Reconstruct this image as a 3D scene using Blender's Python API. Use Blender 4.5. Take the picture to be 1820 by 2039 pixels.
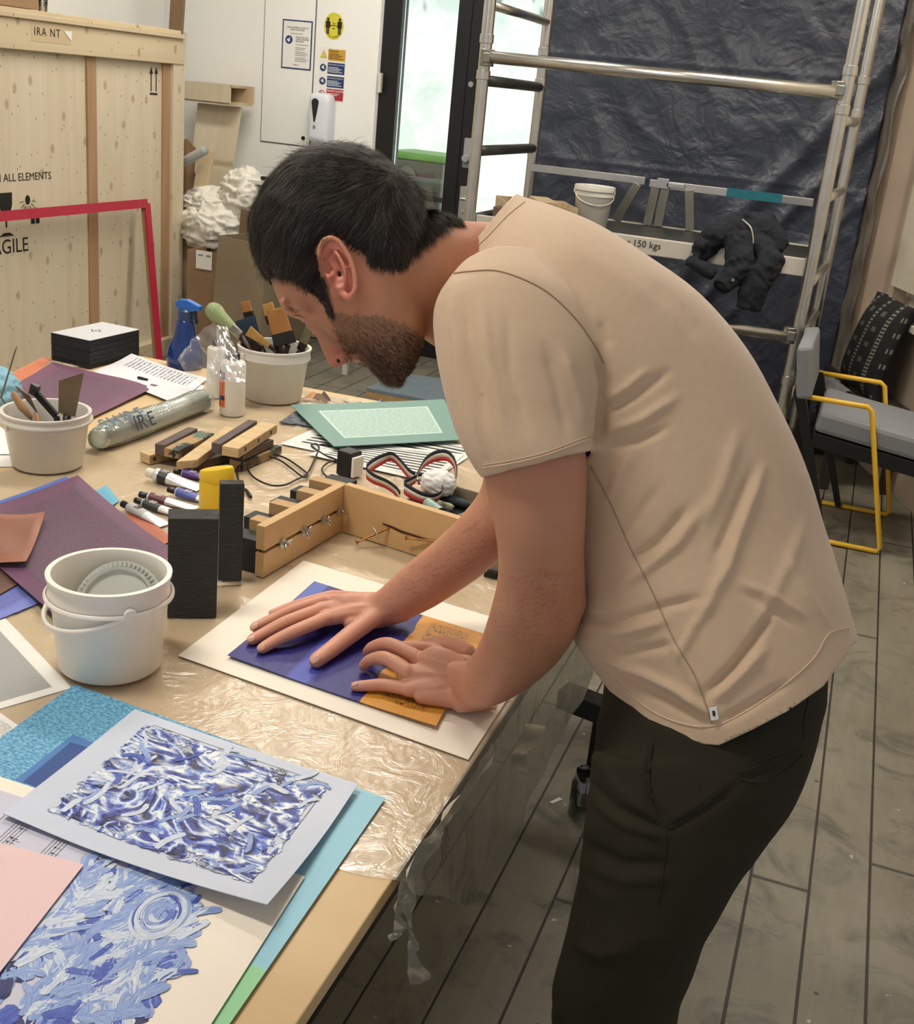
import bpy, bmesh, math, random
from mathutils import Vector, Matrix, noise
import numpy as np
for _o in list(bpy.data.objects): bpy.data.objects.remove(_o)
scn = bpy.context.scene
COL = scn.collection
# ---------------------------------------------------------------- camera
TH, YW, FP, CH = math.radians(20.2), math.radians(17.9), 2290.0, 1.62
_a = math.atan2(.1006, .9949); CR, SR = math.cos(_a), math.sin(_a)
FH = Vector((-math.sin(YW), math.cos(YW), 0)); RT = Vector((math.cos(YW), math.sin(YW), 0))
FW = FH*math.cos(TH) + Vector((0, 0, -math.sin(TH)))
DN = FH*-math.sin(TH) + Vector((0, 0, -math.cos(TH)))
CAM = Vector((0, 0, CH))
ix = RT*CR - DN*SR
iy = RT*SR + DN*CR
cd = bpy.data.cameras.new('camera'); cam = bpy.data.objects.new('camera', cd); COL.objects.link(cam)
cd.sensor_fit = 'HORIZONTAL'; cd.sensor_width = 36; cd.lens = FP/1820*36; cd.clip_start = .05; cd.clip_end = 200
m = Matrix.Identity(4)
for i in range(3):
    m[i][0] = ix[i]; m[i][1] = -iy[i]; m[i][2] = -FW[i]; m[i][3] = CAM[i]
cam.matrix_world = m
scn.camera = cam
# ---------------------------------------------------------------- view, world, lamps
scn.view_settings.view_transform = 'Standard'; scn.view_settings.look = 'None'
scn.view_settings.gamma = 1; scn.view_settings.use_curve_mapping = False
scn.view_settings.exposure = 0.0
w = bpy.data.worlds.new('world'); scn.world = w; w.use_nodes = True
bg = w.node_tree.nodes['Background']; bg.inputs[0].default_value = (.98, .98, 1.0, 1); bg.inputs[1].default_value = 0.5

def lamp(name, kind, loc, energy, color, rot=(0, 0, 0), size=1, sy=None, spread=None):
    l = bpy.data.lights.new(name, kind); l.energy = energy; l.color = color
    if kind == 'AREA':
        l.shape = 'RECTANGLE'; l.size = size; l.size_y = sy or size
        if spread: l.spread = spread
    if kind == 'SUN': l.angle = math.radians(size)
    o = bpy.data.objects.new(name, l); COL.objects.link(o); o.location = loc; o.rotation_euler = rot
    return o
# sun over the roof, on the yard behind the glass door
lamp('sun', 'SUN', (0, -5, 10), 7.0, (1, .98, .94), (math.radians(28), 0, math.radians(-12)), 6)
CEIL = 3.3
PANELS = [(-1.5, .9), (-1.5, 3.1), (.15, 4.6), (-2.6, 5.3)]
for (lx, ly) in PANELS:
    lamp('ceiling_lamp_light', 'AREA', (lx, ly, CEIL-.09), 37, (1, .93, .82), (0, 0, 0), 1.2, .3)
# daylight of the tall studio windows on the left, off frame
lamp('window_daylight', 'AREA', (-4.4, 1.6, 2.1), 60, (.95, .97, 1), (0, math.radians(-90), 0), 1.6, 2.6)

# ---------------------------------------------------------------- pixel to place helpers
def ray(px, py):
    dx, dy = px-910, py-1019.5
    u = (dx*CR+dy*SR)/FP; v = (-dx*SR+dy*CR)/FP
    return FW + RT*u + DN*v
def atz(px, py, h): r = ray(px, py); return CAM + r*((h-CH)/r.z)
def atx(px, py, x): r = ray(px, py); return CAM + r*(x/r.x)
def aty(px, py, y): r = ray(px, py); return CAM + r*(y/r.y)
def atd(px, py, d): return CAM + ray(px, py)*d
def proj(p):
    q = Vector(p)-CAM; z = q.dot(FW); u = q.dot(RT)/z*FP; v = q.dot(DN)/z*FP
    return (910 + u*CR - v*SR, 1019.5 + u*SR + v*CR, z)
def lin(c): 
    c = c/255.; return c/12.92 if c <= .04045 else ((c+.055)/1.055)**2.4
def rgb(r, g, b): return (lin(r), lin(g), lin(b), 1)

# ---------------------------------------------------------------- materials
class NT:
    def __init__(s, name):
        s.m = bpy.data.materials.new(name); s.m.use_nodes = True; s.t = s.m.node_tree; s.n = s.t.nodes
        s.b = s.n['Principled BSDF']; s.out = s.n['Material Output']
    def node(s, typ, **kw):
        n = s.n.new(typ)
        for k, v in kw.items():
            if k.startswith('i_'): n.inputs[int(k[2:])].default_value = v
            else: setattr(n, k, v)
        return n
    def L(s, a, b): s.t.links.new(a, b)
    def coords(s, kind='Object', scale=(1, 1, 1), rot=(0, 0, 0)):
        tc = s.node('ShaderNodeTexCoord'); mp = s.node('ShaderNodeMapping')
        mp.inputs['Scale'].default_value = scale; mp.inputs['Rotation'].default_value = rot
        s.L(tc.outputs[kind], mp.inputs['Vector']); return mp.outputs[0]
    def noise(s, vec, scale=5, detail=4, rough=.55, dist=0):
        n = s.node('ShaderNodeTexNoise'); n.inputs['Scale'].default_value = scale; n.inputs['Detail'].default_value = detail
        n.inputs['Roughness'].default_value = rough; n.inputs['Distortion'].default_value = dist
        if vec is not None: s.L(vec, n.inputs['Vector'])
        return n.outputs['Fac']
    def ramp(s, fac, stops, interp='LINEAR'):
        r = s.node('ShaderNodeValToRGB'); e = r.color_ramp.elements; r.color_ramp.interpolation = interp
        while len(e) < len(stops): e.new(.5)
        for k, (p, c) in enumerate(stops):
            e[k].position = p; e[k].color = c if len(c) == 4 else (*c, 1)
        s.L(fac, r.inputs[0]); return r.outputs[0]
    def mix(s, fac, a, b, mode='MIX'):
        x = s.node('ShaderNodeMix', data_type='RGBA', blend_type=mode)
        for k, v in ((0, fac), (6, a), (7, b)):
            if isinstance(v, (tuple, float, int)): x.inputs[k].default_value = v
            else: s.L(v, x.inputs[k])
        return x.outputs[2]
    def math(s, op, a, b=0.0, c=None):
        x = s.node('ShaderNodeMath', operation=op)
        for k, v in enumerate((a, b) if c is None else (a, b, c)):
            if isinstance(v, (float, int)): x.inputs[k].default_value = v
            else: s.L(v, x.inputs[k])
        return x.outputs[0]
    def sep(s, vec):
        x = s.node('ShaderNodeSeparateXYZ'); s.L(vec, x.inputs[0]); return x.outputs
    def bump(s, h, strength=.3, dist=.01):
        b = s.node('ShaderNodeBump'); b.inputs['Strength'].default_value = strength; b.inputs['Distance'].default_value = dist
        s.L(h, b.inputs['Height']); s.L(b.outputs[0], s.b.inputs['Normal'])
    def set(s, color=None, rough=None, metal=None, **kw):
        if color is not None:
            if isinstance(color, tuple): s.b.inputs['Base Color'].default_value = color
            else: s.L(color, s.b.inputs['Base Color'])
        if rough is not None:
            if isinstance(rough, (float, int)): s.b.inputs['Roughness'].default_value = rough
            else: s.L(rough, s.b.inputs['Roughness'])
        if metal is not None: s.b.inputs['Metallic'].default_value = metal
        for k, v in kw.items(): s.b.inputs[k.replace('_', ' ')].default_value = v
        return s.m
def dark(c, k): return (c[0]*k, c[1]*k, c[2]*k, 1)
def plain(name, c, rough=.6, metal=0, var=.12, scale=6, bump=.05, bs=60, **kw):
    t = NT(name); v = t.coords()
    f = t.noise(v, scale, 4)
    t.set(t.mix(f, dark(c, 1-var), dark(c, 1+var)), rough, metal, **kw)
    if bump: t.bump(t.noise(v, bs, 3), bump, .004)
    return t.m
def wood(name, c1, c2, axis='Z', scale=1.0, rough=.62, knots=True, ring=9, contrast=1.0, kp=None):
    t = NT(name); s = {'X': (.12, 1, 1), 'Y': (1, .12, 1), 'Z': (1, 1, .12)}[axis]
    s = tuple(q*scale for q in s)
    v = t.coords('Object', s)
    n1 = t.noise(v, 2.5, 3, .5, .8)
    w_ = t.math('FRACT', t.math('MULTIPLY', n1, ring))
    w2 = t.math('ABSOLUTE', t.math('SUBTRACT', t.math('MULTIPLY', w_, 2), 1))
    fine = t.noise(t.coords('Object', tuple(q*q*3 if q < 1 else q*40 for q in s)), 3, 4, .6)
    f = t.math('ADD', t.math('MULTIPLY', w2, .55*contrast), t.math('MULTIPLY', fine, .5))
    base = t.mix(f, c1, c2)
    if knots:
        k = t.node('ShaderNodeTexVoronoi'); k.inputs['Scale'].default_value = 4.5; k.inputs['Randomness'].default_value = .9
        if kp:      # knots and nail heads over one face of the board
            o3 = t.sep(t.coords('Object')); cb = t.node('ShaderNodeCombineXYZ'); t.L(t.math('MULTIPLY', o3[kp[0]], 1.25), cb.inputs[0]); t.L(t.math('MULTIPLY', o3[kp[1]], .8), cb.inputs[1]); k.voronoi_dimensions = '2D'; t.L(cb.outputs[0], k.inputs['Vector'])
            k2 = t.node('ShaderNodeTexVoronoi'); k2.voronoi_dimensions = '2D'; k2.inputs['Scale'].default_value = 9; t.L(cb.outputs[0], k2.inputs['Vector']); nm = t.ramp(k2.outputs['Distance'], [(0, (1, 1, 1, 1)), (.03, (1, 1, 1, 1)), (.05, (0, 0, 0, 1))]); base = t.mix(t.math('MULTIPLY', nm, .7), base, dark(c2, .25))
        else: t.L(t.coords('Object', tuple(.45+.55*q/scale for q in s)), k.inputs['Vector'])
        km = t.ramp(k.outputs['Distance'], [(0, (1, 1, 1, 1)), (.05, (1, 1, 1, 1)), (.1, (0, 0, 0, 1))])
        base = t.mix(t.math('MULTIPLY', km, .5), base, (c2[0]*.42, c2[1]*.30, c2[2]*.22, 1))
    t.set(base, rough); t.bump(fine, .08, .003)
    return t.m
def glassy(name, tint=(1, 1, 1, 1), rough=.05, mixf=.12, bump=0, bscale=20, base=None, refl=1.0):
    """thin clear film or pane: transparent with a glossy coat"""
    t = NT(name); tr = t.node('ShaderNodeBsdfTransparent'); tr.inputs[0].default_value = tint
    gl = t.node('ShaderNodeBsdfGlossy'); gl.inputs['Roughness'].default_value = rough; gl.inputs[0].default_value = (1, 1, 1, 1)
    ms = t.node('ShaderNodeMixShader'); fr = t.node('ShaderNodeFresnel'); fr.inputs[0].default_value = 1.45
    fac = t.math('MULTIPLY', t.math('ADD', fr.outputs[0], mixf*.3), refl)
    t.L(fac, ms.inputs[0]); t.L(tr.outputs[0], ms.inputs[1]); t.L(gl.outputs[0], ms.inputs[2])
    last = ms
    if base is not None:
        df = t.node('ShaderNodeBsdfDiffuse'); df.inputs[0].default_value = base
        m2 = t.node('ShaderNodeMixShader'); m2.inputs[0].default_value = mixf
        t.L(ms.outputs[0], m2.inputs[1]); t.L(df.outputs[0], m2.inputs[2]); last = m2
    if bump:
        b = t.node('ShaderNodeBump'); b.inputs['Strength'].default_value = bump; b.inputs['Distance'].default_value = .01
        t.L(t.noise(t.coords(), bscale, 4, .6, 1.5), b.inputs['Height'])
        t.L(b.outputs[0], gl.inputs['Normal']); t.L(b.outputs[0], fr.inputs['Normal'])
    t.n.remove(t.b); t.L(last.outputs[0], t.out.inputs[0])
    return t.m

# ---------------------------------------------------------------- mesh helpers
ORG = {}
class MB:
    def __init__(s): s.v = []; s.f = []; s.mi = []; s.uv = {}; s.cur = 0
    def add(s, vs, fs, uvs=None):
        o = len(s.v); s.v += [Vector(p) for p in vs]
        for k, f in enumerate(fs):
            if uvs: s.uv[len(s.f)] = [uvs[i] for i in f]
            s.f.append([i+o for i in f]); s.mi.append(s.cur)
        return s
    def box(s, c, size, bas=None, rz=0, taper=1):
        c = Vector(c); x, y, z = [q/2 for q in size]
        if bas is None: R = Matrix.Rotation(rz, 3, 'Z'); bas = (R.col[0], R.col[1], R.col[2])
        vs = []
        for k in (-1, 1):
            t = taper if k > 0 else 1
            for (i, j) in ((-1, -1), (1, -1), (1, 1), (-1, 1)): vs.append(c+bas[0]*x*i*t+bas[1]*y*j*t+bas[2]*z*k)
        return s.add(vs, [(3, 2, 1, 0), (4, 5, 6, 7), (0, 1, 5, 4), (1, 2, 6, 5), (2, 3, 7, 6), (3, 0, 4, 7)])
    def bar(s, a, b, w, h, up=(0, 0, 1)):
        a, b = Vector(a), Vector(b); d = (b-a); L = d.length; d.normalize(); up = Vector(up)
        sx = d.cross(up)
        if sx.length < 1e-4: sx = d.cross(Vector((1, 0, 0)))
        sx.normalize(); uz = sx.cross(d).normalized()
        return s.box((a+b)/2, (w, L, h), (sx, d, uz))
    def tube(s, pts, r, n=10, cap=True, flat=None):
        pts = [Vector(p) for p in pts]; rs = r if isinstance(r, (list, tuple)) else [r]*len(pts)
        rings = []; prev = None
        for i, p in enumerate(pts):
            d = (pts[min(i+1, len(pts)-1)]-pts[max(i-1, 0)]).normalized()
            if prev is None:
                a = Vector((0, 0, 1)) if abs(d.z) < .9 else Vector((1, 0, 0)); u = d.cross(a).normalized()
            else:
                u = (prev - d*prev.dot(d)).normalized()
            prev = u; v = d.cross(u)
            rings.append([p+u*math.cos(2*math.pi*k/n)*rs[i]+v*math.sin(2*math.pi*k/n)*rs[i]*(flat or 1) for k in range(n)])
        return s.rings(rings, cap)
    def rings(s, rings, cap=True, closed=False):
        n = len(rings[0]); vs = [p for r in rings for p in r]; fs = []
        m_ = len(rings)
        for i in range(m_ if closed else m_-1):
            j = (i+1) % m_
            for k in range(n): fs.append((i*n+k, i*n+(k+1) % n, j*n+(k+1) % n, j*n+k))
        if cap and not closed: fs.append(tuple(reversed(range(n)))); fs.append(tuple(range((m_-1)*n, m_*n)))
        return s.add(vs, fs)
    def lathe(s, prof, c, n=40, axis=(0, 0, 1), cap=False, sx=1, sy=1):
        ax = Vector(axis).normalized(); u = ax.cross(Vector((0, 1, 0)) if abs(ax.y) < .9 else Vector((1, 0, 0))).normalized(); v = ax.cross(u); c = Vector(c)
        return s.rings([[c+ax*z+u*math.cos(2*math.pi*k/n)*r*sx+v*math.sin(2*math.pi*k/n)*r*sy for k in range(n)] for r, z in prof], cap)
    def slab(s, pts, th, up=Vector((0, 0, 1))):
        n = len(pts); vs = [Vector(p) for p in pts]+[Vector(p)+Vector(up)*th for p in pts]
        fs = [tuple(reversed(range(n))), tuple(range(n, 2*n))]+[(i, (i+1) % n, n+(i+1) % n, n+i) for i in range(n)]
        return s.add(vs, fs)
    def grid(s, fn, nu, nv, th=0):
        """fn(u,v)->Vector; th>0 makes a closed thin slab below it"""
        vs = []; uv = []
        for j in range(nv+1):
            for i in range(nu+1):
                vs.append(Vector(fn(i/nu, j/nv))); uv.append((i/nu, j/nv))
        N = nu+1; fs = [(j*N+i, j*N+i+1, (j+1)*N+i+1, (j+1)*N+i) for j in range(nv) for i in range(nu)]
        if th:
            tot = len(vs)
            P = lambda i, j: vs[max(0, min(nv, j))*N+max(0, min(nu, i))]
            low = []
            for j in range(nv+1):
                for i in range(nu+1):
                    nn = (P(i+1, j)-P(i-1, j)).cross(P(i, j+1)-P(i, j-1))
                    nn = nn.normalized() if nn.length > 1e-12 else Vector((0, 0, 1))
                    low.append(vs[j*N+i]-nn*th)
            vs += low; uv += uv
            fs += [tuple(reversed([q+tot for q in f])) for f in fs[:nu*nv]]
            for i in range(nu):
                fs.append((i+1, i, tot+i, tot+i+1)); a = nv*N+i; fs.append((a, a+1, tot+a+1, tot+a))
            for j in range(nv):
                a = j*N; fs.append((a, a+N, tot+a+N, tot+a)); a = j*N+nu; fs.append((a+N, a, tot+a, tot+a+N))
        return s.add(vs, fs, uv)
    def build(s, name, mats, parent=None, smooth=False, angle=None, bevel=0, origin=None):
        xs = [p for p in s.v]
        lo = Vector([min(p[i] for p in xs) for i in range(3)]); hi = Vector([max(p[i] for p in xs) for i in range(3)])
        org = Vector(origin) if origin is not None else Vector(((lo.x+hi.x)/2, (lo.y+hi.y)/2, lo.z))
        me = bpy.data.meshes.new(name); me.from_pydata([p-org for p in s.v], [], s.f)
        if not isinstance(mats, (list, tuple)): mats = [mats]
        for q in mats: me.materials.append(q)
        for p, q in zip(me.polygons, s.mi): p.material_index = min(q, len(mats)-1)
        if s.uv:
            ul = me.uv_layers.new(name='UVMap')
            for k, p in enumerate(me.polygons):
                if k in s.uv:
                    for li, q in zip(p.loop_indices, s.uv[k]): ul.data[li].uv = q
        me.validate(); 
        bm = bmesh.new(); bm.from_mesh(me); bmesh.ops.recalc_face_normals(bm, faces=bm.faces); bm.to_mesh(me); bm.free()
        if smooth:
            for p in me.polygons: p.use_smooth = True
            if angle:
                me.update(); bm = bmesh.new(); bm.from_mesh(me)
                for e in bm.edges:
                    if len(e.link_faces) == 2 and e.calc_face_angle(0) > math.radians(angle): e.smooth = False
                bm.to_mesh(me); bm.free()
        o = bpy.data.objects.new(name, me); COL.objects.link(o)
        po = ORG.get(parent.as_pointer(), Vector((0, 0, 0))) if parent else Vector((0, 0, 0))
        o.location = org-po; ORG[o.as_pointer()] = org
        if parent: o.parent = parent
        if bevel:
            b = o.modifiers.new('bevel', 'BEVEL'); b.width = bevel; b.segments = 2; b.limit_method = 'ANGLE'; b.angle_limit = math.radians(40)
            b.harden_normals = False
        return o
def tag(o, label, cat, group=None, kind=None):
    o['label'] = label; o['category'] = cat
    if group: o['group'] = group
    if kind: o['kind'] = kind
    return o
def thing(name, label, cat, loc, group=None):
    o = bpy.data.objects.new(name, None); COL.objects.link(o); o.location = Vector(loc); o.empty_display_size = .05
    ORG[o.as_pointer()] = Vector(loc); return tag(o, label, cat, group)
def struct(o, label=None):
    o['kind'] = 'structure'
    if label: o['label'] = label
    return o
def text(name, s, origin, xdir, updir, size, mat_, parent=None, align='CENTER', ext=.0004, shear=0, space=1.0):
    c = bpy.data.curves.new('t', 'FONT'); c.body = s; c.size = size; c.extrude = ext; c.align_x = align; c.align_y = 'CENTER'; c.shear = shear; c.space_character = space
    c.resolution_u = 3
    to = bpy.data.objects.new('t', c); me = bpy.data.meshes.new_from_object(to)
    X_ = Vector(xdir).normalized(); U_ = Vector(updir); U_ = (U_-X_*U_.dot(X_)).normalized(); N_ = X_.cross(U_)
    b = MB(); O_ = Vector(origin)
    b.add([O_+X_*v.co.x+U_*v.co.y+N_*v.co.z for v in me.vertices], [tuple(p.vertices) for p in me.polygons])
    bpy.data.objects.remove(to); bpy.data.meshes.remove(me)
    return b.build(name, mat_, parent)
def rnd(a, b): return random.uniform(a, b)
def bez(pts, n=10):
    """smooth Catmull-Rom through pts"""
    P = [Vector(p) for p in pts]; out = []
    for i in range(len(P)-1):
        p0 = P[max(i-1, 0)]; p1 = P[i]; p2 = P[i+1]; p3 = P[min(i+2, len(P)-1)]
        for k in range(n):
            t = k/n; out.append(.5*((2*p1)+(p2-p0)*t+(2*p0-5*p1+4*p2-p3)*t*t+(3*p1-p0-3*p2+p3)*t**3))
    out.append(P[-1]); return out
# ================================================================ SETTING
T = .77           # table top height
YB = 6.7          # back wall plane
M = {}
# floor of long worn boards running away from the camera
def floor_mat():
    t = NT('worn_floorboards'); v = t.coords('Object'); s = t.sep(v)
    bx = t.math('DIVIDE', t.math('SUBTRACT', s[0], .0375-.13*40), .13)
    fx = t.math('FRACT', bx); idx = t.math('FLOOR', bx)
    edge = t.math('MINIMUM', fx, t.math('SUBTRACT', 1, fx))
    gap = t.ramp(edge, [(0, (1, 1, 1, 1)), (.014, (1, 1, 1, 1)), (.03, (0, 0, 0, 1))])
    wn = t.node('ShaderNodeTexWhiteNoise', noise_dimensions='1D'); t.L(idx, wn.inputs['W'])
    # butt joints
    yy = t.math('ADD', t.math('MULTIPLY', s[1], .42), t.math('MULTIPLY', wn.outputs['Value'], 7))
    fy = t.math('FRACT', yy); ey = t.math('MINIMUM', fy, t.math('SUBTRACT', 1, fy))
    joint = t.ramp(ey, [(0, (1, 1, 1, 1)), (.0012, (1, 1, 1, 1)), (.0022, (0, 0, 0, 1))])
    cmb = t.node('ShaderNodeCombineXYZ'); t.L(t.math('MULTIPLY', s[0], 1), cmb.inputs[0]); t.L(t.math('MULTIPLY', s[1], .14), cmb.inputs[1]); t.L(t.math('MULTIPLY', wn.outputs['Value'], 9), cmb.inputs[2])
    grain = t.noise(cmb.outputs[0], 38, 5, .65, .6)
    big = t.noise(v, 1.3, 5, .6, .4); stain = t.noise(v, 4.5, 6, .7, 1.2); speck = t.noise(v, 34, 2, .5)
    c = t.mix(grain, rgb(84, 78, 65), rgb(132, 124, 107))
    c = t.mix(t.math('MULTIPLY', wn.outputs['Value'], .22), c, rgb(112, 96, 76))
    c = t.mix(t.ramp(big, [(.35, (0, 0, 0, 1)), (.7, (.45, .45, .45, 1))]), c, rgb(156, 153, 138))
    c = t.mix(t.ramp(stain, [(.5, (0, 0, 0, 1)), (.66, (.75, .75, .75, 1))]), c, rgb(68, 68, 60))
    c = t.mix(t.ramp(speck, [(.74, (0, 0, 0, 1)), (.78, (1, 1, 1, 1))]), c, rgb(186, 184, 172))
    hol = t.node('ShaderNodeTexVoronoi'); hol.inputs['Scale'].default_value = 5.5; t.L(v, hol.inputs['Vector'])
    c = t.mix(t.ramp(hol.outputs['Distance'], [(0, (.9, .9, .9, 1)), (.025, (.9, .9, .9, 1)), (.04, (0, 0, 0, 1))]), c, rgb(40, 36, 30))
    g2 = t.mix(1.0, gap, joint, 'LIGHTEN')
    c = t.mix(g2, c, rgb(24, 20, 15))
    t.set(c, t.math('ADD', t.math('MULTIPLY', grain, .25), .42))
    t.bump(t.math('SUBTRACT', t.math('MULTIPLY', grain, .3), g2), .5, .004)
    return t.m
b = MB(); b.grid(lambda u, v: (-7+11*u, -2.5+9.3*v, 0), 2, 2); struct(b.build('floor', floor_mat(), origin=(0, 0, 0)))
M['wallw'] = plain('white_painted_wall', rgb(241, 242, 239), .7, var=.03, scale=1.5, bump=.12, bs=25)
M['wallb'] = plain('beige_painted_wall', rgb(196, 176, 156), .7, var=.05, scale=2, bump=.15, bs=20)
M['black'] = plain('black_powder_coat', rgb(16, 17, 19), .4, var=.1)
M['ceil'] = plain('ceiling_white', rgb(220, 218, 210), .8)
# back wall in pieces round the door opening
DX0, DX1 = -2.93, -1.55
b = MB()
b.box(((-4.2+DX0)/2-.2, YB+.15, 1.65), (DX0+4.2+.4, .3, 3.3)); b.box(((DX1+1.2)/2, YB+.15, 1.65), (1.2-DX1, .3, 3.3)); b.box(((DX0+DX1)/2, YB+.15, 2.95), (DX1-DX0, .3, .7))
struct(b.build('wall_back', M['wallw'], bevel=.03))
b = MB(); b.box((-4.45, 2.3, 1.65), (.1, 9.1, 3.3)); struct(b.build('wall_left', M['wallw']))
# right wall runs on a slant from the corner behind the scaffold; window with blind in it
WR0 = Vector((-.05, YB-.001, 0)); WD = Vector((.347, -.938, 0)).normalized(); WN = Vector((-.938, -.347, 0)).normalized()
def wr(d, h, off=0): return WR0+WD*d+WN*off+Vector((0, 0, h))
Z3 = Vector((0, 0, 1))
b = MB()
W0, W1, WS, WT = .6, 3.2, .8, 2.6
b.box(wr(W0/2, 1.65, -.12), (.24, W0, 3.3), (WN, WD, Z3)); b.box(wr((W0+W1)/2, WS/2, -.12), (.24, W1-W0, WS), (WN, WD, Z3))
b.box(wr((W0+W1)/2, (3.3+WT)/2, -.12), (.24, W1-W0, 3.3-WT), (WN, WD, Z3)); b.box(wr(W1+.5, 1.65, -.12), (.24, 1.0, 3.3), (WN, WD, Z3))
struct(b.build('wall_right', M['wallb']))
b = MB(); b.box((-1.5, 2.3, CEIL+.05), (9, 9.4, .1)); struct(b.build('ceiling', M['ceil']))
# outdoor yard seen through the door
t = NT('lime_render'); v = t.coords(); t.set(t.mix(t.ramp(t.noise(v, 2.2, 6, .7, .5), [(.45, (0, 0, 0, 1)), (.62, (1, 1, 1, 1))]), rgb(236, 240, 238), rgb(205, 214, 214)), .9); M['render'] = t.m
b = MB(); b.box((-3.4, 10.4, 1.1), (8, .3, 2.95)); struct(b.build('wall_yard', M['render']))
t = NT('yard_paving'); v = t.coords(); t.set(t.mix(t.noise(v, 9, 5), rgb(170, 166, 140), rgb(205, 200, 178)), .9); M['pave'] = t.m
b = MB(); b.box((-3.4, 8.6, -.06), (8, 3.6, .1)); struct(b.build('ground_yard', M['pave']))
M['trimw'] = plain('white_gloss_trim', rgb(214, 208, 198), .35)
# frame of the glass door: jamb, mullion pair, glass panes
def vbar(bm, x0, x1, y, dep, z0=0, z1=2.6): bm.box(((x0+x1)/2, y, (z0+z1)/2), (x1-x0, dep, z1-z0))
yd = YB+.08
dr = thing('door_1', '', '', (-2.6, yd, 0)); del dr['label']; del dr['category']; dr['kind'] = 'structure'
b = MB(); vbar(b, DX0, -2.815, yd, .10); vbar(b, -2.47, -2.385, yd, .09); b.box((-2.65, yd, 2.56), (.5, .09, .1)); b.box((-2.64, yd, .06), (.35, .09, .12)); b.build('door_frame', M['black'], dr, bevel=.004)
dr2 = thing('door_2', '', '', (-2.0, yd, 0)); del dr2['label']; del dr2['category']; dr2['kind'] = 'structure'
b = MB(); vbar(b, -2.38, -2.29, yd-.005, .10); vbar(b, -1.64, DX1, yd, .1); b.box((-1.96, yd, 2.56), (.7, .09, .1)); b.box((-1.96, yd, .06), (.68, .09, .12)); b.build('door_frame', M['black'], dr2, bevel=.004)
M['pane'] = glassy('door_glass', (.93, .98, .97, 1), .01, .1)
b = MB(); b.box((-2.642, yd, 1.3), (.345, .012, 2.44)); b.build('glass', M['pane'], dr)
b = MB(); b.box((-1.965, yd, 1.3), (.65, .012, 2.44)); b.build('glass', M['pane'], dr2)
M['chrome'] = plain('brushed_chrome', rgb(200, 200, 196), .25, 1, var=.05, bump=0)
def lock():
    p = aty(922, 405, yd-.05); b = MB()
    b.box(p+Vector((0, -.005, 0)), (.045, .014, .2)); b.tube([p+Vector((0, -.01, .03)), p+Vector((0, -.055, .03)), p+Vector((.1, -.055, .03))], .009, 10)
    b.tube([p+Vector((0, -.008, -.05)), p+Vector((0, -.02, -.05))], .012, 12)
    h = b.build('handle', M['chrome'], dr2, True, 40, .004)
    p = aty(932, 305, yd-.05); b = MB(); b.box(p, (.055, .02, .17)); b.tube([p+Vector((0, -.008, -.03)), p+Vector((0, -.05, -.03))], [.03, .022], 14); b.build('bolt_plate', plain('grey_plastic', rgb(150, 155, 160), .4), dr2, True, 40, .004)
    p = aty(939, 168, yd-.05); b = MB(); b.tube([p, p+Vector((0, -.015, 0))], .016, 14); b.build('lock_cylinder', M['chrome'], dr2, True, 40)
    p = aty(757, 165, YB-.01); b = MB(); b.box(p, (.02, .03, .11)); b.build('door_hinge', M['trimw'], dr, bevel=.003)
lock()
# window with a pale roller blind on the right wall
wn = thing('window_1', '', '', wr((W0+W1)/2, WS)); del wn['label']; del wn['category']; wn['kind'] = 'structure'
b = MB(); 
for d in (W0+.03, W1-.03): b.box(wr(d, (WS+WT)/2, -.1), (.06, .06, WT-WS), (WN, WD, Z3))
for h in (WS+.03, WT-.03): b.box(wr((W0+W1)/2, h, -.1), (.06, W1-W0, .06), (WN, WD, Z3))
b.build('window_frame', M['trimw'], wn)
b = MB(); b.box(wr((W0+W1)/2, (WS+WT)/2, -.12), (.01, W1-W0-.1, WT-WS-.1), (WN, WD, Z3)); b.build('glass', M['pane'], wn)
b = MB(); b.box(wr((W0+W1)/2-.02, WS-.02, .03), (.1, W1-W0+.12, .035), (WN, WD, Z3)); b.build('window_sill', M['trimw'], wn, bevel=.005)
t = NT('blind_fabric'); v = t.coords(); t.set(t.mix(t.noise(v, 30, 3), rgb(200, 190, 170), rgb(222, 212, 192)), .8, Emission_Strength=0)
M['blind'] = t.m
bl = thing('roller_blind', 'pale cream roller blind with white bottom bar over the right-hand window', 'blind', wr((W0+W1)/2, WS+.1, .02))
b = MB(); b.box(wr((W0+W1)/2, (WS+WT)/2+.06, .02), (.003, W1-W0-.02, WT-WS-.1), (WN, WD, Z3)); b.build('blind_cloth', M['blind'], bl)
b = MB(); b.tube([wr(W0, WS+.025, .035), wr(W1, WS+.025, .035)], .018, 10); b.build('bottom_bar', plain('white_plastic', rgb(232, 230, 224), .35), bl, True)
# ceiling lamps
M['lampon'] = NT('lit_diffuser'); M['lampon'] = M['lampon'].set((.9, .88, .8, 1), .5, 0, Emission_Color=(1, .93, .82, 1), Emission_Strength=4)
for (lx, ly), wh in zip(PANELS, ('over the near half of the work table', 'over the far half of the work table', 'above the grey armchair', 'above the packing crate')):
    c = thing('ceiling_light', 'long rectangular white ceiling light fitting '+wh, 'ceiling light', (lx, ly, CEIL-.06), 'ceiling lights')
    b = MB(); b.box((lx, ly, CEIL-.03), (1.26, .36, .06)); b.build('housing', M['trimw'], c)
    b = MB(); b.box((lx, ly, CEIL-.068), (1.2, .3, .015)); b.build('diffuser', M['lampon'], c)
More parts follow.
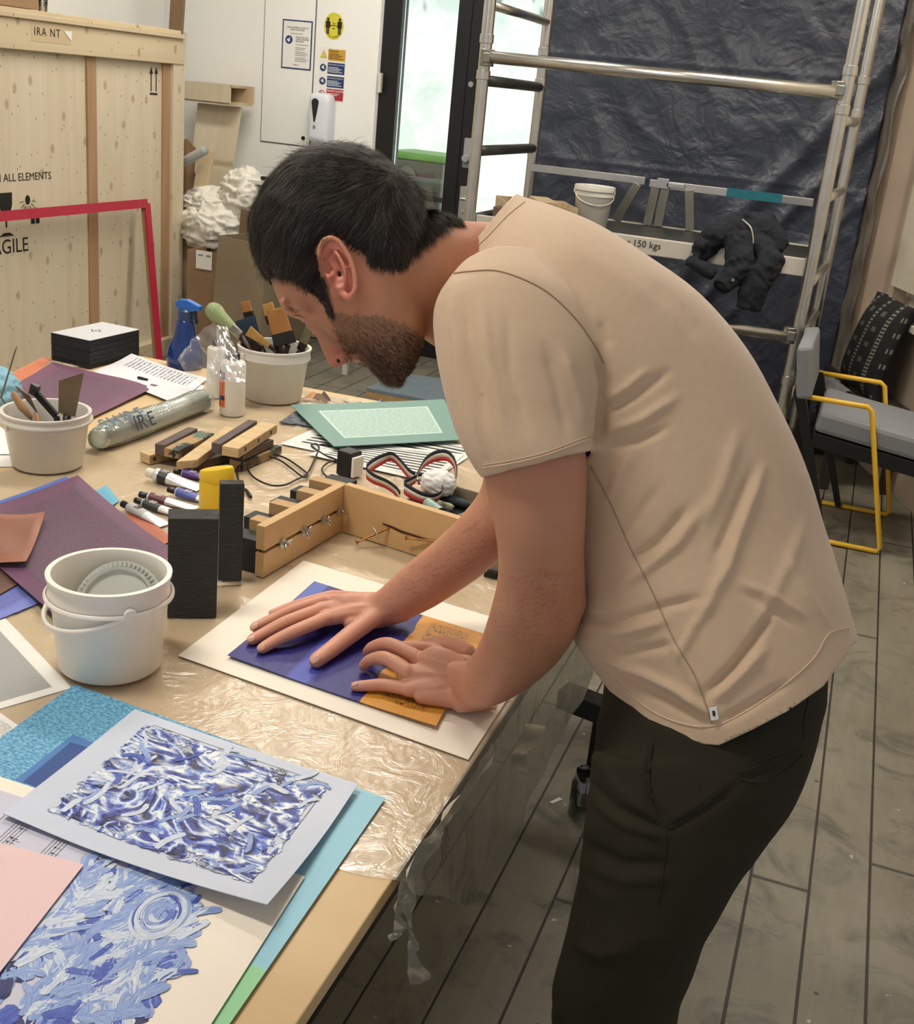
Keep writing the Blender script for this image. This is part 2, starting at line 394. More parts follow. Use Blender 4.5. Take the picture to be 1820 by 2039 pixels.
# access panel, posters, dispenser on the back wall
def flat(bm, px0, py0, px1, py1, y, th): # axis aligned board on the wall from pixel corners
    a = aty(px0, py0, y); c = aty(px1, py1, y); bm.box(((a.x+c.x)/2, y-th/2, (a.z+c.z)/2), (abs(c.x-a.x), th, abs(a.z-c.z))); return a, c
pn = MB(); x0, x1 = -3.69, -3.355; pn.box(((x0+x1)/2, YB-.004, 1.9), (x1-x0, .008, 1.42)); 
ap = struct(pn.build('trim_1', M['wallw'], bevel=.001))
M['dkgap'] = plain('shadow_gap', rgb(90, 92, 92), .8)
g = MB(); 
for x in (x0-.003, x1+.003): g.box((x, YB-.001, 1.9), (.006, .003, 1.43))
g.box(((x0+x1)/2, YB-.001, 1.187), (x1-x0+.012, .003, .006)); g.build('panel_gap', M['dkgap'], ap)
g = MB(); q = aty(604, 275, YB-.008); g.tube([q, q+Vector((0, -.006, 0))], .012, 16); g.build('panel_lock', M['black'], ap)
M['paperw'] = plain('white_paper', rgb(236, 236, 232), .6, var=.02, bump=0)
M['navy'] = plain('navy_print', rgb(34, 58, 110), .5, var=.05, bump=0)
M['ink'] = plain('black_ink', rgb(28, 26, 25), .6, var=.1, bump=0)
M['yel'] = plain('yellow_print', rgb(216, 206, 62), .5, var=.04, bump=0)
M['ochre'] = plain('ochre_print', rgb(206, 160, 60), .5, var=.04, bump=0)
M['redp'] = plain('red_print', rgb(168, 40, 56), .5, var=.04, bump=0)
XD, ZD = Vector((1, 0, 0)), Vector((0, 0, 1))
def disc(bm, c, r, th=.0015, n=36, ry=None):
    bm.slab([c+XD*r*math.cos(2*math.pi*k/n)+ZD*(ry or r)*math.sin(2*math.pi*k/n) for k in range(n)], th, Vector((0, -1, 0)))
def posters():
    y = YB-.009
    p = thing('poster', 'white notice with navy border about hand sanitiser on the access panel', 'poster', (-3.467, y, 1.627))
    b = MB(); b.box((-3.467, y, 1.764), (.2, .002, .276)); b.build('border', M['navy'], p)
    b = MB(); b.box((-3.467, y-.0015, 1.764), (.184, .001, .26)); b.build('sheet', M['paperw'], p)
    yy = y-.0025; t = MB()
    text('lettering', 'CORONAVIRUS COVID-19\nHAND SANITISER', (-3.467, yy, 1.853), XD, ZD, .0125, M['ink'], p, ext=.0004)
    def bars(x0, z0, n, w_, par, m_='gprint', y_=None, st=.0095):
        b = MB()
        for k in range(n): ww = w_*(1-.35*((k*37+n*11) % 5)/5); b.box((x0+ww/2, y_ or yy, z0-k*st), (ww, .0004, .0032))
        b.build('small_print', M.setdefault('gprint', plain('grey_small_print', rgb(120, 122, 126), .6)) if m_ == 'gprint' else M[m_], par)
    bars(-3.512, 1.826, 1, .09, p)
    text('lettering', 'PLEASE USE THE\nHAND SANITISER\nPROVIDED', (-3.475, yy, 1.795), XD, ZD, .0115, M['ink'], p, 'LEFT')
    bars(-3.475, 1.765, 1, .095, p); bars(-3.475, 1.748, 2, .08, p); bars(-3.475, 1.725, 3, .085, p); bars(-3.475, 1.692, 3, .088, p)
    text('lettering', 'Thank you', (-3.467, yy, 1.652), XD, ZD, .009, M['ink'], p)
    b = MB(); disc(b, Vector((-3.52, yy+.0005, 1.79)), .024, .001); b.build('symbol', M['navy'], p)
    b = MB(); c = Vector((-3.52, yy-.0006, 1.79)); b.box(c+Vector((-.003, 0, -.003)), (.02, .0006, .012), (Vector((.8, 0, -.6)), Vector((0, 1, 0)), Vector((.6, 0, .8)))); b.box(c+Vector((.004, 0, .006)), (.006, .0006, .016)); b.build('symbol_hand', M['paperw'], p)
    # round distancing sticker
    c = Vector((-3.232, YB-.001, 1.887)); p = thing('distancing_sticker', 'round yellow social distancing sticker with two black figures', 'sticker', c-Vector((0, 0, .075)))
    b = MB(); disc(b, c, .064, .001, ry=.074); b.build('disc', M['yel'], p)
    b = MB(); yy = Vector((0, -.0016, 0))
    for s in (-1, 1):
        q = c+yy+XD*s*.038; disc(b, q+ZD*.036, .0085, .0005, 16); b.box(q+ZD*.008, (.02, .0006, .038)); 
        for k in (-1, 1): b.box(q+Vector((k*.005, 0, -.028)), (.008, .0006, .036)); b.box(q+Vector((k*.0125, 0, .006)), (.005, .0006, .036))
    b.box(c+yy+ZD*.002, (.06, .0006, .004)); b.build('figures', M['ink'], p)
    text('lettering', '2m', c+yy+ZD*.014, XD, ZD, .018, M['ink'], p); text('lettering', '6ft', c+yy-ZD*.014, XD, ZD, .015, M['ink'], p)
    for word, a0, fl in (('--- --- --- ---', 90, 1), ('SOCIAL DISTANCING', 270, -1)):
        n = len(word)
        for i, ch in enumerate(word):
            if ch == ' ': continue
            a = math.radians(a0 - fl*(i-(n-1)/2)*6.8); d = XD*math.cos(a)*.054+ZD*math.sin(a)*.063; tx = (XD*math.sin(a)-ZD*math.cos(a))*fl
            text('lettering', ch, c+yy+d, tx, d*fl, .0125, M['ink'], p)
    # four-row caution notice
    x0, x1 = -3.315, -3.145; p = thing('safety_notice', 'tall notice of ochre, blue and red rows with Caution and Avoid touching', 'notice', (-3.23, YB, 1.462))
    b = MB(); b.box((-3.228, YB-.0015, 1.618), (.172, .002, .3)); b.build('sheet', M['paperw'], p)
    rows = [(1.727, 'ochre', 'Caution', 'Potential biological hazard\nPlease follow all instructions\ngiven by staff'), (1.652, 'navy', 'Please sanitise your hands', 'Regular use of hand gel\nreduces the risk of\nspreading infection'), (1.576, 'navy', 'Keep distance at all times', 'Please stay two metres\napart from other people'), (1.504, 'redp', 'Avoid touching', 'surfaces and your face wherever\npossible')]
    for (z, c, t1, t2) in rows:
        b = MB(); b.box((-3.202, YB-.003, z), (.112, .001, .064)); r = b.build('row', M[c], p)
        tm = M['ink'] if c == 'ochre' else M['paperw']
        text('lettering', t1, (-3.254, YB-.0042, z+.021), XD, ZD, .02 if len(t1) < 15 else .0098, tm, r, 'LEFT')
        bars(-3.254, z+.005, 4 if c != 'redp' else 2, .095, r, 'ink' if c == 'ochre' else 'paperw', YB-.0038, .0085)
        b = MB(); q = Vector((-3.288, YB-.0028, z))
        if c == 'ochre': b.slab([q+Vector((-.022, 0, -.02)), q+Vector((.022, 0, -.02)), q+Vector((0, 0, .022))], .001, Vector((0, -1, 0)))
        else: disc(b, q, .021, .001, 24)
        sy = b.build('symbol', M[c], p); b = MB(); q = q+Vector((0, -.0018, 0))
        if c == 'redp': disc(b, q, .016, .0004, 24)
        elif c == 'ochre': b.slab([q+Vector((-.015, 0, -.016)), q+Vector((.015, 0, -.016)), q+Vector((0, 0, .013))], .0004, Vector((0, -1, 0)))
        else: b.box(q, (.02, .0005, .01), (Vector((.85, 0, -.5)), Vector((0, 1, 0)), Vector((.5, 0, .85)))); b.box(q+Vector((.003, 0, .008)), (.006, .0005, .012))
        i = b.build('symbol_field', M['paperw'] if c != 'ochre' else M['yel'], sy)
        if c == 'redp':
            b = MB(); b.bar(q+Vector((-.012, -.001, .012)), q+Vector((.012, -.001, -.012)), .0008, .004); b.box(q+Vector((0, -.0008, 0)), (.012, .0006, .014)); b.build('symbol_bar', M['ink'], sy)
posters()
def dispenser():
    p = thing('soap_dispenser', 'white wall-mounted hand gel dispenser with black drop-shaped window', 'dispenser', (-3.26, YB-.06, 1.22))
    c = Vector((-3.257, YB-.055, 1.362)); n = 40; R = []
    for z, k in ((-.135, .8), (-.13, .93), (-.1, 1), (.09, 1), (.125, .95), (.14, .8), (.146, .55)):
        R.append([c+Vector((.073*k*math.copysign(abs(math.cos(2*math.pi*i/n))**.5, math.cos(2*math.pi*i/n)), .055*k*math.copysign(abs(math.sin(2*math.pi*i/n))**.55, math.sin(2*math.pi*i/n)), z)) for i in range(n)])
    b = MB(); b.rings(R); b.build('body', plain('dispenser_plastic', rgb(222, 226, 236), .25, var=.02, bump=0), p, True, 50)
    q = Vector((c.x-.018, c.y-.056, c.z+.045)); pts = []
    for k in range(13): a = math.pi*k/12; pts.append(q+Vector((.023*math.cos(a), 0, .045+.023*math.sin(a))))
    pts += [q+Vector((-.012, 0, -.02)), q+Vector((-.003, 0, -.065)), q+Vector((.003, 0, -.065)), q+Vector((.012, 0, -.02))]
    b = MB(); b.slab(pts, .004, Vector((0, -1, 0))); b.build('level_window', M['ink'], p)
    b = MB(); b.slab([q+Vector((.008*math.cos(a*.6), 0, -.095+.011*math.sin(a*.6))) for a in range(10)], .003, Vector((0, -1, 0))); b.build('drop_mark', plain('mid_grey', rgb(120, 122, 128), .5), p)
    b = MB(); b.box(c+Vector((0, .01, -.145)), (.05, .05, .03)); b.build('nozzle', M['trimw'], p, bevel=.004)
dispenser()
# ---------------------------------------------------------------- yard things
def yard():
    # hedge on top of the wall
    random.seed(3); b = MB()
    for k in range(2600):
        p = Vector((rnd(-5.5, -1.2), rnd(10.1, 10.7), rnd(2.52, 3.6))); a = Vector((rnd(-1, 1), rnd(-1, 1), rnd(-1, 1))).normalized(); c = a.orthogonal().normalized()
        L = rnd(.04, .08); b.add([p, p+a*L*.5+c*L*.35, p+a*L, p+a*L*.5-c*L*.35], [(0, 1, 2, 3)])
    b.box((-3.4, 10.42, 3.1), (4.4, .4, 1.0))
    tag(b.build('hedge', plain('leaf_green', rgb(110, 170, 60), .6, var=.5, scale=14, bump=0)), 'bright green hedge growing above the white yard wall', 'hedge', kind='stuff')
    c = Vector((-2.98, 7.75, .0)); p = thing('wheelie_bin', 'grey wheelie bin with lime green lid out in the yard', 'bin', c)
    g = plain('bin_grey', rgb(112, 112, 108), .5)
    b = MB(); b.box(c+Vector((0, 0, .6)), (.36, .42, 1.06), taper=1.18); b.box(c+Vector((0, -.24, .98)), (.42, .03, .1)); b.build('body', g, p, bevel=.02)
    b = MB(); b.box(c+Vector((0, 0, 1.155)), (.46, .52, .045), taper=.94); b.build('lid', plain('lime_plastic', rgb(130, 200, 90), .45), p, bevel=.02)
    b = MB(); b.tube([c+Vector((-.02, -.29, .9)), c+Vector((.26, -.29, .9))], .018, 8); b.build('handle', M['black'], p, True)
    for s in (-1, 1): b = MB(); b.tube([c+Vector((s*.2, .2, .09)), c+Vector((s*.26, .2, .09))], .09, 20); b.build('wheel', M['black'], p, True, 40)
    b = MB(); b.tube([c+Vector((-.04, -.235, 1.02)), c+Vector((-.04, -.26, 1.02))], .07, 20); b.build('badge', plain('bin_badge', rgb(135, 135, 130), .5), p, True, 40)
yard()
# ================================================================ BACKGROUND THINGS
M['ply'] = wood('pale_plywood', rgb(222, 211, 188), rgb(202, 186, 156), 'Z', 1.0, contrast=.6, ring=6, kp=(1, 2))
M['pine'] = wood('pine_board', rgb(210, 192, 160), rgb(180, 154, 118), 'Z', 1.0, ring=7)
M['pineY'] = wood('pine_rail', rgb(216, 200, 170), rgb(194, 174, 140), 'Y', 1.0, ring=7, contrast=.6, kp=(1, 2))
M['redpine'] = wood('reddish_batten', rgb(182, 150, 114), rgb(156, 122, 88), 'Z', 1.0, knots=False)
M['card'] = plain('brown_cardboard', rgb(150, 122, 92), .8, var=.12)
M['cardd'] = plain('dark_cardboard', rgb(118, 98, 78), .8, var=.15)
XC = -3.74
def crate():
    p = thing('packing_crate', 'large pale plywood packing crate with stencilled markings and pine battens', 'crate', (XC-.22, 4.7, 0))
    y0, y1, h = 3.4, 5.83, 1.72
    b = MB(); b.box((XC-.22, (y0+y1)/2, h/2), (.44, y1-y0-.01, h)); b.build('panel', M['ply'], p)
    for (a, c, th, m_) in ((172, 190, .012, 'redpine'), (321, 335, .012, 'redpine'), (335, 357, .03, 'ply')):
        ya = atx(a, 300, XC).y; yb = atx(c, 300, XC).y
        b = MB(); b.box((XC+th/2, (ya+yb)/2, (h-.12)/2+.0), (th, yb-ya, h-.12)); b.build('batten', M[m_], p, bevel=.002)
    b = MB(); b.box((XC+.018, (y0+y1)/2, h-.065), (.036, y1-y0+.02, .13)); b.build('top_rail', M['pineY'], p, bevel=.003)
    b = MB(); b.box((XC-.2, (y0+y1)/2-.01, h+.012), (.5, y1-y0, .024)); b.box((XC-.2, (y0+y1)/2-.015, h+.032), (.47, y1-y0-.02, .018)); b.build('lid', M['pineY'], p, bevel=.003)
    b = MB(); b.box((XC+.02, (y0+y1)/2, .05), (.06, y1-y0, .1)); b.build('bottom_rail', M['pineY'], p, bevel=.003)
    # stencilled words and marks
    Y_, Z_ = Vector((0, 1, 0)), Vector((0, 0, 1)); xf = XC+.0008
    def st(px, py, s, size, al='RIGHT'):
        q = atx(px, py, xf); text('stencil_lettering', s, q, Y_, Z_, size, M['ink'], p, al, space=1.08)
    q = atx(102, 350, xf); text('stencil_lettering', 'FROM ALL ELEMENTS', q, Y_, Z_, .050, M['ink'], p, 'RIGHT', space=1.02); q = atx(57, 487, xf); text('stencil_lettering', 'FRAGILE', q, Y_, Z_, .094, M['ink'], p, 'RIGHT', space=1.0)
    b = MB()
    for px in (301, 311):
        a, c = atx(px, 182, xf), atx(px, 147, xf); b.box((a+c)/2, (.001, .008, (c-a).length)); b.slab([c+Y_*-.016, c+Y_*.016, c+Z_*.035], .001, Vector((1, 0, 0)))
    q = atx(306, 187, xf); b.box(q, (.001, .07, .01)); b.build('stencil_arrows', M['ink'], p)
    b = MB(); q = atx(11, 404, xf)
    b.slab([q+Y_*.045*c_+Z_*s_ for c_, s_ in ((-1, .045), (1, .045), (.95, -.01), (.6, -.05), (0, -.065), (-.6, -.05), (-.95, -.01))], .001, Vector((1, 0, 0)))
    b.box(q+Z_*-.09, (.001, .01, .04)); b.slab([q+Z_*-.15+Y_*-.05, q+Z_*-.15+Y_*.05, q+Z_*-.135+Y_*.02, q+Z_*-.135-Y_*.02], .001, Vector((1, 0, 0))); b.build('stencil_goblet', M['ink'], p)
    b = MB(); q = atx(55, 398, xf)
    b.slab([q+Y_*.017*math.cos(k)+Z_*.022*math.sin(k) for k in [i*.52 for i in range(12)]], .001, Vector((1, 0, 0)))
    for k in range(7):
        a = -math.pi*(.05+k*.15); d = Y_*math.cos(a)+Z_*math.sin(a); b.bar(q+d*.03, q+d*.055, .001, .005, (1, 0, 0))
    q = atx(70, 432, xf)
    for sx in (-1, 1): b.slab([q+Y_*.004*sx, q+Y_*.03*sx+Z_*.0, q+Y_*.03*sx+Z_*-.03, q+Y_*.004*sx-Z_*.03], .001, Vector((1, 0, 0))); b.bar(q+Y_*.034*sx+Z_*.02, q+Z_*.045+Y_*.004*sx, .001, .006, (1, 0, 0))
    b.build('stencil_symbols', M['ink'], p)
    q0, q1 = atx(62, 58, XC+.0365), atx(141, 78, XC+.0365)
    b = MB(); b.box((q0+q1)/2, (.001, (q1-q0).y, .075)); tp = b.build('tape', plain('masking_tape', rgb(206, 184, 150), .4, var=.03), p)
    text('handwriting', 'IRA NT', (q0+q1)/2+Vector((.001, -.03, .004)), Y_, Z_, .05, M['ink'], tp, space=1.2)
    b = MB(); q = atx(135, 68, XC+.038); b.slab([q+Y_*-.03+Z_*.012, q+Y_*.03+Z_*.014, q+Y_*.025-Z_*.03], .001, Vector((1, 0, 0))); b.build('tape_corner', M['paperw'], tp)
crate()
# nails on the crate battens
def nails():
    random.seed(5); b = MB()
    return
# red frame leaning on the crate
def redframe():
    A, B = atx(0, 431, -3.655), atx(289, 405, -3.655); C = atx(313, 706, -3.5); A = A+(A-B)*.35
    dr_ = (C-B).normalized(); C = B+dr_*((B.z-0.0)/-dr_.z); D_ = A+(C-B)
    red = plain('crimson_paint', rgb(176, 38, 62), .45, var=.08); bw = plain('raw_frame_edge', rgb(150, 122, 84), .7)
    p = thing('picture_frame', 'large empty crimson painted frame leaning against the plywood crate', 'frame', (C+D_)/2)
    nn = (B-A).cross(C-B).normalized(); nn = nn if nn.x > 0 else -nn
    for k, (s, e) in enumerate(((A, B), (B, C), (C, D_), (D_, A))):
        b = MB(); d = (e-s).normalized(); b.bar(s-d*.0+nn*.012, e+nn*.012, .045, .012, nn); 
        f = b.build('rail', red, p); b = MB(); b.bar(s-nn*.004, e-nn*.004, .041, .02, nn); b.build('rail_back', bw, f)
redframe()
def on_crate():
    p = thing('cardboard_tray', 'flat brown cardboard box lying on top of the plywood crate', 'box', (XC-.18, 4.45, 1.767))
    a = atx(78, 25, XC-.06); b = MB(); b.box((XC-.2, a.y-.4, 1.767+.035), (.28, .8, .07)); b.build('box_body', M['card'], p, bevel=.002)
    b = MB(); b.box((XC-.2, a.y-.4, 1.767+.073), (.286, .806, .006)); b.build('box_lid', M['cardd'], p)
    g = a+Vector((-.02, .05, 0)); b = MB(); b.lathe([(.0, 0), (.02, 0), (.026, .07), (.024, .07), (.018, .006), (0, .006)], (g.x, g.y, 1.764), 24)
    tag(b.build('glass_tumbler', glassy('tumbler_glass', (.9, .93, .9, 1), .03, .4), smooth=True), 'small clear glass tumbler standing on the crate beside the flat box', 'glass')
    b = MB(); s = aty(317, 62, 6.02); b.bar((s.x, 6.02, 0), (s.x+.0, 6.3, 2.9), .075, .04, (0, 1, 0))
    tag(b.build('timber_post', wood('brown_timber', rgb(140, 112, 84), rgb(100, 78, 56), 'Z'), bevel=.002), 'tall brown timber leaning behind the right end of the crate', 'timber')
    b = MB(); s = aty(337, 60, 6.12); b.bar((s.x, 6.1, 0), (s.x-.01, 6.3, s.z+.0), .03, .02, (0, 1, 0))
    tag(b.build('white_batten', M['trimw'], bevel=.002), 'thin white stick leaning beside the tall brown timber', 'stick')
on_crate()
def crumple(b, c, rad, seed, amp=.25, fr=3.5, n=46, up=None):
    c = Vector(c); sd = Vector((seed*7.3, seed*3.1, seed*1.7)); R = []
    for i in range(1, n):
        th = math.pi*i/n; ring = []
        for k in range(2*n):
            ph = math.pi*k/n; d = Vector((math.sin(th)*math.cos(ph), math.sin(th)*math.sin(ph), math.cos(th)))
            w_ = noise.noise_vector(d*fr*.5+sd)*.8; f = 1+amp*(1-2*abs(noise.noise(Vector((d.x, d.y, d.z*2.6))*fr*.7+sd+w_)))*.7+amp*.4*(1-2*abs(noise.noise(d*fr*1.8+sd+w_)))+amp*.16*(1-2*abs(noise.noise(d*fr*4+sd)))
            ring.append(c+Vector((d.x*rad[0]*f, d.y*rad[1]*f, d.z*rad[2]*f)))
        R.append(ring)
    return b.rings(R)
def carton(name, label, base, size, rz, mt, flaps=True, tilt=None, openf=.6):
    """open cardboard box: walls with thickness, flaps as parts"""
    p = thing(name, label, 'box', base); sx, sy, sz = size; base = Vector(base)
    R = Matrix.Rotation(rz, 3, 'Z'); 
    if tilt: R = Matrix.Rotation(tilt[0], 3, 'Y') @ Matrix.Rotation(tilt[1], 3, 'X') @ R
    X_, Y_, Z_ = R.col[0], R.col[1], R.col[2]; t_ = .006; b = MB(); o = base
    b.box(o+Z_*t_, (sx, sy, t_), (X_, Y_, Z_))
    for s in (-1, 1):
        b.box(o+X_*s*sx/2+Z_*sz/2, (t_, sy, sz), (X_, Y_, Z_)); b.box(o+Y_*s*sy/2+Z_*sz/2, (sx, t_, sz), (X_, Y_, Z_))
    b.build('box_body', mt, p)
    if flaps:
        for s in (-1, 1):
            e = o+Y_*s*sy/2+Z_*sz; d = (Y_*s*.5+Z_*openf).normalized(); b = MB(); b.box(e+d*sy*.22, (sx, sy*.44, t_), (X_, d, X_.cross(d))); b.build('flap', mt, p)
            e = o+X_*s*sx/2+Z_*sz; d = (X_*s*.6+Z_*openf).normalized(); b = MB(); b.box(e+d*sx*.2, (sx*.4, sy, t_), (d, Y_, d.cross(Y_))); b.build('flap', mt, p)
    return p, (X_, Y_, Z_)
def corner_junk():
    # leaning plywood board with a screwed box at its top
    p = thing('leaning_board', 'tall plywood board with a shallow wooden box fixed across its top, leaning in the corner', 'board', (-3.55, 6.2, 0))
    yt = 6.5; a, c = aty(397, 205, yt), aty(482, 214, yt); lo = aty(376, 392, 6.38); lo2 = aty(456, 394, 6.38)
    dl = (lo-a); k = a.z/-(dl.z); e0 = a+dl*k; dl2 = lo2-c; e1 = c+dl2*(c.z/-dl2.z)
    b = MB(); b.slab([e0, e1, c, a], .018, Vector((0, -1, .1))); b.build('board', M['ply'], p)
    q = [aty(371, 160, yt-.12), aty(461, 169, yt-.12), aty(457, 208, yt-.12), aty(367, 195, yt-.12)]
    X_ = (q[1]-q[0]).normalized(); Z_ = Vector((0, 0, 1)); Y_ = Z_.cross(X_); cc = sum(q, Vector())/4; w_ = (q[1]-q[0]).length; h_ = (q[0]-q[3]).length
    f = MB(); f.box(cc, (w_, .015, h_), (X_, Y_, Z_)); f.build('box_front', M['ply'], p)
    f = MB(); dp = .2
    f.box(cc+Y_*dp/2+Z_*(h_/2-.008), (w_, dp, .014), (X_, Y_, Z_)); f.box(cc+Y_*dp/2-Z_*(h_/2+.002)+X_*.01, (w_+.05, dp, .016), (X_, Y_, Z_)); f.box(cc+Y_*(dp)+X_*.02, (w_+.05, .015, h_), (X_, Y_, Z_)); f.box(cc+Y_*dp/2-X_*(w_/2-.01), (.014, dp, h_), (X_, Y_, Z_))
    f.build('box_shell', M['pine'], p)
    # narrow plank, tube, card
    b = MB(); a = aty(398, 298, 6.0); b.bar((a.x-.09, 5.9, 0), (a.x+.02, 6.05, a.z), .09, .03, (0, -1, 0)); tag(b.build('short_plank', M['pine'], bevel=.003), 'short pale plank standing in front of the leaning board', 'plank')
    b = MB(); a, c = aty(352, 330, 5.95), aty(408, 299, 5.86); b.tube([a+(a-c)*1.2, c], .026, 18); tag(b.build('cardboard_tube', plain('grey_plastic_tube', rgb(160, 162, 158), .4), smooth=True), 'grey plastic tube lying at a slant beside the crate', 'tube')
    b = MB(); q = [aty(359, 345, 6.1), aty(359, 280, 6.1), aty(372, 276, 6.1), aty(390, 296, 6.1), aty(386, 350, 6.1)]; q = [Vector((v.x, v.y, v.z)) for v in q]; lo_ = [Vector((q[-1].x, 6.02, 0)), Vector((q[0].x, 6.02, 0))]
    b.slab(lo_+q, .006, Vector((0, 1, 0))); tag(b.build('card_offcut', M['card']), 'torn brown cardboard offcut behind the grey tube', 'cardboard')
    b = MB(); a = aty(375, 400, 6.05); b.box((a.x, 6.13, .5), (.16, .05, 1.0)); tag(b.build('blue_grey_panel', plain('bluegrey_paint', rgb(86, 98, 112), .6), bevel=.004), 'dark blue-grey board tucked behind the short plank', 'board')
    # crumpled packing paper: one heap per clump
    pw = NT('tissue_paper'); v = pw.coords(); pw.set(pw.mix(pw.noise(v, 9, 4), rgb(214, 210, 198), rgb(236, 233, 224)), .75); pw.bump(pw.noise(v, 12, 5, .6, 1.8), .6, .02)
    for i, (px, py, rr, zz, lb) in enumerate(((420, 408, (.13, .12, .08), 6.0, 'crumpled white packing paper heaped on the tall cardboard box'), (424, 452, (.15, .12, .12), 5.93, 'large crumpled white paper clump in front of the heap, above the labelled box'), (485, 392, (.11, .10, .13), 6.02, 'crumpled white paper under the white tabletop'))):
        a = aty(px, py, zz); b = MB(); crumple(b, a, rr, i+2, .34, 1.9, 56); tag(b.build('packing_paper', pw.m, smooth=True), lb, 'packing paper', 'crumpled packing paper in the corner')
    # cartons
    a = aty(375, 497, 5.6); c = aty(436, 497, 5.6)
    p, ax = carton('cardboard_box', 'brown cardboard box with a white address label, standing by the crate', ((a.x+c.x)/2+.0, 5.78, 0), (c.x-a.x+.03, .34, a.z), .05, M['card'], flaps=False)
    f = aty(406, 518, 5.6-.01); b = MB(); b.box(f, (.1, .002, .1)); lb = b.build('address_label', M['paperw'], p); b = MB(); b.box(f+Vector((-.022, -.0014, .025)), (.032, .0006, .007)); b.box(f+Vector((.028, -.0014, .025)), (.026, .0006, .009)); b.build('printed_marks', M['gprint'], lb)
    a = aty(432, 478, 5.45); c = aty(528, 478, 5.45)
    p, ax = carton('cardboard_box', 'dusty grey-brown cardboard box tilted in front of the labelled box', ((a.x+c.x)/2-.03, 5.6, 0.03), (c.x-a.x+.02, .3, a.z-.02), -.05, plain('dusty_card', rgb(138, 124, 100), .85, var=.3, scale=5), flaps=False, tilt=(.06, -.03))
    a = aty(490, 450, 5.72); b = MB(); b.slab([aty(474, 480, 5.8), aty(530, 490, 5.8), aty(530, 430, 5.8), aty(480, 415, 5.8)], .006, Vector((0, 1, 0))); b.box((a.x+.07, 5.95, .35), (.34, .26, .7)); tag(b.build('cardboard_box', M['cardd']), 'darker brown cardboard box with raised flap behind the dusty box', 'box')
    a = aty(500, 600, 5.2); b = MB(); b.box((a.x+.15, 5.3, a.z/2), (.3, .2, a.z+.1)); 
    b = MB(); a = aty(366, 560, 5.55); crumple(b, (a.x-.0, 5.6, .17), (.035, .07, .17), 9, .15, 1.5); tag(b.build('teal_bag', plain('teal_plastic', rgb(40, 110, 118), .4)), 'teal plastic bag wedged between crate and cardboard box', 'bag')
    # white tabletop on a trestle with a paint brush lying on it
    p = thing('side_table', 'small white-topped side table against the back wall', 'table', (-3.2, 6.1, 0)); a = aty(453, 352, 5.95)
    b = MB(); b.box((a.x+.42, 6.13, a.z-.01), (.84, .36, .022)); b.build('tabletop', plain('white_laminate', rgb(216, 220, 214), .35), p, bevel=.002)
    for sx, sy in ((.05, .15), (.79, .15), (.05, -.15), (.79, -.15)): b = MB(); b.box((a.x+sx, 6.13+sy, (a.z-.02)/2), (.03, .03, a.z-.02)); b.build('leg', M['trimw'], p)
    zt = a.z+.002; p = thing('flat_brush', 'paint brush with black bristles and yellow handle on the white side table', 'brush', (a.x+.27, 6.0, zt)); q = Vector((a.x+.22, 6.0, zt+.012))
    b = MB(); b.box(q+Vector((.0, 0, 0)), (.06, .035, .02)); b.build('bristles', M['black'], p, bevel=.006)
    b = MB(); b.box(q+Vector((.045, 0, 0)), (.03, .03, .022)); b.build('ferrule', plain('brush_yellow', rgb(200, 180, 60), .5), p, bevel=.003)
    b = MB(); b.tube([q+Vector((.06, 0, 0)), q+Vector((.1, 0, .002)), q+Vector((.16, .01, .002))], [.009, .011, .006], 8); b.build('handle', M['black'], p, True)
corner_junk()

# ---------------------------------------------------------------- tarp
def tarp():
    t = NT('dark_blue_tarpaulin'); v = t.coords()
    f = t.noise(v, 1.2, 3, .5)
    t.set(t.mix(f, rgb(46, 52, 66), rgb(62, 68, 82)), t.math('ADD', t.math('MULTIPLY', t.noise(v, 3, 4), .16), .3), Specular_IOR_Level=.6)
    t.bump(t.math('ADD', t.noise(v, 3.2, 3, .5, 1.2), t.math('MULTIPLY', t.noise(v, 11, 3, .55, .8), .35)), .55, .05)
    x0, x1 = -1.93, -.065
    def fn(u, w_):
        x = x0+(x1-x0)*u; z = .02+2.75*w_
        d = 0.02*noise.noise(Vector((x*2, z*2, 0)))+.012*(1-2*abs(noise.noise(Vector((x*4.5+z*2, z*3.2, 3)))))
        for (c0, k, wd, am) in ((1.62, 1.35, .035, .028), (1.92, 1.35, .05, .03), (1.25, 1.2, .03, .014)):   # long slanting folds
            q = (z-(c0+(x+.1)*k))/math.hypot(1, k)+.03*noise.noise(Vector((x*3, z, 9))); d += am*math.exp(-(q/wd)**2)
        for zz in (1.3, 1.85): d += .006*math.exp(-((z-zz)/.008)**2)
        return Vector((x, YB-.07-d, z))
    b = MB(); b.grid(fn, 150, 220, .003)
    tag(b.build('tarpaulin', t.m, smooth=True), 'dark navy creased plastic tarpaulin hung over the back wall behind the scaffold', 'tarpaulin')
    def fn2(u, w_): z = .02+2.75*w_; return wr(.02+.2*u+.03*noise.noise(Vector((z*2, u, 5))), z, .035+.03*noise.noise(Vector((z*5, u*4, 1))))
    b = MB(); b.grid(fn2, 10, 120, .002)
    tag(b.build('dust_sheet', glassy('milky_polythene', (.9, .9, .88, 1), .2, .35, .4, 12, rgb(150, 140, 130)), smooth=True), 'narrow strip of milky polythene hanging in the corner right of the tarpaulin', 'sheet')
tarp()
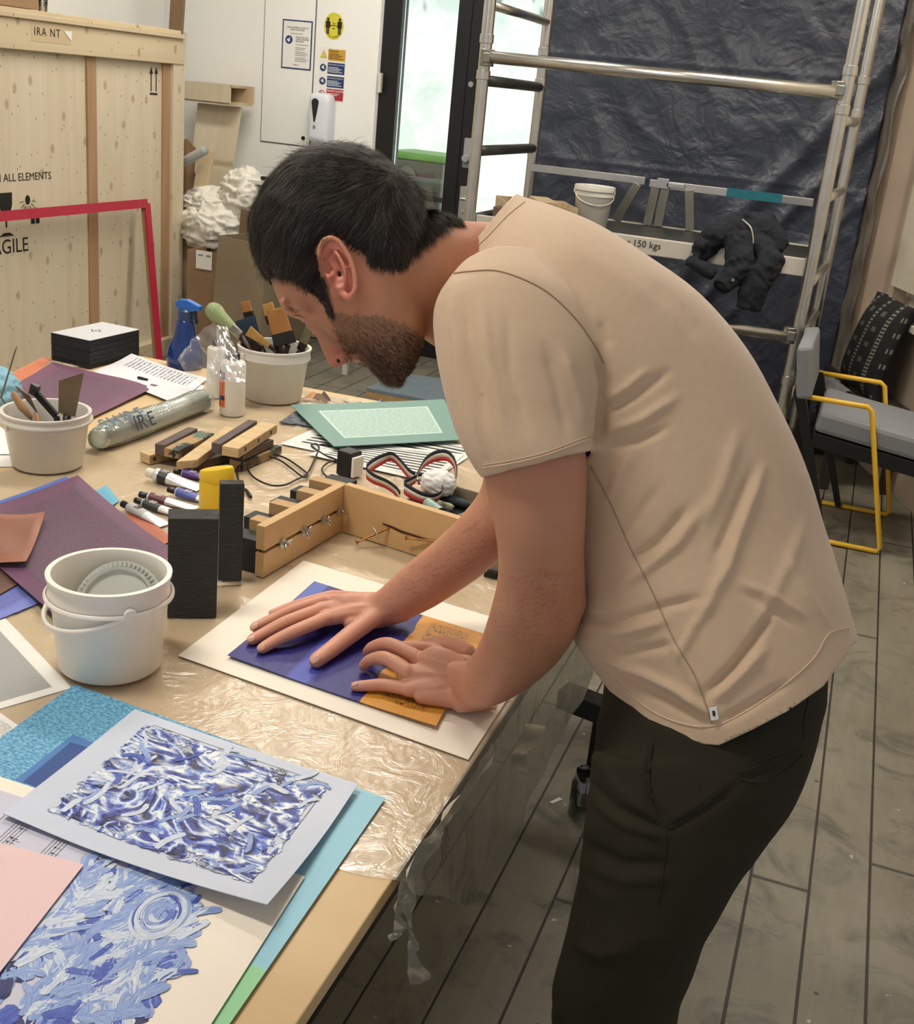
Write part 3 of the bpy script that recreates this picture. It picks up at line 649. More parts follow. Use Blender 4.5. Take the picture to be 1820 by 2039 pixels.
# ---------------------------------------------------------------- scaffold tower
M['alu'] = plain('scaffold_aluminium', rgb(204, 202, 198), .3, 1, var=.16, scale=12, bump=.03)
M['aluD'] = plain('dull_aluminium', rgb(150, 148, 138), .42, 1, var=.2, scale=10, bump=.03)
M['dkrub'] = plain('dark_rung', rgb(70, 72, 70), .45, .6)
def scaffold():
    p = thing('scaffold_tower', 'aluminium scaffold tower with two frames, guard rails and a work platform', 'scaffold', (-1, 5.65, 0))
    P = {'FL': (-1.763, 5.2), 'BL': (-1.758, 6.12), 'FR': (-.213, 5.2), 'BR': (-.18, 6.12)}
    for k, (x, y) in P.items():
        b = MB(); b.tube([(x, y, .12), (x, y, 2.9)], .0265, 20)
        for h in (.55, 1.68, 1.83): b.tube([(x, y, h-.02), (x, y, h-.018), (x, y, h+.018), (x, y, h+.02)], [.0265, .031, .031, .0265], 20)
        q = b.build('upright', M['alu'], p, True, 50)
        b = MB(); b.tube([(x, y, .01), (x, y, .13)], .019, 12); b.lathe([(0, 0), (.06, 0), (.06, .008), (0, .008)], (x, y, 0), 24); b.build('base_foot', M['aluD'], q, True, 40)
    for h in (.45, .75, 1.05, 1.355, 1.658, 1.97):
        b = MB(); b.tube([(-1.762, 5.22, h), (-1.759, 6.10, h)], .024 if h < 1.9 else .02, 16); b.build('rung', M['dkrub'] if h < 1.9 else M['alu'], p, True)
    for h in (.45, .725, .965, 1.325, 1.64):
        b = MB(); b.tube([(-.21, 5.22, h), (-.182, 6.1, h)], .022, 16); b.build('rung', M['alu'], p, True)
    for h, r in ((1.752, .026), (.748, .024)):
        b = MB(); b.tube([(-1.72, 5.17, h+.004), (-.25, 5.17, h-.008)], r, 20); q = b.build('guard_rail', M['alu'], p, True)
        for x in (-1.74, -.235):
            b = MB(); b.box((x, 5.175, h), (.035, .05, .04)); b.tube([(x-.01, 5.19, h-.035), (x-.01, 5.19, h+.035)], .032, 14); b.build('clamp', M['aluD'], q, True, 40, .003)
    # back guard frame over the platform
    q = MB(); q.box((-1.435, 6.05, 1.262), (.61, .022, .038)); q.box((-.70, 6.05, 1.255), (.81, .022, .038)); g = q.build('toe_guard', M['alu'], p, bevel=.002)
    for (a, c) in ((-1.165, -1.25), (-1.07, -1.085), (-1.02, -1.03), (-.90, -.865)):
        b = MB(); b.bar((a, 6.04, 1.245), (c*1.0, 6.04, 1.05), .045, .02, (0, 1, 0)); b.build('strut', M['aluD'], p, bevel=.002)
    b = MB(); b.box((-1.035, 6.03, 1.262), (.06, .02, .05)); b.box((-.97, 6.03, 1.258), (.09, .02, .022)); b.build('latch', M['chrome'], g, bevel=.002)
    b = MB(); b.box((-.58, 6.047, 1.256), (.27, .026, .042)); b.build('blue_tape', plain('teal_tape', rgb(22, 104, 120), .5), g)
    # platform
    b = MB(); b.box((-.99, 5.66, 1.035), (1.5, .84, .018)); d = b.build('deck', plain('black_phenolic_deck', rgb(44, 44, 42), .45, var=.35, scale=12, bump=.15, bs=120), p)
    wbm = plain('worn_white_beam', rgb(196, 190, 178), .5, var=.1); b = MB(); b.box((-.99, 6.085, 1.02), (1.5, .03, .06)); b.build('platform_beam', wbm, p, bevel=.004); b = MB(); b.box((-.99, 5.235, 1.035), (1.5, .03, .075)); f = b.build('platform_beam', wbm, p, bevel=.004)
    q = aty(1290, 487, 5.218); text('lettering', 'max. loading 150 kgs', q+Vector((.06, 0, -.002)), XD, ZD, .042, M['ink'], f, 'RIGHT')
scaffold()
M['bucketw'] = plain('white_bucket_plastic', rgb(216, 212, 204), .35, var=.03, bump=.02, Subsurface_Weight=.1, Subsurface_Radius=(.02, .02, .02))
def bucket(name, label, c, r0, r1, h, hbail=None, group=None, mat_=None, bail=None, wire=False, n=56):
    p = thing(name, label, 'bucket', c, group); mt = mat_ or M['bucketw']; c = Vector(c); t_ = .0025
    b = MB(); pr = [(0, .001), (r0-.006, .001), (r0, .006), (r0+(r1-r0)*.78, h*.78), (r1-.001, h*.79), (r1+.002, h*.8), (r1+.0005, h*.86), (r1, h*.955), (r1+.003, h*.96), (r1+.0035, h*.995), (r1, h), (r1-.004, h*.995), (r1-.006, h*.93), (r0+(r1-r0)*.78-t_, h*.78), (r0-t_, .008), (0, .005)]
    b.lathe(pr, c, n); b.build('bucket_body', mt, p, True, 60)
    return p
def bail(p, c, r, hz, dirv, drop, mt, rad=.0035, flat=1):
    """carry handle: from one side of the rim to the other, lying down against the side facing dirv"""
    d = Vector(dirv).normalized(); s = d.cross(Vector((0, 0, 1))).normalized(); pts = []
    for k in range(25):
        a = math.pi*k/24; pts.append(Vector(c)+Vector((0, 0, hz))+s*math.cos(a)*r+d*math.sin(a)*r*1.03+Vector((0, 0, -drop*math.sin(a)**.8)))
    b = MB(); b.tube(pts, rad, 8, flat=flat); h = b.build('handle', mt, p, True)
    for k in (-1, 1):
        b = MB(); q = Vector(c)+Vector((0, 0, hz))+s*k*r; b.tube([q-s*k*.003, q+s*k*.006], .009, 12); b.build('handle_pivot', p.children[0].data.materials[0], h, True, 40)
    return h
def on_platform():
    c = aty(1177, 436, 5.62); z = 1.045; c = Vector((c.x, 5.62, z))
    p = bucket('plastic_bucket', 'small lidded white bucket standing on the scaffold platform', c, .078, .092, .185)
    b = MB(); b.lathe([(0, .19), (.086, .19), (.088, .194), (.097, .194), (.099, .188), (.099, .172), (.095, .172)], c, 48); b.build('lid', M['bucketw'], p, True, 40)
    bail(p, c, .095, .165, (.45, -1, 0), .055, M['bucketw'], .003)
    # open wooden box left of it
    p, ax = carton('wooden_tray', 'open box of raw boards lying on the platform left of the white bucket', (-1.55, 5.55, 1.045), (.34, .36, .09), .45, M['pine'], flaps=False)
    b = MB(); b.box(Vector((-1.5, 5.5, 1.145)), (.09, .3, .02), ax); b.build('loose_slat', M['pine'], p)
    b = MB(); b.box((-1.66, 5.42, 1.075), (.1, .09, .06)); tag(b.build('wood_offcut', M['cardd'], bevel=.003), 'small dark block on the platform beside the scaffold upright', 'block')
on_platform()
def remesh(b, name, mats, parent, vox, it=4, disp=None, smooth_f=.5, mat_fn=None, relax=()):
    """union the closed shells of b into one skin"""
    me = bpy.data.meshes.new('tmp'); me.from_pydata([tuple(v) for v in b.v], [], b.f)
    bm = bmesh.new(); bm.from_mesh(me); bmesh.ops.recalc_face_normals(bm, faces=bm.faces); bm.to_mesh(me); bm.free()
    o = bpy.data.objects.new('tmp', me); COL.objects.link(o)
    m1 = o.modifiers.new('r', 'REMESH'); m1.mode = 'VOXEL'; m1.voxel_size = vox; m1.adaptivity = 0
    if it: m2 = o.modifiers.new('s', 'SMOOTH'); m2.factor = smooth_f; m2.iterations = it
    dg = bpy.context.evaluated_depsgraph_get(); m3 = bpy.data.meshes.new_from_object(o.evaluated_get(dg)); bpy.data.objects.remove(o)
    m3.update()
    if disp:
        nv = len(m3.vertices); co = np.empty(nv*3, np.float64); m3.vertices.foreach_get('co', co); co = co.reshape(-1, 3)
        no = np.empty(nv*3, np.float64); m3.vertices.foreach_get('normal', no); no = no.reshape(-1, 3)
        if relax:
            ne = len(m3.edges); ev = np.empty(ne*2, np.int64); m3.edges.foreach_get('vertices', ev); ev = ev.reshape(-1, 2); deg = np.bincount(ev.reshape(-1), minlength=nv)[:, None]
            for (c_, r_, n_it) in relax:
                wt = np.clip(1.5-1.5*np.linalg.norm(co-np.array(c_), axis=1)/r_, 0, 1)[:, None]
                for _ in range(n_it):
                    ac = np.zeros_like(co)
                    for k in range(3): ac[:, k] = np.bincount(ev[:, 0], co[ev[:, 1], k], nv)+np.bincount(ev[:, 1], co[ev[:, 0], k], nv)
                    co += wt*.6*(ac/deg-co)
            m3.vertices.foreach_set('co', co.reshape(-1)); m3.update(); m3.vertices.foreach_get('normal', no2 := np.empty(nv*3, np.float64)); no = no2.reshape(-1, 3)
        co = disp(co, no); m3.vertices.foreach_set('co', co.reshape(-1)); m3.update()
    nv = len(m3.vertices); co = np.empty(nv*3, np.float32); m3.vertices.foreach_get('co', co); co = co.reshape(-1, 3)
    org = Vector(((co[:, 0].min()+co[:, 0].max())/2, (co[:, 1].min()+co[:, 1].max())/2, co[:, 2].min()))
    m3.vertices.foreach_set('co', (co-np.array(org, np.float32)).reshape(-1)); m3.update()
    m3.materials.clear()
    for q in (mats if isinstance(mats, (list, tuple)) else [mats]): m3.materials.append(q)
    m3.polygons.foreach_set('use_smooth', [True]*len(m3.polygons)); m3.polygons.foreach_set('material_index', [0]*len(m3.polygons))
    if mat_fn:
        npf = len(m3.polygons); cc = np.empty(npf*3, np.float64); m3.polygons.foreach_get('center', cc); cc = cc.reshape(-1, 3)+np.array(org)
        m3.polygons.foreach_set('material_index', mat_fn(cc).astype(np.int32))
    m3.name = name; o = bpy.data.objects.new(name, m3); COL.objects.link(o)
    po = ORG.get(parent.as_pointer(), Vector((0, 0, 0))) if parent else Vector((0, 0, 0))
    o.location = org-po; ORG[o.as_pointer()] = org
    if parent: o.parent = parent
    return o
def nproj(co):
    C0 = np.array(CAM); q = co-C0; z = q@np.array(FW); u = q@np.array(RT)/z*FP; v = q@np.array(DN)/z*FP
    return np.stack([910+u*CR-v*SR, 1019.5+u*SR+v*CR, z], 1)
def jacket():
    y = 5.2; J = lambda px, py, yy=y: aty(px, py, yy)
    den = plain('black_denim', rgb(24, 27, 36), .9, var=.35, scale=20, bump=.3, bs=300)
    p = thing('denim_jacket', 'black denim jacket thrown over the front edge of the scaffold platform', 'jacket', J(1470, 545))
    b = MB()
    b.tube([J(1385, 515, 5.2), J(1420, 470, 5.22), J(1470, 455, 5.27), J(1520, 455, 5.3), J(1552, 500, 5.28)], [.03, .055, .06, .065, .045], 20)
    b.tube([J(1500, 450, 5.28), J(1535, 520, 5.2), J(1505, 560, 5.17), J(1490, 612, 5.17)], [.05, .065, .07, .055], 20, flat=.6)
    b.tube([J(1470, 470, 5.2), J(1475, 520, 5.15), J(1465, 545, 5.13), J(1440, 572, 5.10)], [.05, .055, .045, .03], 20)
    b.tube([J(1398, 480, 5.17), J(1380, 520, 5.15), J(1420, 545, 5.15)], [.02, .025, .02], 12)
    b.tube([J(1478, 455, 5.25), J(1490, 432, 5.25), J(1500, 445, 5.25)], [.02, .02, .02], 12)
    def dsp(co, no):
        for i in range(len(co)):
            q = Vector(co[i]); d = .010*(1-2*abs(noise.noise(q*14)))+.006*(1-2*abs(noise.noise(q*31+Vector((3, 0, 0)))))
            co[i] += no[i]*d
        return co
    remesh(b, 'jacket_body', den, p, .006, 3, dsp)
    e = J(1440, 566, 5.095); ax = (J(1432, 578, 5.05)-J(1465, 545, 5.13)).normalized()
    b = MB(); b.lathe([(.031, -.02), (.036, -.018), (.037, .02), (.03, .022), (.026, .0), (0, -.004)], e, 24, ax); b.build('cuff', plain('cuff_denim', rgb(16, 18, 24), .95), p, True, 50)
    b = MB(); b.tube(bez([J(1478, 437, 5.2), J(1494, 452, 5.18), J(1499, 470, 5.17), J(1500, 485, 5.165)]), .004, 6); b.build('zip', plain('pale_zip', rgb(170, 168, 160), .4, .6), p, True)
    for q in (J(1377, 506, 5.11), J(1460, 557, 5.075)): b = MB(); b.tube([q, q+Vector((0, -.008, 0))], .007, 12); b.build('button', M['chrome'], p, True, 40)
jacket()
# ---------------------------------------------------------------- chair, bench, cushion
def chair():
    c = thing('armchair', 'grey upholstered chair with black legs and yellow tubular arms', 'chair', (.1, 4.98, 0)); OX = .03
    gf = plain('grey_upholstery', rgb(128, 130, 134), .85, var=.08, scale=30, bump=.2, bs=400); yl = plain('yellow_tube', rgb(226, 180, 52), .35, var=.03, bump=0); bk = plain('black_wood', rgb(14, 14, 15), .4, bump=0)
    for y, dx in ((4.72, 0), (5.25, .045)):
        b = MB(); pts = [(-.14+dx, y, .594), (.125+dx, y, .594), (.143+dx, y, .58), (.29+dx*.8, y, .03), (.28+dx*.8, y, .012), (.0+dx*.8, y, .012)]
        b.tube(pts, .0105, 12); b.build('arm', yl, c, True)
        b = MB(); b.slab([Vector((-.165+dx, y+.02, .6)), Vector((-.12+dx, y+.02, .6)), Vector((.075+dx, y+.02, .012)), Vector((.05+dx, y+.02, .012))], .05, Vector((0, 1 if y < 5 else -1, 0))); b.build('leg', bk, c)
    b = MB(); X_ = Vector((1, 0, 0)); lean = Vector((-.18, 0, 1)).normalized(); fx = lean.cross(Vector((0, 1, 0))).normalized()*-1
    b.box(Vector((-.137, 4.955, .69)), (.06, .53, .21), (fx, Vector((0, 1, 0)), lean)); b.build('backrest', gf, c, bevel=.014)
    b = MB(); b.box((.185, 4.985, .47), (.48, .5, .09), (Vector((1, 0, -.12)).normalized(), Vector((0, 1, 0)), Vector((.12, 0, 1)).normalized())); b.build('seat', gf, c, bevel=.02)
    b = MB(); b.box((.16, 4.985, .395), (.44, .5, .06), (Vector((1, 0, -.12)).normalized(), Vector((0, 1, 0)), Vector((.12, 0, 1)).normalized())); b.build('seat_frame', bk, c, bevel=.004)
chair()
def bench():
    d0, d1 = .62, 1.18
    p = thing('low_bench', 'low dark wooden bench under the blind, half hidden by the armchair', 'bench', wr(.9, 0, .2)); dk = plain('dark_brown_wood', rgb(52, 42, 36), .5)
    b = MB(); b.box(wr((d0+d1)/2, .4, .2), (.36, d1-d0, .05), (WN, WD, Z3)); b.build('seat', dk, p, bevel=.01)
    for d in (d0+.04, d1-.04):
        for o in (.05, .34): b = MB(); b.box(wr(d, .19, o), (.04, .04, .38), (WN, WD, Z3)); b.build('leg', dk, p)
    t = NT('black_woven_cloth'); v = t.coords('UV'); s = t.sep(v)
    st = t.math('ABSOLUTE', t.math('SUBTRACT', t.math('FRACT', t.math('MULTIPLY', s[0], 3)), .5))
    zg = t.math('ABSOLUTE', t.math('SUBTRACT', t.math('FRACT', t.math('MULTIPLY', s[1], 26)), .5))
    band = t.math('LESS_THAN', st, .09); hb = t.math('MULTIPLY', band, t.math('GREATER_THAN', t.math('ADD', zg, t.math('MULTIPLY', st, 2)), .3))
    blk = t.math('MULTIPLY', t.math('GREATER_THAN', st, .36), t.math('MULTIPLY', t.math('LESS_THAN', t.math('FRACT', t.math('MULTIPLY', s[1], 6)), .3), t.math('GREATER_THAN', t.math('FRACT', t.math('MULTIPLY', s[0], 30)), .5)))
    t.set(t.mix(t.math('MULTIPLY', t.math('MAXIMUM', hb, blk), .55), rgb(16, 16, 17), rgb(150, 150, 140)), .9)
    b = MB()
    def cu(u, v): 
        e = (1-(2*u-1)**4)*(1-(2*v-1)**4); return wr(.66+.46*u+.1*(1-v)*0, .44+.44*v, .1+.10*(1-v)+.07*e)
    b.grid(cu, 24, 24, .06)
    tag(b.build('woven_cushion', t.m, smooth=True), 'black cushion with pale woven chevron bands leaning below the blind', 'cushion')
    b = MB(); q = wr(.98, .47, .33)
    b.grid(lambda u, v: wr(.75+.42*u, .435+.05*math.sin(math.pi*v)+.012*noise.noise(Vector((u*9, v*7, 0))), .27+.11*v), 30, 16, .002)
    tag(b.build('clear_bag', glassy('clear_film', (.85, .85, .85, 1), .1, .3, .6, 30, rgb(170, 168, 164)), smooth=True), 'clear plastic bag lying on the low bench', 'bag')
    b = MB(); a = wr(.44, .0, .14); b.box(a+Vector((0, 0, .3)), (.05, .26, .26), (WN, WD, Z3)); b.box(a+WN*.03+Vector((0, 0, .085)), (.14, .26, .17), (WN, WD, Z3))
    tag(b.build('dark_case', plain('dark_brown_leather', rgb(44, 36, 34), .45), bevel=.02), 'dark brown upright case at the left end of the bench', 'case')
bench()
# ================================================================ TABLE AND WHAT LIES ON IT
M['tabletop'] = wood('birch_tabletop', rgb(218, 190, 146), rgb(198, 164, 116), 'X', .8, .5, ring=5, contrast=.5, knots=False)
M['plyedge'] = plain('ply_edge', rgb(184, 150, 104), .65, var=.2, scale=30)
M['clear'] = glassy('clear_polythene', (.97, .97, .95, 1), .22, .3, .45, 16, rgb(206, 198, 182), refl=.13)
TX0, TX1, TY0, TY1 = -2.05, -.362, .1, 2.92
def table():
    p = thing('work_table', 'large pale birch work table covered with paper, pots and tools', 'table', ((TX0+TX1)/2, 1.5, 0))
    b = MB(); b.box(((TX0+TX1)/2, (TY0+TY1)/2, T-.011), (TX1-TX0, TY1-TY0, .022)); b.build('tabletop', M['tabletop'], p, bevel=.002)
    b = MB(); 
    b.box((TX1-.05, (TY0+TY1)/2, T-.07), (.03, TY1-TY0-.1, .094)); f = b.build('frame_rail', M['black'], p)
    for a in (((TX0+.05, (TY0+TY1)/2, T-.07), (.03, TY1-TY0-.1, .094)), (((TX0+TX1)/2, TY0+.05, T-.07), (TX1-TX0-.14, .03, .094)), (((TX0+TX1)/2, TY1-.05, T-.07), (TX1-TX0-.14, .03, .094))):
        b = MB(); b.box(*a); b.build('frame_rail', M['black'], p)
    for x in (TX0+.05, TX1-.05):
        for y in (TY0+.08, TY1-.08): b = MB(); b.box((x, y, (T-.03)/2), (.05, .05, T-.03)); b.build('leg', M['black'], p, bevel=.003)
table()
def psheet(name, label, cat, cs, h, mt, lift=(0, 0, 0, 0), th=.0005, wob=.0, jit=0, n=24, group=None, mats=None, parent=None, world=False, seed=0):
    """paper: corners in order (0,0),(1,0),(1,1),(0,1) of its own uv"""
    P = [Vector(c) if world else atz(c[0], c[1], h+l) for c, l in zip(cs, lift)]
    for q, l in zip(P, lift): q.z = h
    def fn(u, v):
        uu, vv = u, v
        if jit:
            if v in (0, 1): vv = v+jit*noise.noise(Vector((u*60, v*9+seed, 1)))
            if u in (0, 1): uu = u+jit*noise.noise(Vector((v*60, u*9+seed, 4)))
        q = P[0]*(1-uu)*(1-vv)+P[1]*uu*(1-vv)+P[2]*uu*vv+P[3]*(1-uu)*vv
        W_ = ((1-u)*(1-v), u*(1-v), u*v, (1-u)*v)
        q.z += sum(l*max(0, (w_-.25)/.75)**1.6 for l, w_ in zip(lift, W_))
        if wob: q.z += wob*(1+noise.noise(Vector((u*2.2+seed, v*2.2, seed))))*min(1, 6*min(u, 1-u, v, 1-v)+.3)
        return q+Vector((0, 0, th))
    b = MB(); b.grid(fn, n, n, th)
    o = b.build(name, mt, parent, smooth=False)
    if label: tag(o, label, cat, group)
    return o, fn
def uvmat(name): t = NT(name); v = t.coords('UV'); return t, v, t.sep(v)
def rectmask(t, s, u0, u1, v0, v1, soft=.004):
    def edge(x, a, up): 
        mr = t.node('ShaderNodeMapRange'); t.L(x, mr.inputs[0]); mr.inputs[1].default_value = a-soft; mr.inputs[2].default_value = a+soft
        mr.inputs[3].default_value = 0 if up else 1; mr.inputs[4].default_value = 1 if up else 0; return mr.outputs[0]
    a = t.math('MULTIPLY', edge(s[0], u0, 1), edge(s[0], u1, 0)); c = t.math('MULTIPLY', edge(s[1], v0, 1), edge(s[1], v1, 0)); return t.math('MULTIPLY', a, c)
def streak(t, su, sv, scale=4, lo=.4, hi=.6, rough=.7, detail=6):
    n = t.noise(t.coords('UV', (su, sv, 1)), scale, detail, rough); return t.ramp(n, [(lo, (0, 0, 0, 1)), (hi, (1, 1, 1, 1))])
def sheets():
    # --- one big colour print: cyan texture left, pale blue and green at the right margin
    t, v, s = uvmat('cyan_green_print')
    c = t.mix(streak(t, 26, 60, 3, .44, .56), rgb(124, 186, 214), rgb(66, 132, 178))
    c = t.mix(rectmask(t, s, .60, 1.1, -.1, 1.1, .02), c, rgb(150, 202, 222))
    c = t.mix(rectmask(t, s, .6, 1.1, -.1, .47, .003), c, rgb(150, 210, 160))
    t.set(c, .55)
    TLp, TRp = atz(149, 1368, T), atz(767, 1595, T); dn = (atz(600, 1838, T)-TRp).normalized()*.62
    psheet('colour_print', 'large sheet printed cyan, pale blue and green, lowest under the painted sheets', 'print', [TLp+dn, TRp+dn, TRp, TLp], T+.004, t.m, world=True, th=.0008)
    cp = bpy.data.objects['colour_print']; pl = plain('mid_blue_print', rgb(74, 122, 184), .55, var=.1); t, v, s = uvmat('dark_blue_print'); t.set(t.mix(streak(t, 20, 40, 3, .42, .56), rgb(60, 104, 172), rgb(22, 40, 104)), .55)
    psheet('printed_block', None, None, [(30, 1553), (95, 1576), (200, 1484), (145, 1463)], T+.0048, pl, th=.0002, n=2, parent=cp); psheet('printed_block', None, None, [(45, 1557), (88, 1572), (188, 1492), (141, 1478)], T+.0050, t.m, th=.0002, n=2, parent=cp)
    # --- cream sheet carrying the second blue painting
    t, v, s = uvmat('cream_lavender'); 
    c = t.mix(rectmask(t, s, -.1, .805, -.1, .955, .002), rgb(240, 230, 216), rgb(198, 198, 216)); t.set(c, .6)
    TRc = atz(607, 1745, T+.008); d = (atz(420, 2039, T+.008)-TRc).normalized(); e = (atz(0, 1546, T+.008)-TRc).normalized()
    cs = [TRc+e*.52+d*.5, TRc+d*.5, TRc, TRc+e*.52]
    o, fc = psheet('cream_sheet', 'cream sheet with lavender field and swirling blue and white paint, near the table corner', 'painting', cs, T+.007, t.m, world=True, th=.0009)
    # --- first lavender painting
    t, v, s = uvmat('lavender_paper'); t.set(t.mix(t.noise(v, 2, 3), rgb(186, 196, 216), rgb(206, 212, 226)), .5)
    o1, f1 = psheet('lavender_sheet', 'lavender sheet of printed music painted over with navy, blue and white strokes', 'painting', [(5, 1620), (532, 1802), (713, 1562), (268, 1413)], T+.011, t.m, lift=(.004, .022, .004, .002), th=.0009, n=40)
    return o, fc, o1, f1
cream, fcream, lav, flav = sheets()
def local(fn, u, v, dz): q = fn(min(max(u, 0), 1), min(max(v, 0), 1)); return q+Vector((0, 0, dz))
def music(parent, fn, u0, u1, v0, v1, rows, seed, along='u', dz=.0004):
    """printed staves as a thin ink layer"""
    random.seed(seed); b = MB()
    def ln(a, c, w_):
        A = local(fn, *a, dz); B = local(fn, *c, dz); n = (B-A).cross(Vector((0, 0, 1))).normalized()*w_/2
        k = 6; vs = []
        for i in range(k+1): q = local(fn, a[0]+(c[0]-a[0])*i/k, a[1]+(c[1]-a[1])*i/k, dz); vs += [q+n, q-n]
        b.add(vs, [(2*i, 2*i+1, 2*i+3, 2*i+2) for i in range(k)])
    P = (lambda a, c: (a, c)) if along == 'u' else (lambda a, c: (c, a))
    A0, A1, B0, B1 = (u0, u1, v0, v1) if along == 'u' else (v0, v1, u0, u1)
    for r in range(rows):
        c = B0+(B1-B0)*(r+.5)/rows; g = (B1-B0)/rows*.075
        for k in range(-2, 3): ln(P(A0, c+k*g), P(A1, c+k*g), .0005)
        for k in range(7): x = A0+(A1-A0)*k/6; ln(P(x, c-2*g), P(x, c+2*g), .0006)
        for k in range(34):
            x = rnd(A0, A1); y = c+random.randint(-3, 3)*g*.6; q = local(fn, *P(x, y), dz); r_ = .0011
            b.add([q+Vector((math.cos(a)*r_*1.3, math.sin(a)*r_, 0)) for a in [i*1.047 for i in range(6)]], [tuple(range(6))])
            ln(P(x, y), P(x, y+g*2.2), .0004)
    for (a, c) in (((u0, v0), (u1, v0)), ((u1, v0), (u1, v1)), ((u1, v1), (u0, v1)), ((u0, v1), (u0, v0))): ln(a, c, .0006)
    b.build('printed_music', M['ink'], parent)
def paintmat(name, c1, c2):
    t = NT(name); n = t.noise(t.coords('UV', (17, .9, 1)), 1.0, 5, .7, .5)
    t.set(t.mix(t.ramp(n, [(.4, (0, 0, 0, 1)), (.62, (1, 1, 1, 1))]), c1, c2), .38); t.bump(n, .4, .001); return t.m
M['p_navy'] = paintmat('navy_paint', rgb(18, 20, 74), rgb(36, 40, 120)); M['p_blue'] = paintmat('cobalt_paint', rgb(38, 54, 160), rgb(96, 124, 204))
M['p_mid'] = paintmat('pale_blue_paint', rgb(96, 130, 206), rgb(178, 196, 228)); M['p_white'] = paintmat('white_paint', rgb(234, 238, 238), rgb(150, 174, 220)); M['p_black'] = paintmat('blue_black_paint', rgb(10, 12, 36), rgb(22, 24, 70))
def strokes(parent, fn, area, N, wid, ln_, mats, wts, seed, ang=None, curl=1.0, dz0=.0006, name='paint_strokes', dens=None):
    random.seed(seed); b = MB(); u0, u1, v0, v1 = area
    U = (fn(1, .5)-fn(0, .5)); V = (fn(.5, 1)-fn(.5, 0)); lu, lv = U.length, V.length; layer = 0
    for k in range(N):
        for _try in range(20):
            u, v = rnd(u0, u1), rnd(v0, v1)
            if dens is None or dens(u, v): break
        a = (ang if ang is not None else rnd(0, 6.3))+rnd(-.6, .6); cv = rnd(-1, 1)*curl; L = rnd(*ln_); w_ = rnd(*wid); n = 12; step = L/n
        x, y = u*lu, v*lv; pts = []
        for i in range(n+1):
            pts.append((x, y, a)); a += cv*math.cos(i*.28+k)*step/.02*.4+rnd(-.05, .05); x += math.cos(a)*step; y += math.sin(a)*step
        dz = dz0+.0005*k/N; b.cur = random.choices(range(len(mats)), wts)[0]; vs = []; uv = []
        n2 = 4
        for i, (x, y, a) in enumerate(pts):
            tt = i/n; ww = w_*(min(1, (tt+.06)*6)**.5)*(min(1, (1.06-tt)*5)**.5)*(1+.25*noise.noise(Vector((k*3.1, i*.9, 0)))); 
            for j in range(n2+1):
                sj = j/n2*2-1; ox = x-math.sin(a)*ww*sj/2+rnd(-.0004, .0004)*(abs(sj) == 1); oy = y+math.cos(a)*ww*sj/2
                ridge = .00012*math.cos(sj*7+k)
                q = local(fn, ox/lu, oy/lv, dz+ridge); vs.append(q); uv.append((j/n2+k*.37, tt*L/.02+k*1.7))
        N2 = n2+1; b.add(vs, [(i*N2+j, i*N2+j+1, (i+1)*N2+j+1, (i+1)*N2+j) for i in range(n) for j in range(n2)], uv)
    return b.build(name, [M[q] for q in mats], parent, smooth=True)
def uvof(fn, px, py):
    u, v = .5, .5
    for _ in range(30):
        q = proj(local(fn, u, v, 0)); e = 1e-3; a = proj(local(fn, min(u+e, 1), v, 0)) if u < 1-e else q; ju = ((proj(local(fn, u+e, v, 0))[0]-q[0])/e, (proj(local(fn, u+e, v, 0))[1]-q[1])/e) if u+e <= 1 else ((q[0]-proj(local(fn, u-e, v, 0))[0])/e, (q[1]-proj(local(fn, u-e, v, 0))[1])/e)
        jv = ((proj(local(fn, u, v+e, 0))[0]-q[0])/e, (proj(local(fn, u, v+e, 0))[1]-q[1])/e) if v+e <= 1 else ((q[0]-proj(local(fn, u, v-e, 0))[0])/e, (q[1]-proj(local(fn, u, v-e, 0))[1])/e)
        dx, dy = px-q[0], py-q[1]; D_ = ju[0]*jv[1]-ju[1]*jv[0]
        u += .8*(dx*jv[1]-dy*jv[0])/D_; v += .8*(ju[0]*dy-ju[1]*dx)/D_; u = min(max(u, -0.0), 1); v = min(max(v, 0), 1)
    return u, v
def inpoly(u, v, P):
    r = False
    for i in range(len(P)):
        (x0, y0), (x1, y1) = P[i], P[(i+1) % len(P)]
        if (y0 > v) != (y1 > v) and u < (x1-x0)*(v-y0)/(y1-y0)+x0: r = not r
    return r
music(lav, flav, .13, .90, .13, .93, 6, 4, 'v')
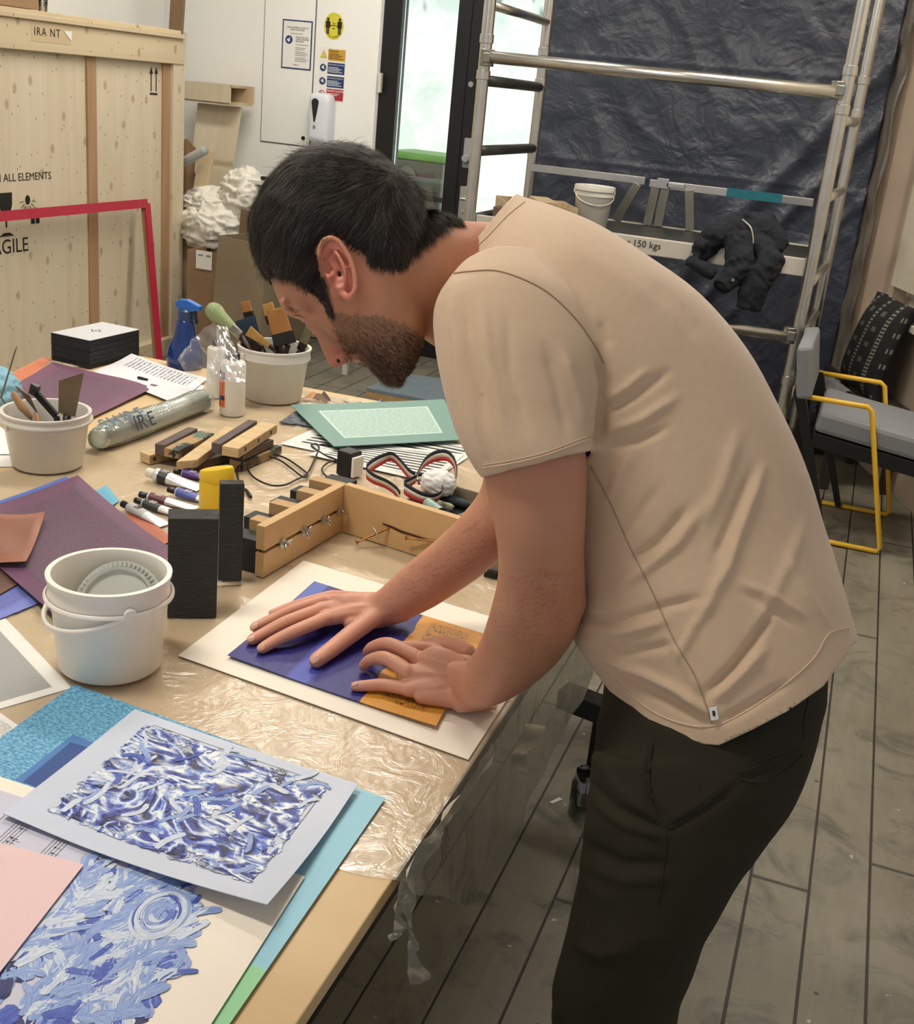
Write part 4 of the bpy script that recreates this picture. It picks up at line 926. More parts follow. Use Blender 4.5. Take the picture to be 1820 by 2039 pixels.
def paint_layer():
    t, v, sp = uvmat('smeared_paint')
    A = t.coords('UV', (2.6, 1.5, 1), (0, 0, .35)); n1 = t.noise(A, 1.75, 2.6, .5, 1.9); n2 = t.noise(t.coords('UV', (1.5, 3.0, 1), (0, 0, .5)), 1.9, 3.2, .55, 2.3); n3 = t.noise(t.coords('UV', (1, 1, 1)), 3.4, 3, .6, 1.0)
    fine = t.noise(t.coords('UV', (2.2, 1.5, 1), (0, 0, .35)), 9, 5, .7, 2.6); n1 = t.math('ADD', n1, t.math('MULTIPLY', t.math('SUBTRACT', fine, .5), .10)); n2 = t.math('ADD', n2, t.math('MULTIPLY', t.math('SUBTRACT', fine, .5), .12))
    K = lambda r, g, b_: rgb(r, g, b_)
    c = t.ramp(n1, [(.32, K(10, 10, 44)), (.39, K(24, 26, 96)), (.42, K(48, 66, 168)), (.45, K(150, 176, 224)), (.475, K(232, 236, 238)), (.50, K(206, 218, 234)), (.525, K(84, 118, 206)), (.555, K(34, 52, 160)), (.595, K(16, 20, 86)), (.70, K(10, 10, 40))])
    c2 = t.ramp(n2, [(.36, K(20, 22, 84)), (.42, K(50, 68, 168)), (.455, K(140, 166, 220)), (.49, K(236, 240, 240)), (.54, K(224, 230, 236)), (.565, K(120, 150, 214)), (.62, K(36, 48, 144))])
    c = t.mix(t.ramp(n3, [(.44, (0, 0, 0, 1)), (.54, (1, 1, 1, 1))]), c, c2); t.set(c, .35); t.bump(t.math('ADD', n2, t.math('MULTIPLY', n1, .6)), .9, .004)
    def edge(x, a, b_): mr = t.node('ShaderNodeMapRange'); t.L(x, mr.inputs[0]); mr.inputs[1].default_value = a; mr.inputs[2].default_value = b_; return mr.outputs[0]
    ec = t.noise(t.coords('UV', (1, 1, 1)), 9, 5, .7, .6); m_ = t.math('MINIMUM', t.math('MINIMUM', edge(sp[0], .02, .16), edge(sp[0], .98, .84)), t.math('MINIMUM', edge(sp[1], .02, .16), edge(sp[1], .98, .84)))
    gap = t.noise(t.coords('UV', (2.2, 2.4, 1), (0, 0, .9)), 3.2, 5, .66, 2.2)
    al = t.math('MULTIPLY', t.math('GREATER_THAN', t.math('ADD', m_, t.math('MULTIPLY', ec, .9)), .66), t.math('GREATER_THAN', t.math('ADD', gap, t.math('MULTIPLY', m_, .06)), .455))
    t.L(al, t.b.inputs['Alpha'])
    b = MB(); b.grid(lambda u, v: local(flav, .07+.87*u, .07+.88*v, .0011), 30, 30); b.build('paint_layer', t.m, lav, smooth=True)
paint_layer()
ar = (.11, .89, .12, .92)
strokes(lav, flav, ar, 40, (.004, .009), (.03, .06), ['p_white', 'p_mid', 'p_blue'], [6, 3, 2], 14, ang=1.2, curl=3.4, dz0=.0013)
music(cream, fcream, .30, .74, .02, .90, 4, 6, 'v')
PA = [uvof(fcream, *q) for q in ((212, 1768), (250, 1742), (325, 1772), (368, 1830), (345, 1890), (322, 1960), (262, 2012), (220, 2039), (5, 2039), (60, 1985), (130, 1905), (185, 1850), (203, 1800))]
PB_ = [uvof(fcream, *q) for q in ((110, 1785), (160, 1722), (200, 1755), (140, 1850), (60, 1915), (2, 1960), (2, 1890))]
bx = lambda P: (min(q[0] for q in P), max(q[0] for q in P), min(q[1] for q in P)-.0, max(q[1] for q in P))
for (P, n_, sd) in ((PA, 300, 21), (PB_, 110, 22)):
    ia = lambda u, v, P=P: inpoly(u, v, P)
    strokes(cream, fcream, bx(P), int(n_*.45), (.012, .022), (.025, .05), ['p_mid', 'p_blue', 'p_white', 'p_navy'], [6, 4, 2, 1], sd, ang=-1.2, curl=1.0, dens=ia)
    strokes(cream, fcream, bx(P), n_, (.005, .012), (.02, .05), ['p_mid', 'p_white', 'p_blue'], [7, 5, 2], sd+5, ang=1.2, curl=2.6, dz0=.0011, dens=ia)
def ring_strokes():
    random.seed(5); b = MB(); cu, cv_ = uvof(fcream, 318, 1822); U = (fcream(1, .5)-fcream(0, .5)).length; V = (fcream(.5, 1)-fcream(.5, 0)).length; ms = ['p_mid', 'p_white', 'p_blue']
    for k in range(34):
        r = rnd(.010, .034); a0 = rnd(0, 6.3); sp = rnd(1.2, 3.2); w_ = rnd(.003, .008); b.cur = random.choices(range(3), [4, 5, 2])[0]; vs = []; uv = []
        for i in range(15):
            a = a0+sp*i/14; e = math.sin(math.pi*(i+.6)/15.2)**.5
            for j in range(4): rr = r+(j/3-.5)*w_*e; vs.append(local(fcream, cu+rr*math.cos(a)*.85/U, cv_+rr*math.sin(a)*1.15/V, .0017+.0003*k/34+.0002*math.cos(j*3+k))); uv.append((j/3+k*.4, i*.2+k))
        b.add(vs, [(i*4+j, i*4+j+1, i*4+j+5, i*4+j+4) for i in range(14) for j in range(3)], uv)
    b.build('paint_strokes', [M[q] for q in ms], cream, smooth=True)
ring_strokes()
def more_sheets():
    S = psheet
    # pink sheet with brown grain print
    t, v, s = uvmat('pink_print'); c = t.mix(t.math('MULTIPLY', streak(t, 5, 60, 4, .48, .6), rectmask(t, s, -.1, .72, .3, .93, .05)), rgb(226, 194, 196), rgb(176, 130, 122)); t.set(c, .55)
    TR_ = atz(167, 1721, T+.013); e = (atz(0, 1678, T+.013)-TR_).normalized(); d = (atz(0, 1935, T+.013)-TR_).normalized()
    S('pink_sheet', 'pale pink sheet with brown grain print lying on the cream sheet', 'print', [TR_+e*.3+d*.42, TR_+d*.42, TR_, TR_+e*.3], T+.012, t.m, world=True, th=.0009)
    # grey photograph print with white border
    t, v, s = uvmat('grey_photo'); c = t.mix(rectmask(t, s, -.2, .955, .045, .955, .002), rgb(232, 230, 224), rgb(160, 162, 160))
    c = t.mix(t.math('MULTIPLY', rectmask(t, s, -.1, .5, .32, .66, .02), .55), c, t.mix(streak(t, 6, 8, 2, .4, .6), rgb(80, 82, 82), rgb(150, 150, 148))); c = t.mix(rectmask(t, s, -.1, .62, .62, .8, .003), c, rgb(214, 216, 214)); t.set(c, .4)
    A = atz(143, 1370, T+.002); u_ = (atz(8, 1228, T+.002)-A); w_ = (atz(0, 1411, T+.002)-A).normalized()
    A2 = A+u_*1.35
    S('photo_print', 'grey photographic print with white border lying left of the near bucket', 'print', [A+w_*.5, A, A2, A2+w_*.5], T+.001, t.m, world=True, wob=.002)
    t, v, s = uvmat('bw_score'); c = t.mix(t.math('MULTIPLY', streak(t, 3, 40, 3, .5, .55), rectmask(t, s, .1, .9, .1, .85)), rgb(228, 226, 222), rgb(80, 80, 82)); t.set(c, .6)
    S('score_sheet', 'small white sheet with grey printed lines at the left edge, below the grey print', 'print', [(-60, 1480), (-5, 1492), (36, 1445), (-10, 1412)], T+.003, t.m)
    # purple sheets
    def purple(nm, c1, c2, c3, a=.1):
        t, v, s = uvmat(nm); big = t.noise(t.coords('UV', (1.5, 6, 1)), 1.6, 4, .6, .5)
        c = t.mix(big, c1, c2); c = t.mix(t.math('MULTIPLY', streak(t, 14, 60, 2.4, .44, .56), t.math('MULTIPLY', rectmask(t, s, a, 1-a, a, 1-a, .03), .85)), c, c3); t.set(c, .5, Sheen_Weight=.2); return t.m
    pm = purple('plum_print', rgb(112, 58, 96), rgb(86, 58, 84), rgb(64, 50, 66))
    S('plum_sheet', 'large plum purple print lying behind the near bucket, curling at its corners', 'print', [(-104, 1038), (155, 948), (348, 1098), (150, 1262)], T+.010, pm, lift=(.0, .012, .010, .008), wob=.004, n=34)
    S('plum_sheet', 'plum purple print behind the tool pot, beside the bubble-wrapped roll', 'print', [(-30, 800), (105, 722), (315, 768), (150, 848)], T+.006, purple('plum_print_b', rgb(124, 64, 102), rgb(98, 60, 88), rgb(80, 54, 76)), lift=(0, .006, .004, 0), wob=.003, n=30, seed=4)
    og = purple('orange_print', rgb(214, 120, 76), rgb(226, 140, 96), rgb(190, 90, 50))
    S('orange_sheet', 'orange print peeping out beneath the far plum print', 'print', [(-30, 770), (85, 712), (106, 716), (10, 790)], T+.003, og)
    b1 = purple('blue_print', rgb(78, 116, 200), rgb(60, 92, 176), rgb(36, 56, 126))
    S('blue_sheet', 'bright blue print showing along the upper edge of the near plum print', 'print', [(-100, 1030), (132, 950), (180, 985), (-60, 1080)], T+.006, b1, lift=(0, .008, 0, 0), wob=.002)
    S('cyan_sheet', 'cyan print corner between near plum print and paint tubes', 'print', [(130, 1010), (212, 966), (238, 998), (170, 1040)], T+.004, purple('cyan_print', rgb(110, 184, 208), rgb(90, 168, 200), rgb(80, 150, 190)))
    S('rust_sheet', 'rust orange print corner under the right side of the near plum print', 'print', [(200, 1060), (273, 1013), (345, 1075), (260, 1120)], T+.005, purple('rust_print', rgb(176, 92, 60), rgb(190, 100, 66), rgb(150, 80, 60)))
    S('blue_sheet', 'deep blue print with lilac deckled edge under the plum print left of the near bucket', 'print', [(-110, 1190), (-60, 1110), (110, 1190), (-10, 1238)], T+.003, purple('blue_lilac_print', rgb(128, 134, 210), rgb(96, 110, 190), rgb(40, 58, 130), .14), jit=.012, wob=.002)
    S('brown_sheet', 'dark brown print between plum and blue prints at the left edge', 'print', [(-110, 1160), (-60, 1090), (60, 1150), (-10, 1190)], T+.007, purple('brown_print', rgb(108, 66, 50), rgb(90, 54, 44), rgb(60, 40, 34)))
    S('terracotta_sheet', 'small terracotta brown curled print on top of the near plum print', 'print', [(-60, 1118), (-50, 1020), (90, 1021), (52, 1120)], T+.018, purple('terracotta_print', rgb(142, 86, 62), rgb(156, 98, 74), rgb(110, 70, 54)), lift=(0, .006, .014, .012), wob=.005)
    # white papers
    t, v, s = uvmat('typed_page'); ln = t.math('GREATER_THAN', t.math('FRACT', t.math('MULTIPLY', s[1], 22)), .55); c = t.mix(t.math('MULTIPLY', t.math('MULTIPLY', streak(t, 40, 22, 1, .45, .5), ln), rectmask(t, s, .55, .92, .1, .9)), rgb(226, 226, 232), rgb(110, 112, 120)); t.set(c, .6)
    S('typed_page', 'white typed page between the card stack and the bubble-wrapped roll', 'paper', [(185, 740), (262, 705), (414, 754), (352, 806)], T+.006, t.m, lift=(0, .012, .002, 0), wob=.003)
    S('typed_page', 'lower white page under the right end of the typed page', 'paper', [(200, 735), (280, 716), (408, 770), (380, 815)], T+.003, t.m, wob=.002, seed=3)
    for i, q in enumerate((((-40, 905), (-60, 850), (14, 835), (70, 905)), ((-40, 930), (-60, 890), (20, 870), (60, 930)))):
        S('white_sheet', ('upper' if i == 0 else 'lower')+' plain cream sheet at the left edge behind the tool pot', 'paper', list(q), T+.004-.003*i, M['paperw'], lift=(0, 0, .004, 0))
    # heavy watercolour paper and the print being pressed
    t, v, s = uvmat('watercolour_paper'); t.set(rgb(238, 230, 216), .75); t.bump(t.noise(t.coords('Object'), 900, 2), .25, .0006)
    BL, TL_ = Vector((-.856, 1.351, 0)), Vector((-.862, 1.779, 0)); BR = Vector((-.366, 1.292, 0)); TR2 = BR+(TL_-BL)
    for q in (BL, TL_, BR, TR2): q.z = T+.003
    S('watercolour_paper', 'large white deckle-edged paper under the blue and orange print', 'paper', [BL, BR, TR2, TL_], T+.003, t.m, world=True, th=.0012, jit=.006, n=60)
    t, v, s = uvmat('blue_orange_print'); 
    cb = t.mix(streak(t, 60, 4, 2, .4, .65), rgb(34, 30, 104), rgb(50, 50, 140)); cb = t.mix(rectmask(t, s, .0, .09, .45, 1.1, .01), cb, rgb(84, 100, 186)); cb = t.mix(t.math('MULTIPLY', rectmask(t, s, .30, .40, -.1, .9, .012), .7), cb, rgb(76, 92, 196))
    cb = t.mix(t.math('MULTIPLY', rectmask(t, s, .09, .30, .15, .85, .02), t.math('MULTIPLY', streak(t, 50, 30, 2, .45, .5), .6)), cb, rgb(24, 22, 84))
    co = t.mix(streak(t, 5, 5, 2, .3, .7), rgb(220, 158, 60), rgb(200, 136, 44))
    st = t.math('MULTIPLY', t.math('MAXIMUM', rectmask(t, s, .72, .93, .08, .58, .008), rectmask(t, s, .72, .93, .66, .95, .008)), streak(t, 90, 14, 2, .5, .56, .8))
    co = t.mix(st, co, rgb(58, 34, 12)); wv = t.math('ADD', .635, t.math('MULTIPLY', t.noise(v, 7, 4), .04)); isb = t.math('LESS_THAN', s[0], wv)
    t.set(t.mix(isb, co, cb), .5); t.bump(t.noise(v, 60, 4), .2, .001)
    return S('collage_print', 'ultramarine and orange print of music pressed flat under both hands', 'print', [(453, 1305), (868, 1446), (966, 1263), (626, 1158)], T+.0055, t.m, lift=(.004, .006, .0, .002), th=.0008, n=40)
more_sheets()
def polythene():
    def fn(u, v):
        x = -1.62+1.262*u+.03*noise.noise(Vector((v*9, 1, 2)))*(1-u); y = 1.02+.03*noise.noise(Vector((u*12, 5, 1)))*(1-v)+1.86*v
        w_ = max(0, 1-2*abs(noise.noise(Vector((x*7+y*3, y*9, 1)))))**7; w2 = max(0, 1-2*abs(noise.noise(Vector((x*15, y*12-x*5, 7)))))**6
        am = max(0, noise.noise(Vector((x*2.1, y*2.1, 5)))+.35); am *= min(1, max(0, max(-.9-x, 1.27-y, y-1.81)*30))
        return Vector((x, y, T+.0012+am*(.0055*w_+.004*w2)))
    b = MB(); b.grid(fn, 240, 300)
    p = tag(b.build('polythene_sheet', M['clear'], smooth=True), 'crinkled clear polythene sheet spread over the table and hanging off its right edge', 'plastic sheet')
    def dr(u, v):
        y = 1.02+1.84*v; dp = .19+.03*math.sin(y*5)+.02*noise.noise(Vector((y*6, 0, 0)))-.15*max(0, 1-(v/.12)); z = T+.002-dp*u
        out = .004+.028*math.sin(u*1.3)+.012*noise.noise(Vector((y*9, u*1.2, 3)))*u
        return Vector((TX1+out, y, z))
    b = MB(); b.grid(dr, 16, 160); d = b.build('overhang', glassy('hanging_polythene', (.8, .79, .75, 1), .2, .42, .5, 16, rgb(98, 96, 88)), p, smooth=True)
    # torn strips hanging from the sheet
    milk = glassy('milky_strip', (.75, .74, .7, 1), .25, .5, .4, 20, rgb(170, 164, 148))
    def strip(L, R, x, nm='torn_strip'):
        b = MB(); a = bez([atx(px, py, x+.006*noise.noise(Vector((py*.02, 0, 0)))) for px, py in L], 6); c = bez([atx(px, py, x) for px, py in R], 6)
        n = len(a)-1; vs = []; nn = 4
        for i in range(n+1):
            for j in range(nn+1): q = a[i].lerp(c[i], j/nn); q.x += .008*math.sin(j/nn*math.pi)*math.sin(i*.7)+.004*noise.noise(q*40); vs.append(q)
        b.add(vs, [(i*(nn+1)+j, i*(nn+1)+j+1, (i+1)*(nn+1)+j+1, (i+1)*(nn+1)+j) for i in range(n) for j in range(nn)]); b.build(nm, milk, p, smooth=True)
    strip([(862, 1655), (820, 1715), (803, 1790), (812, 1850), (812, 1920), (818, 1962)], [(880, 1668), (838, 1738), (822, 1800), (824, 1860), (834, 1908), (858, 1942)], -.33)
    strip([(800, 1745), (790, 1800), (786, 1850), (774, 1874)], [(815, 1755), (806, 1810), (806, 1845), (788, 1872)], -.335)
    strip([(978, 1480), (905, 1600), (840, 1680)], [(992, 1490), (914, 1610), (870, 1670)], -.328, 'sheet_edge')
    strip([(1045, 1440), (1035, 1480), (1018, 1505), (1020, 1530)], [(1085, 1445), (1070, 1480), (1052, 1500), (1050, 1536)], -.31, 'curled_scrap')
polythene()
# ---------------------------------------------------------------- pots on the table
def pot(name, label, base, brim, rb, rr, **kw):
    c = atz(base[0], base[1], T+.003); z = proj(c)[2]; h = aty(brim[0], brim[1], c.y).z-c.z; rt = aty(brim[0], brim[1], c.y); z2 = proj(rt)[2]
    p = bucket(name, label, c, rb*z/FP, rr*z2/FP, h, **kw); return p, c, rr*z2/FP, h
M['trans'] = plain('translucent_bucket_plastic', rgb(240, 235, 226), .3, var=.03, bump=.02, Subsurface_Weight=.25, Subsurface_Radius=(.03, .03, .03))
p, nc, nr, nh = pot('plastic_bucket', 'white plastic bucket with a clear lid standing inside it, nearest on the table', (220, 1322), (213, 1135), 99, 117, mat_=M['trans'])
bail(p, nc, nr+.004, nh*.80, (-.75, -1, 0), .036, M['trans'], .0032, 1.5)
b = MB(); b.lathe([(nr+.0035, nh*.80), (nr+.007, nh*.785), (nr+.007, nh*.765), (nr*.985, nh*.76)], nc, 64); b.build('collar', M['trans'], p, True, 60)
def inner_lid():
    ax = Vector((.12, -.82, .56)).normalized(); c = nc+Vector((.005, .012, nh*.60)); r = nr*.80
    b = MB(); b.lathe([(0, .0), (r*.78, 0), (r*.80, .006), (r*.86, .008), (r*.88, .002), (r, .002), (r, -.006), (r*.97, -.006), (r*.96, -.001), (r*.8, -.003), (0, -.003)], c, 56, ax)
    for k in range(56):
        a = 2*math.pi*k/56; u = ax.orthogonal().normalized(); v = ax.cross(u); d = u*math.cos(a)+v*math.sin(a); b.box(c+d*r*.92+ax*.004, (.002, r*.10, .006), (d.cross(ax), d, ax))
    tag(b.build('bucket_lid', plain('clear_lid_plastic', rgb(222, 226, 222), .2, var=.02, bump=0, Transmission_Weight=.35), smooth=True, angle=50), 'translucent ribbed bucket lid propped inside the nearest bucket', 'lid')
inner_lid()
p, tc, tr, th_ = pot('tool_pot', 'white plastic pot holding palette knives, scrapers and a craft knife', (95, 925), (89, 815), 68, 84)
b = MB(); b.lathe([(tr+.002, th_*.83), (tr+.006, th_*.84), (tr+.006, th_*.87), (tr, th_*.87)], tc, 56); b.build('collar', M['bucketw'], p, True, 60)
b = MB(); q = tc+Vector((-tr*.55, -tr*.83, th_*.79)); b.box(q, (.05, .006, .014), rz=-.55); b.build('handle_clip', M['bucketw'], p, bevel=.002)
p, bc, br, bh = pot('brush_pot', 'white plastic pot with wire handle, full of large paint brushes', (543, 793), (547, 688), 56, 71)
b = MB(); w0 = bc+Vector((-br*.5, -br*.9, bh*.82)); b.box(w0, (.014, .012, .026)); h = b.build('handle_lug', M['bucketw'], p, bevel=.002)
b = MB(); b.tube([w0+Vector((0, -.006, 0)), w0+Vector((-.02, -.012, -.03)), w0+Vector((-.055, -.02, -.075))], .0016, 6); b.build('wire_handle', M['chrome'], p, True)
def tools():
    st = plain('worn_steel', rgb(120, 112, 98), .4, .8, var=.4, scale=20); wd = wood('tool_handle', rgb(178, 140, 104), rgb(140, 104, 72), 'Z', 3, knots=False); yb = tc.y
    A = lambda px, py, dy=0: aty(px, py, yb+dy)
    def blade(b, q, th=.0016): n = (q[1]-q[0]).cross(q[2]-q[0]).normalized(); b.slab(q, th, n)
    low = lambda x, y: Vector((tc.x+x, tc.y+y, tc.z+.008))
    # wide scraper
    p = thing('scraper', 'broad rusty steel filling scraper standing in the tool pot', 'scraper', low(.04, 0)); b = MB(); blade(b, [A(117, 822), A(150, 830), A(167, 742), A(118, 758)]); b.build('blade', plain('rusty_steel', rgb(112, 98, 76), .5, .5, var=.5, scale=18), p)
    b = MB(); b.tube([A(134, 826), low(.04, 0)], .009, 10); b.build('handle', M['black'], p, True)
    p = thing('palette_knife', 'long grey palette knife leaning left in the tool pot', 'palette knife', low(.0, -.01)); b = MB(); blade(b, [A(78, 828), A(66, 812), A(30, 768), A(36, 770), A(60, 788)]); b.build('blade', st, p); b = MB(); b.tube([A(72, 822), low(.0, -.01)], .006, 8); b.build('handle', wd, p, True)
    p = thing('palette_knife', 'wooden-handled knife leaning out over the left rim of the tool pot', 'palette knife', low(-.02, .02)); b = MB(); b.tube([A(62, 832, -.02), A(45, 812, -.02), A(28, 786, -.02), A(26, 780, -.02)], [.005, .009, .008, .004], 10); b.build('handle', wd, p, True); b = MB(); b.tube([A(62, 832, -.02), low(-.0, .02)], .003, 6); b.build('blade', st, p, True)
    p = thing('craft_knife', 'black snap-off craft knife standing in the tool pot', 'knife', low(.03, .02)); b = MB(); b.bar(A(66, 776, .02), A(112, 828, .02), .016, .008, (0, -1, 0)); b.bar(A(112, 828, .02), low(.03, .02), .013, .007, (0, -1, 0)); b.build('handle', M['black'], p, bevel=.002); b = MB(); b.bar(A(62, 772, .02), A(76, 780, .02), .024, .014, (0, -1, 0)); b.build('slider', plain('knife_slider', rgb(40, 40, 44), .3), p, bevel=.002)
    b = MB(); b.tube([A(15, 810, .03), A(2, 792, .03), A(30, 700, .05), A(34, 690, .05)], [.002, .002, .0015, .0008], 6); b.tube([low(-.03, .03), A(15, 810, .03)], .002, 6); tag(b.build('wire_tool', st, smooth=True), 'thin bent wire tool sticking up from the tool pot', 'wire tool')
    b = MB(); q = [A(160, 765, .06), A(170, 772, .06), A(184, 748, .06), A(174, 742, .06)]; 
tools()
def brushes():
    yb = bc.y; A = lambda px, py, dy=0: aty(px, py, yb+dy); low = lambda x, y: Vector((bc.x+x, bc.y+y, bc.z+.01))
    br_ = lambda n, c, c2: (lambda t: (t.set(t.mix(t.noise(t.coords('Object', (1, 1, .15)), 120, 3), c, c2), .8), t.bump(t.noise(t.coords('Object', (1, 1, .1)), 260, 2), .6, .003)) and t.m)(NT(n))
    fer = plain('dark_ferrule', rgb(54, 44, 36), .35, .6, var=.3); sil = plain('worn_ferrule', rgb(150, 146, 136), .3, .9, var=.3)
    def flat_brush(label, tip, base, end, w0, w1, th, mb, mf, dy, flen=.022, hl=None):
        a, c = A(*tip, dy), A(*base, dy); d = (c-a).normalized(); sx = d.cross(Vector((0, -1, .2))).normalized(); n = sx.cross(d)
        e = low(*end); p = thing('paint_brush', label, 'brush', e, 'brushes in the pot'); b = MB(); R = []
        for k in range(7):
            f = k/6; w_ = w0+(w1-w0)*f; t_ = th*(.5+.5*f) if k else th*.3; q = a.lerp(c, f); R.append([q+sx*w_/2*math.copysign(abs(math.cos(x))**.35, math.cos(x))+n*t_/2*math.copysign(abs(math.sin(x))**.6, math.sin(x))+d*.004*noise.noise(Vector((x*9, k, 1)))*(k == 0) for x in [2*math.pi*i/36 for i in range(36)]])
        b.rings(R); b.build('bristles', mb, p, True, 60)
        f0 = c-d*.002; f1 = c+d*flen; b = MB(); b.box((f0+f1)/2, (w1*1.03, flen+.004, th*1.1), (sx, d, n)); b.build('ferrule', mf, p, bevel=.002)
        b = MB(); b.tube([f1, f1.lerp(e, .3), e], [min(w1*.3, .014), .009, .008], 10); b.build('handle', hl or fer, p, True)
    org = br_('orange_bristle', rgb(150, 96, 46), rgb(176, 124, 70)); blu = br_('blue_black_bristle', rgb(20, 40, 62), rgb(38, 60, 84)); tan = br_('tan_bristle', rgb(190, 150, 84), rgb(150, 108, 50)); dk = br_('dark_bristle', rgb(26, 24, 22), rgb(52, 40, 30))
    flat_brush('wide brush with orange-brown bristles and black ferrule in the middle of the pot', (548, 616), (562, 664), (.02, -.02), .054, .058, .014, org, M['black'], -.03, .03)
    flat_brush('wide brush with blue-stained bristles at the back left of the pot', (488, 634), (500, 668), (.0, .03), .062, .05, .018, blu, fer, .01, .022)
    flat_brush('tan hair brush rising behind the orange one, near the man', (532, 604), (540, 628), (.01, .04), .032, .036, .012, tan, fer, .03, .02)
    flat_brush('small orange bristle brush at the back of the pot', (488, 600), (494, 622), (-.01, .05), .026, .028, .01, org, fer, .05, .02)
    flat_brush('tan fan brush lying over the left rim of the pot', (494, 658), (538, 690), (.04, 0), .03, .012, .008, tan, fer, -.045, .015)
    flat_brush('black bristle brush below the blue one in the pot', (482, 672), (506, 690), (.02, .01), .04, .03, .012, dk, fer, -.02, .02)
    flat_brush('teal-stained brush leaning right in the pot', (618, 648), (604, 684), (-.01, .02), .024, .022, .01, br_('teal_bristle', rgb(30, 92, 92), rgb(150, 110, 60)), fer, 0, .02)
    # big round mop brush with green hairs, leaning out to the left
    e = low(.03, 0); p = thing('mop_brush', 'round mop brush with pale green hairs leaning out of the brush pot', 'brush', e, None); a, c = A(413, 608, -.05), A(462, 652, -.04); d = (c-a).normalized()
    b = MB(); L = (c-a).length; b.lathe([(0, 0), (.010, .002), (.018, .008), (.0235, .02), (.024, .032), (.019, .048), (.013, L)], a, 32, d); g = br_('green_hair', rgb(134, 150, 104), rgb(166, 178, 134)); hm = b.build('bristles', g, p, True)
    random.seed(2); b = MB(); u = d.orthogonal().normalized(); v = d.cross(u)
    for k in range(900):
        s0 = rnd(.004, .05); an = rnd(0, 6.28); r = .006+.0185*math.sin(min(1, s0/.03)*1.57) if s0 < .03 else .0245-(s0-.03)*.45; q = a+d*s0+(u*math.cos(an)+v*math.sin(an))*r*.96; t2 = (-d*rnd(.5, 1)+(u*math.cos(an)+v*math.sin(an))*rnd(.1, .45)).normalized(); w_ = d.cross(t2).normalized()*.0004; q2 = q+t2*rnd(.004, .009); b.add([q-w_, q+w_, q2], [(0, 1, 2)])
    b.build('stray_hairs', g, hm)
    b = MB(); b.lathe([(.0135, 0), (.0125, .004), (.0125, .03), (.009, .034)], c, 24, d); b.build('ferrule', sil, p, True, 40); b = MB(); b.tube([c+d*.03, c+(e-c)*.5, e], [.009, .008, .006], 10); b.build('handle', fer, p, True)
brushes()
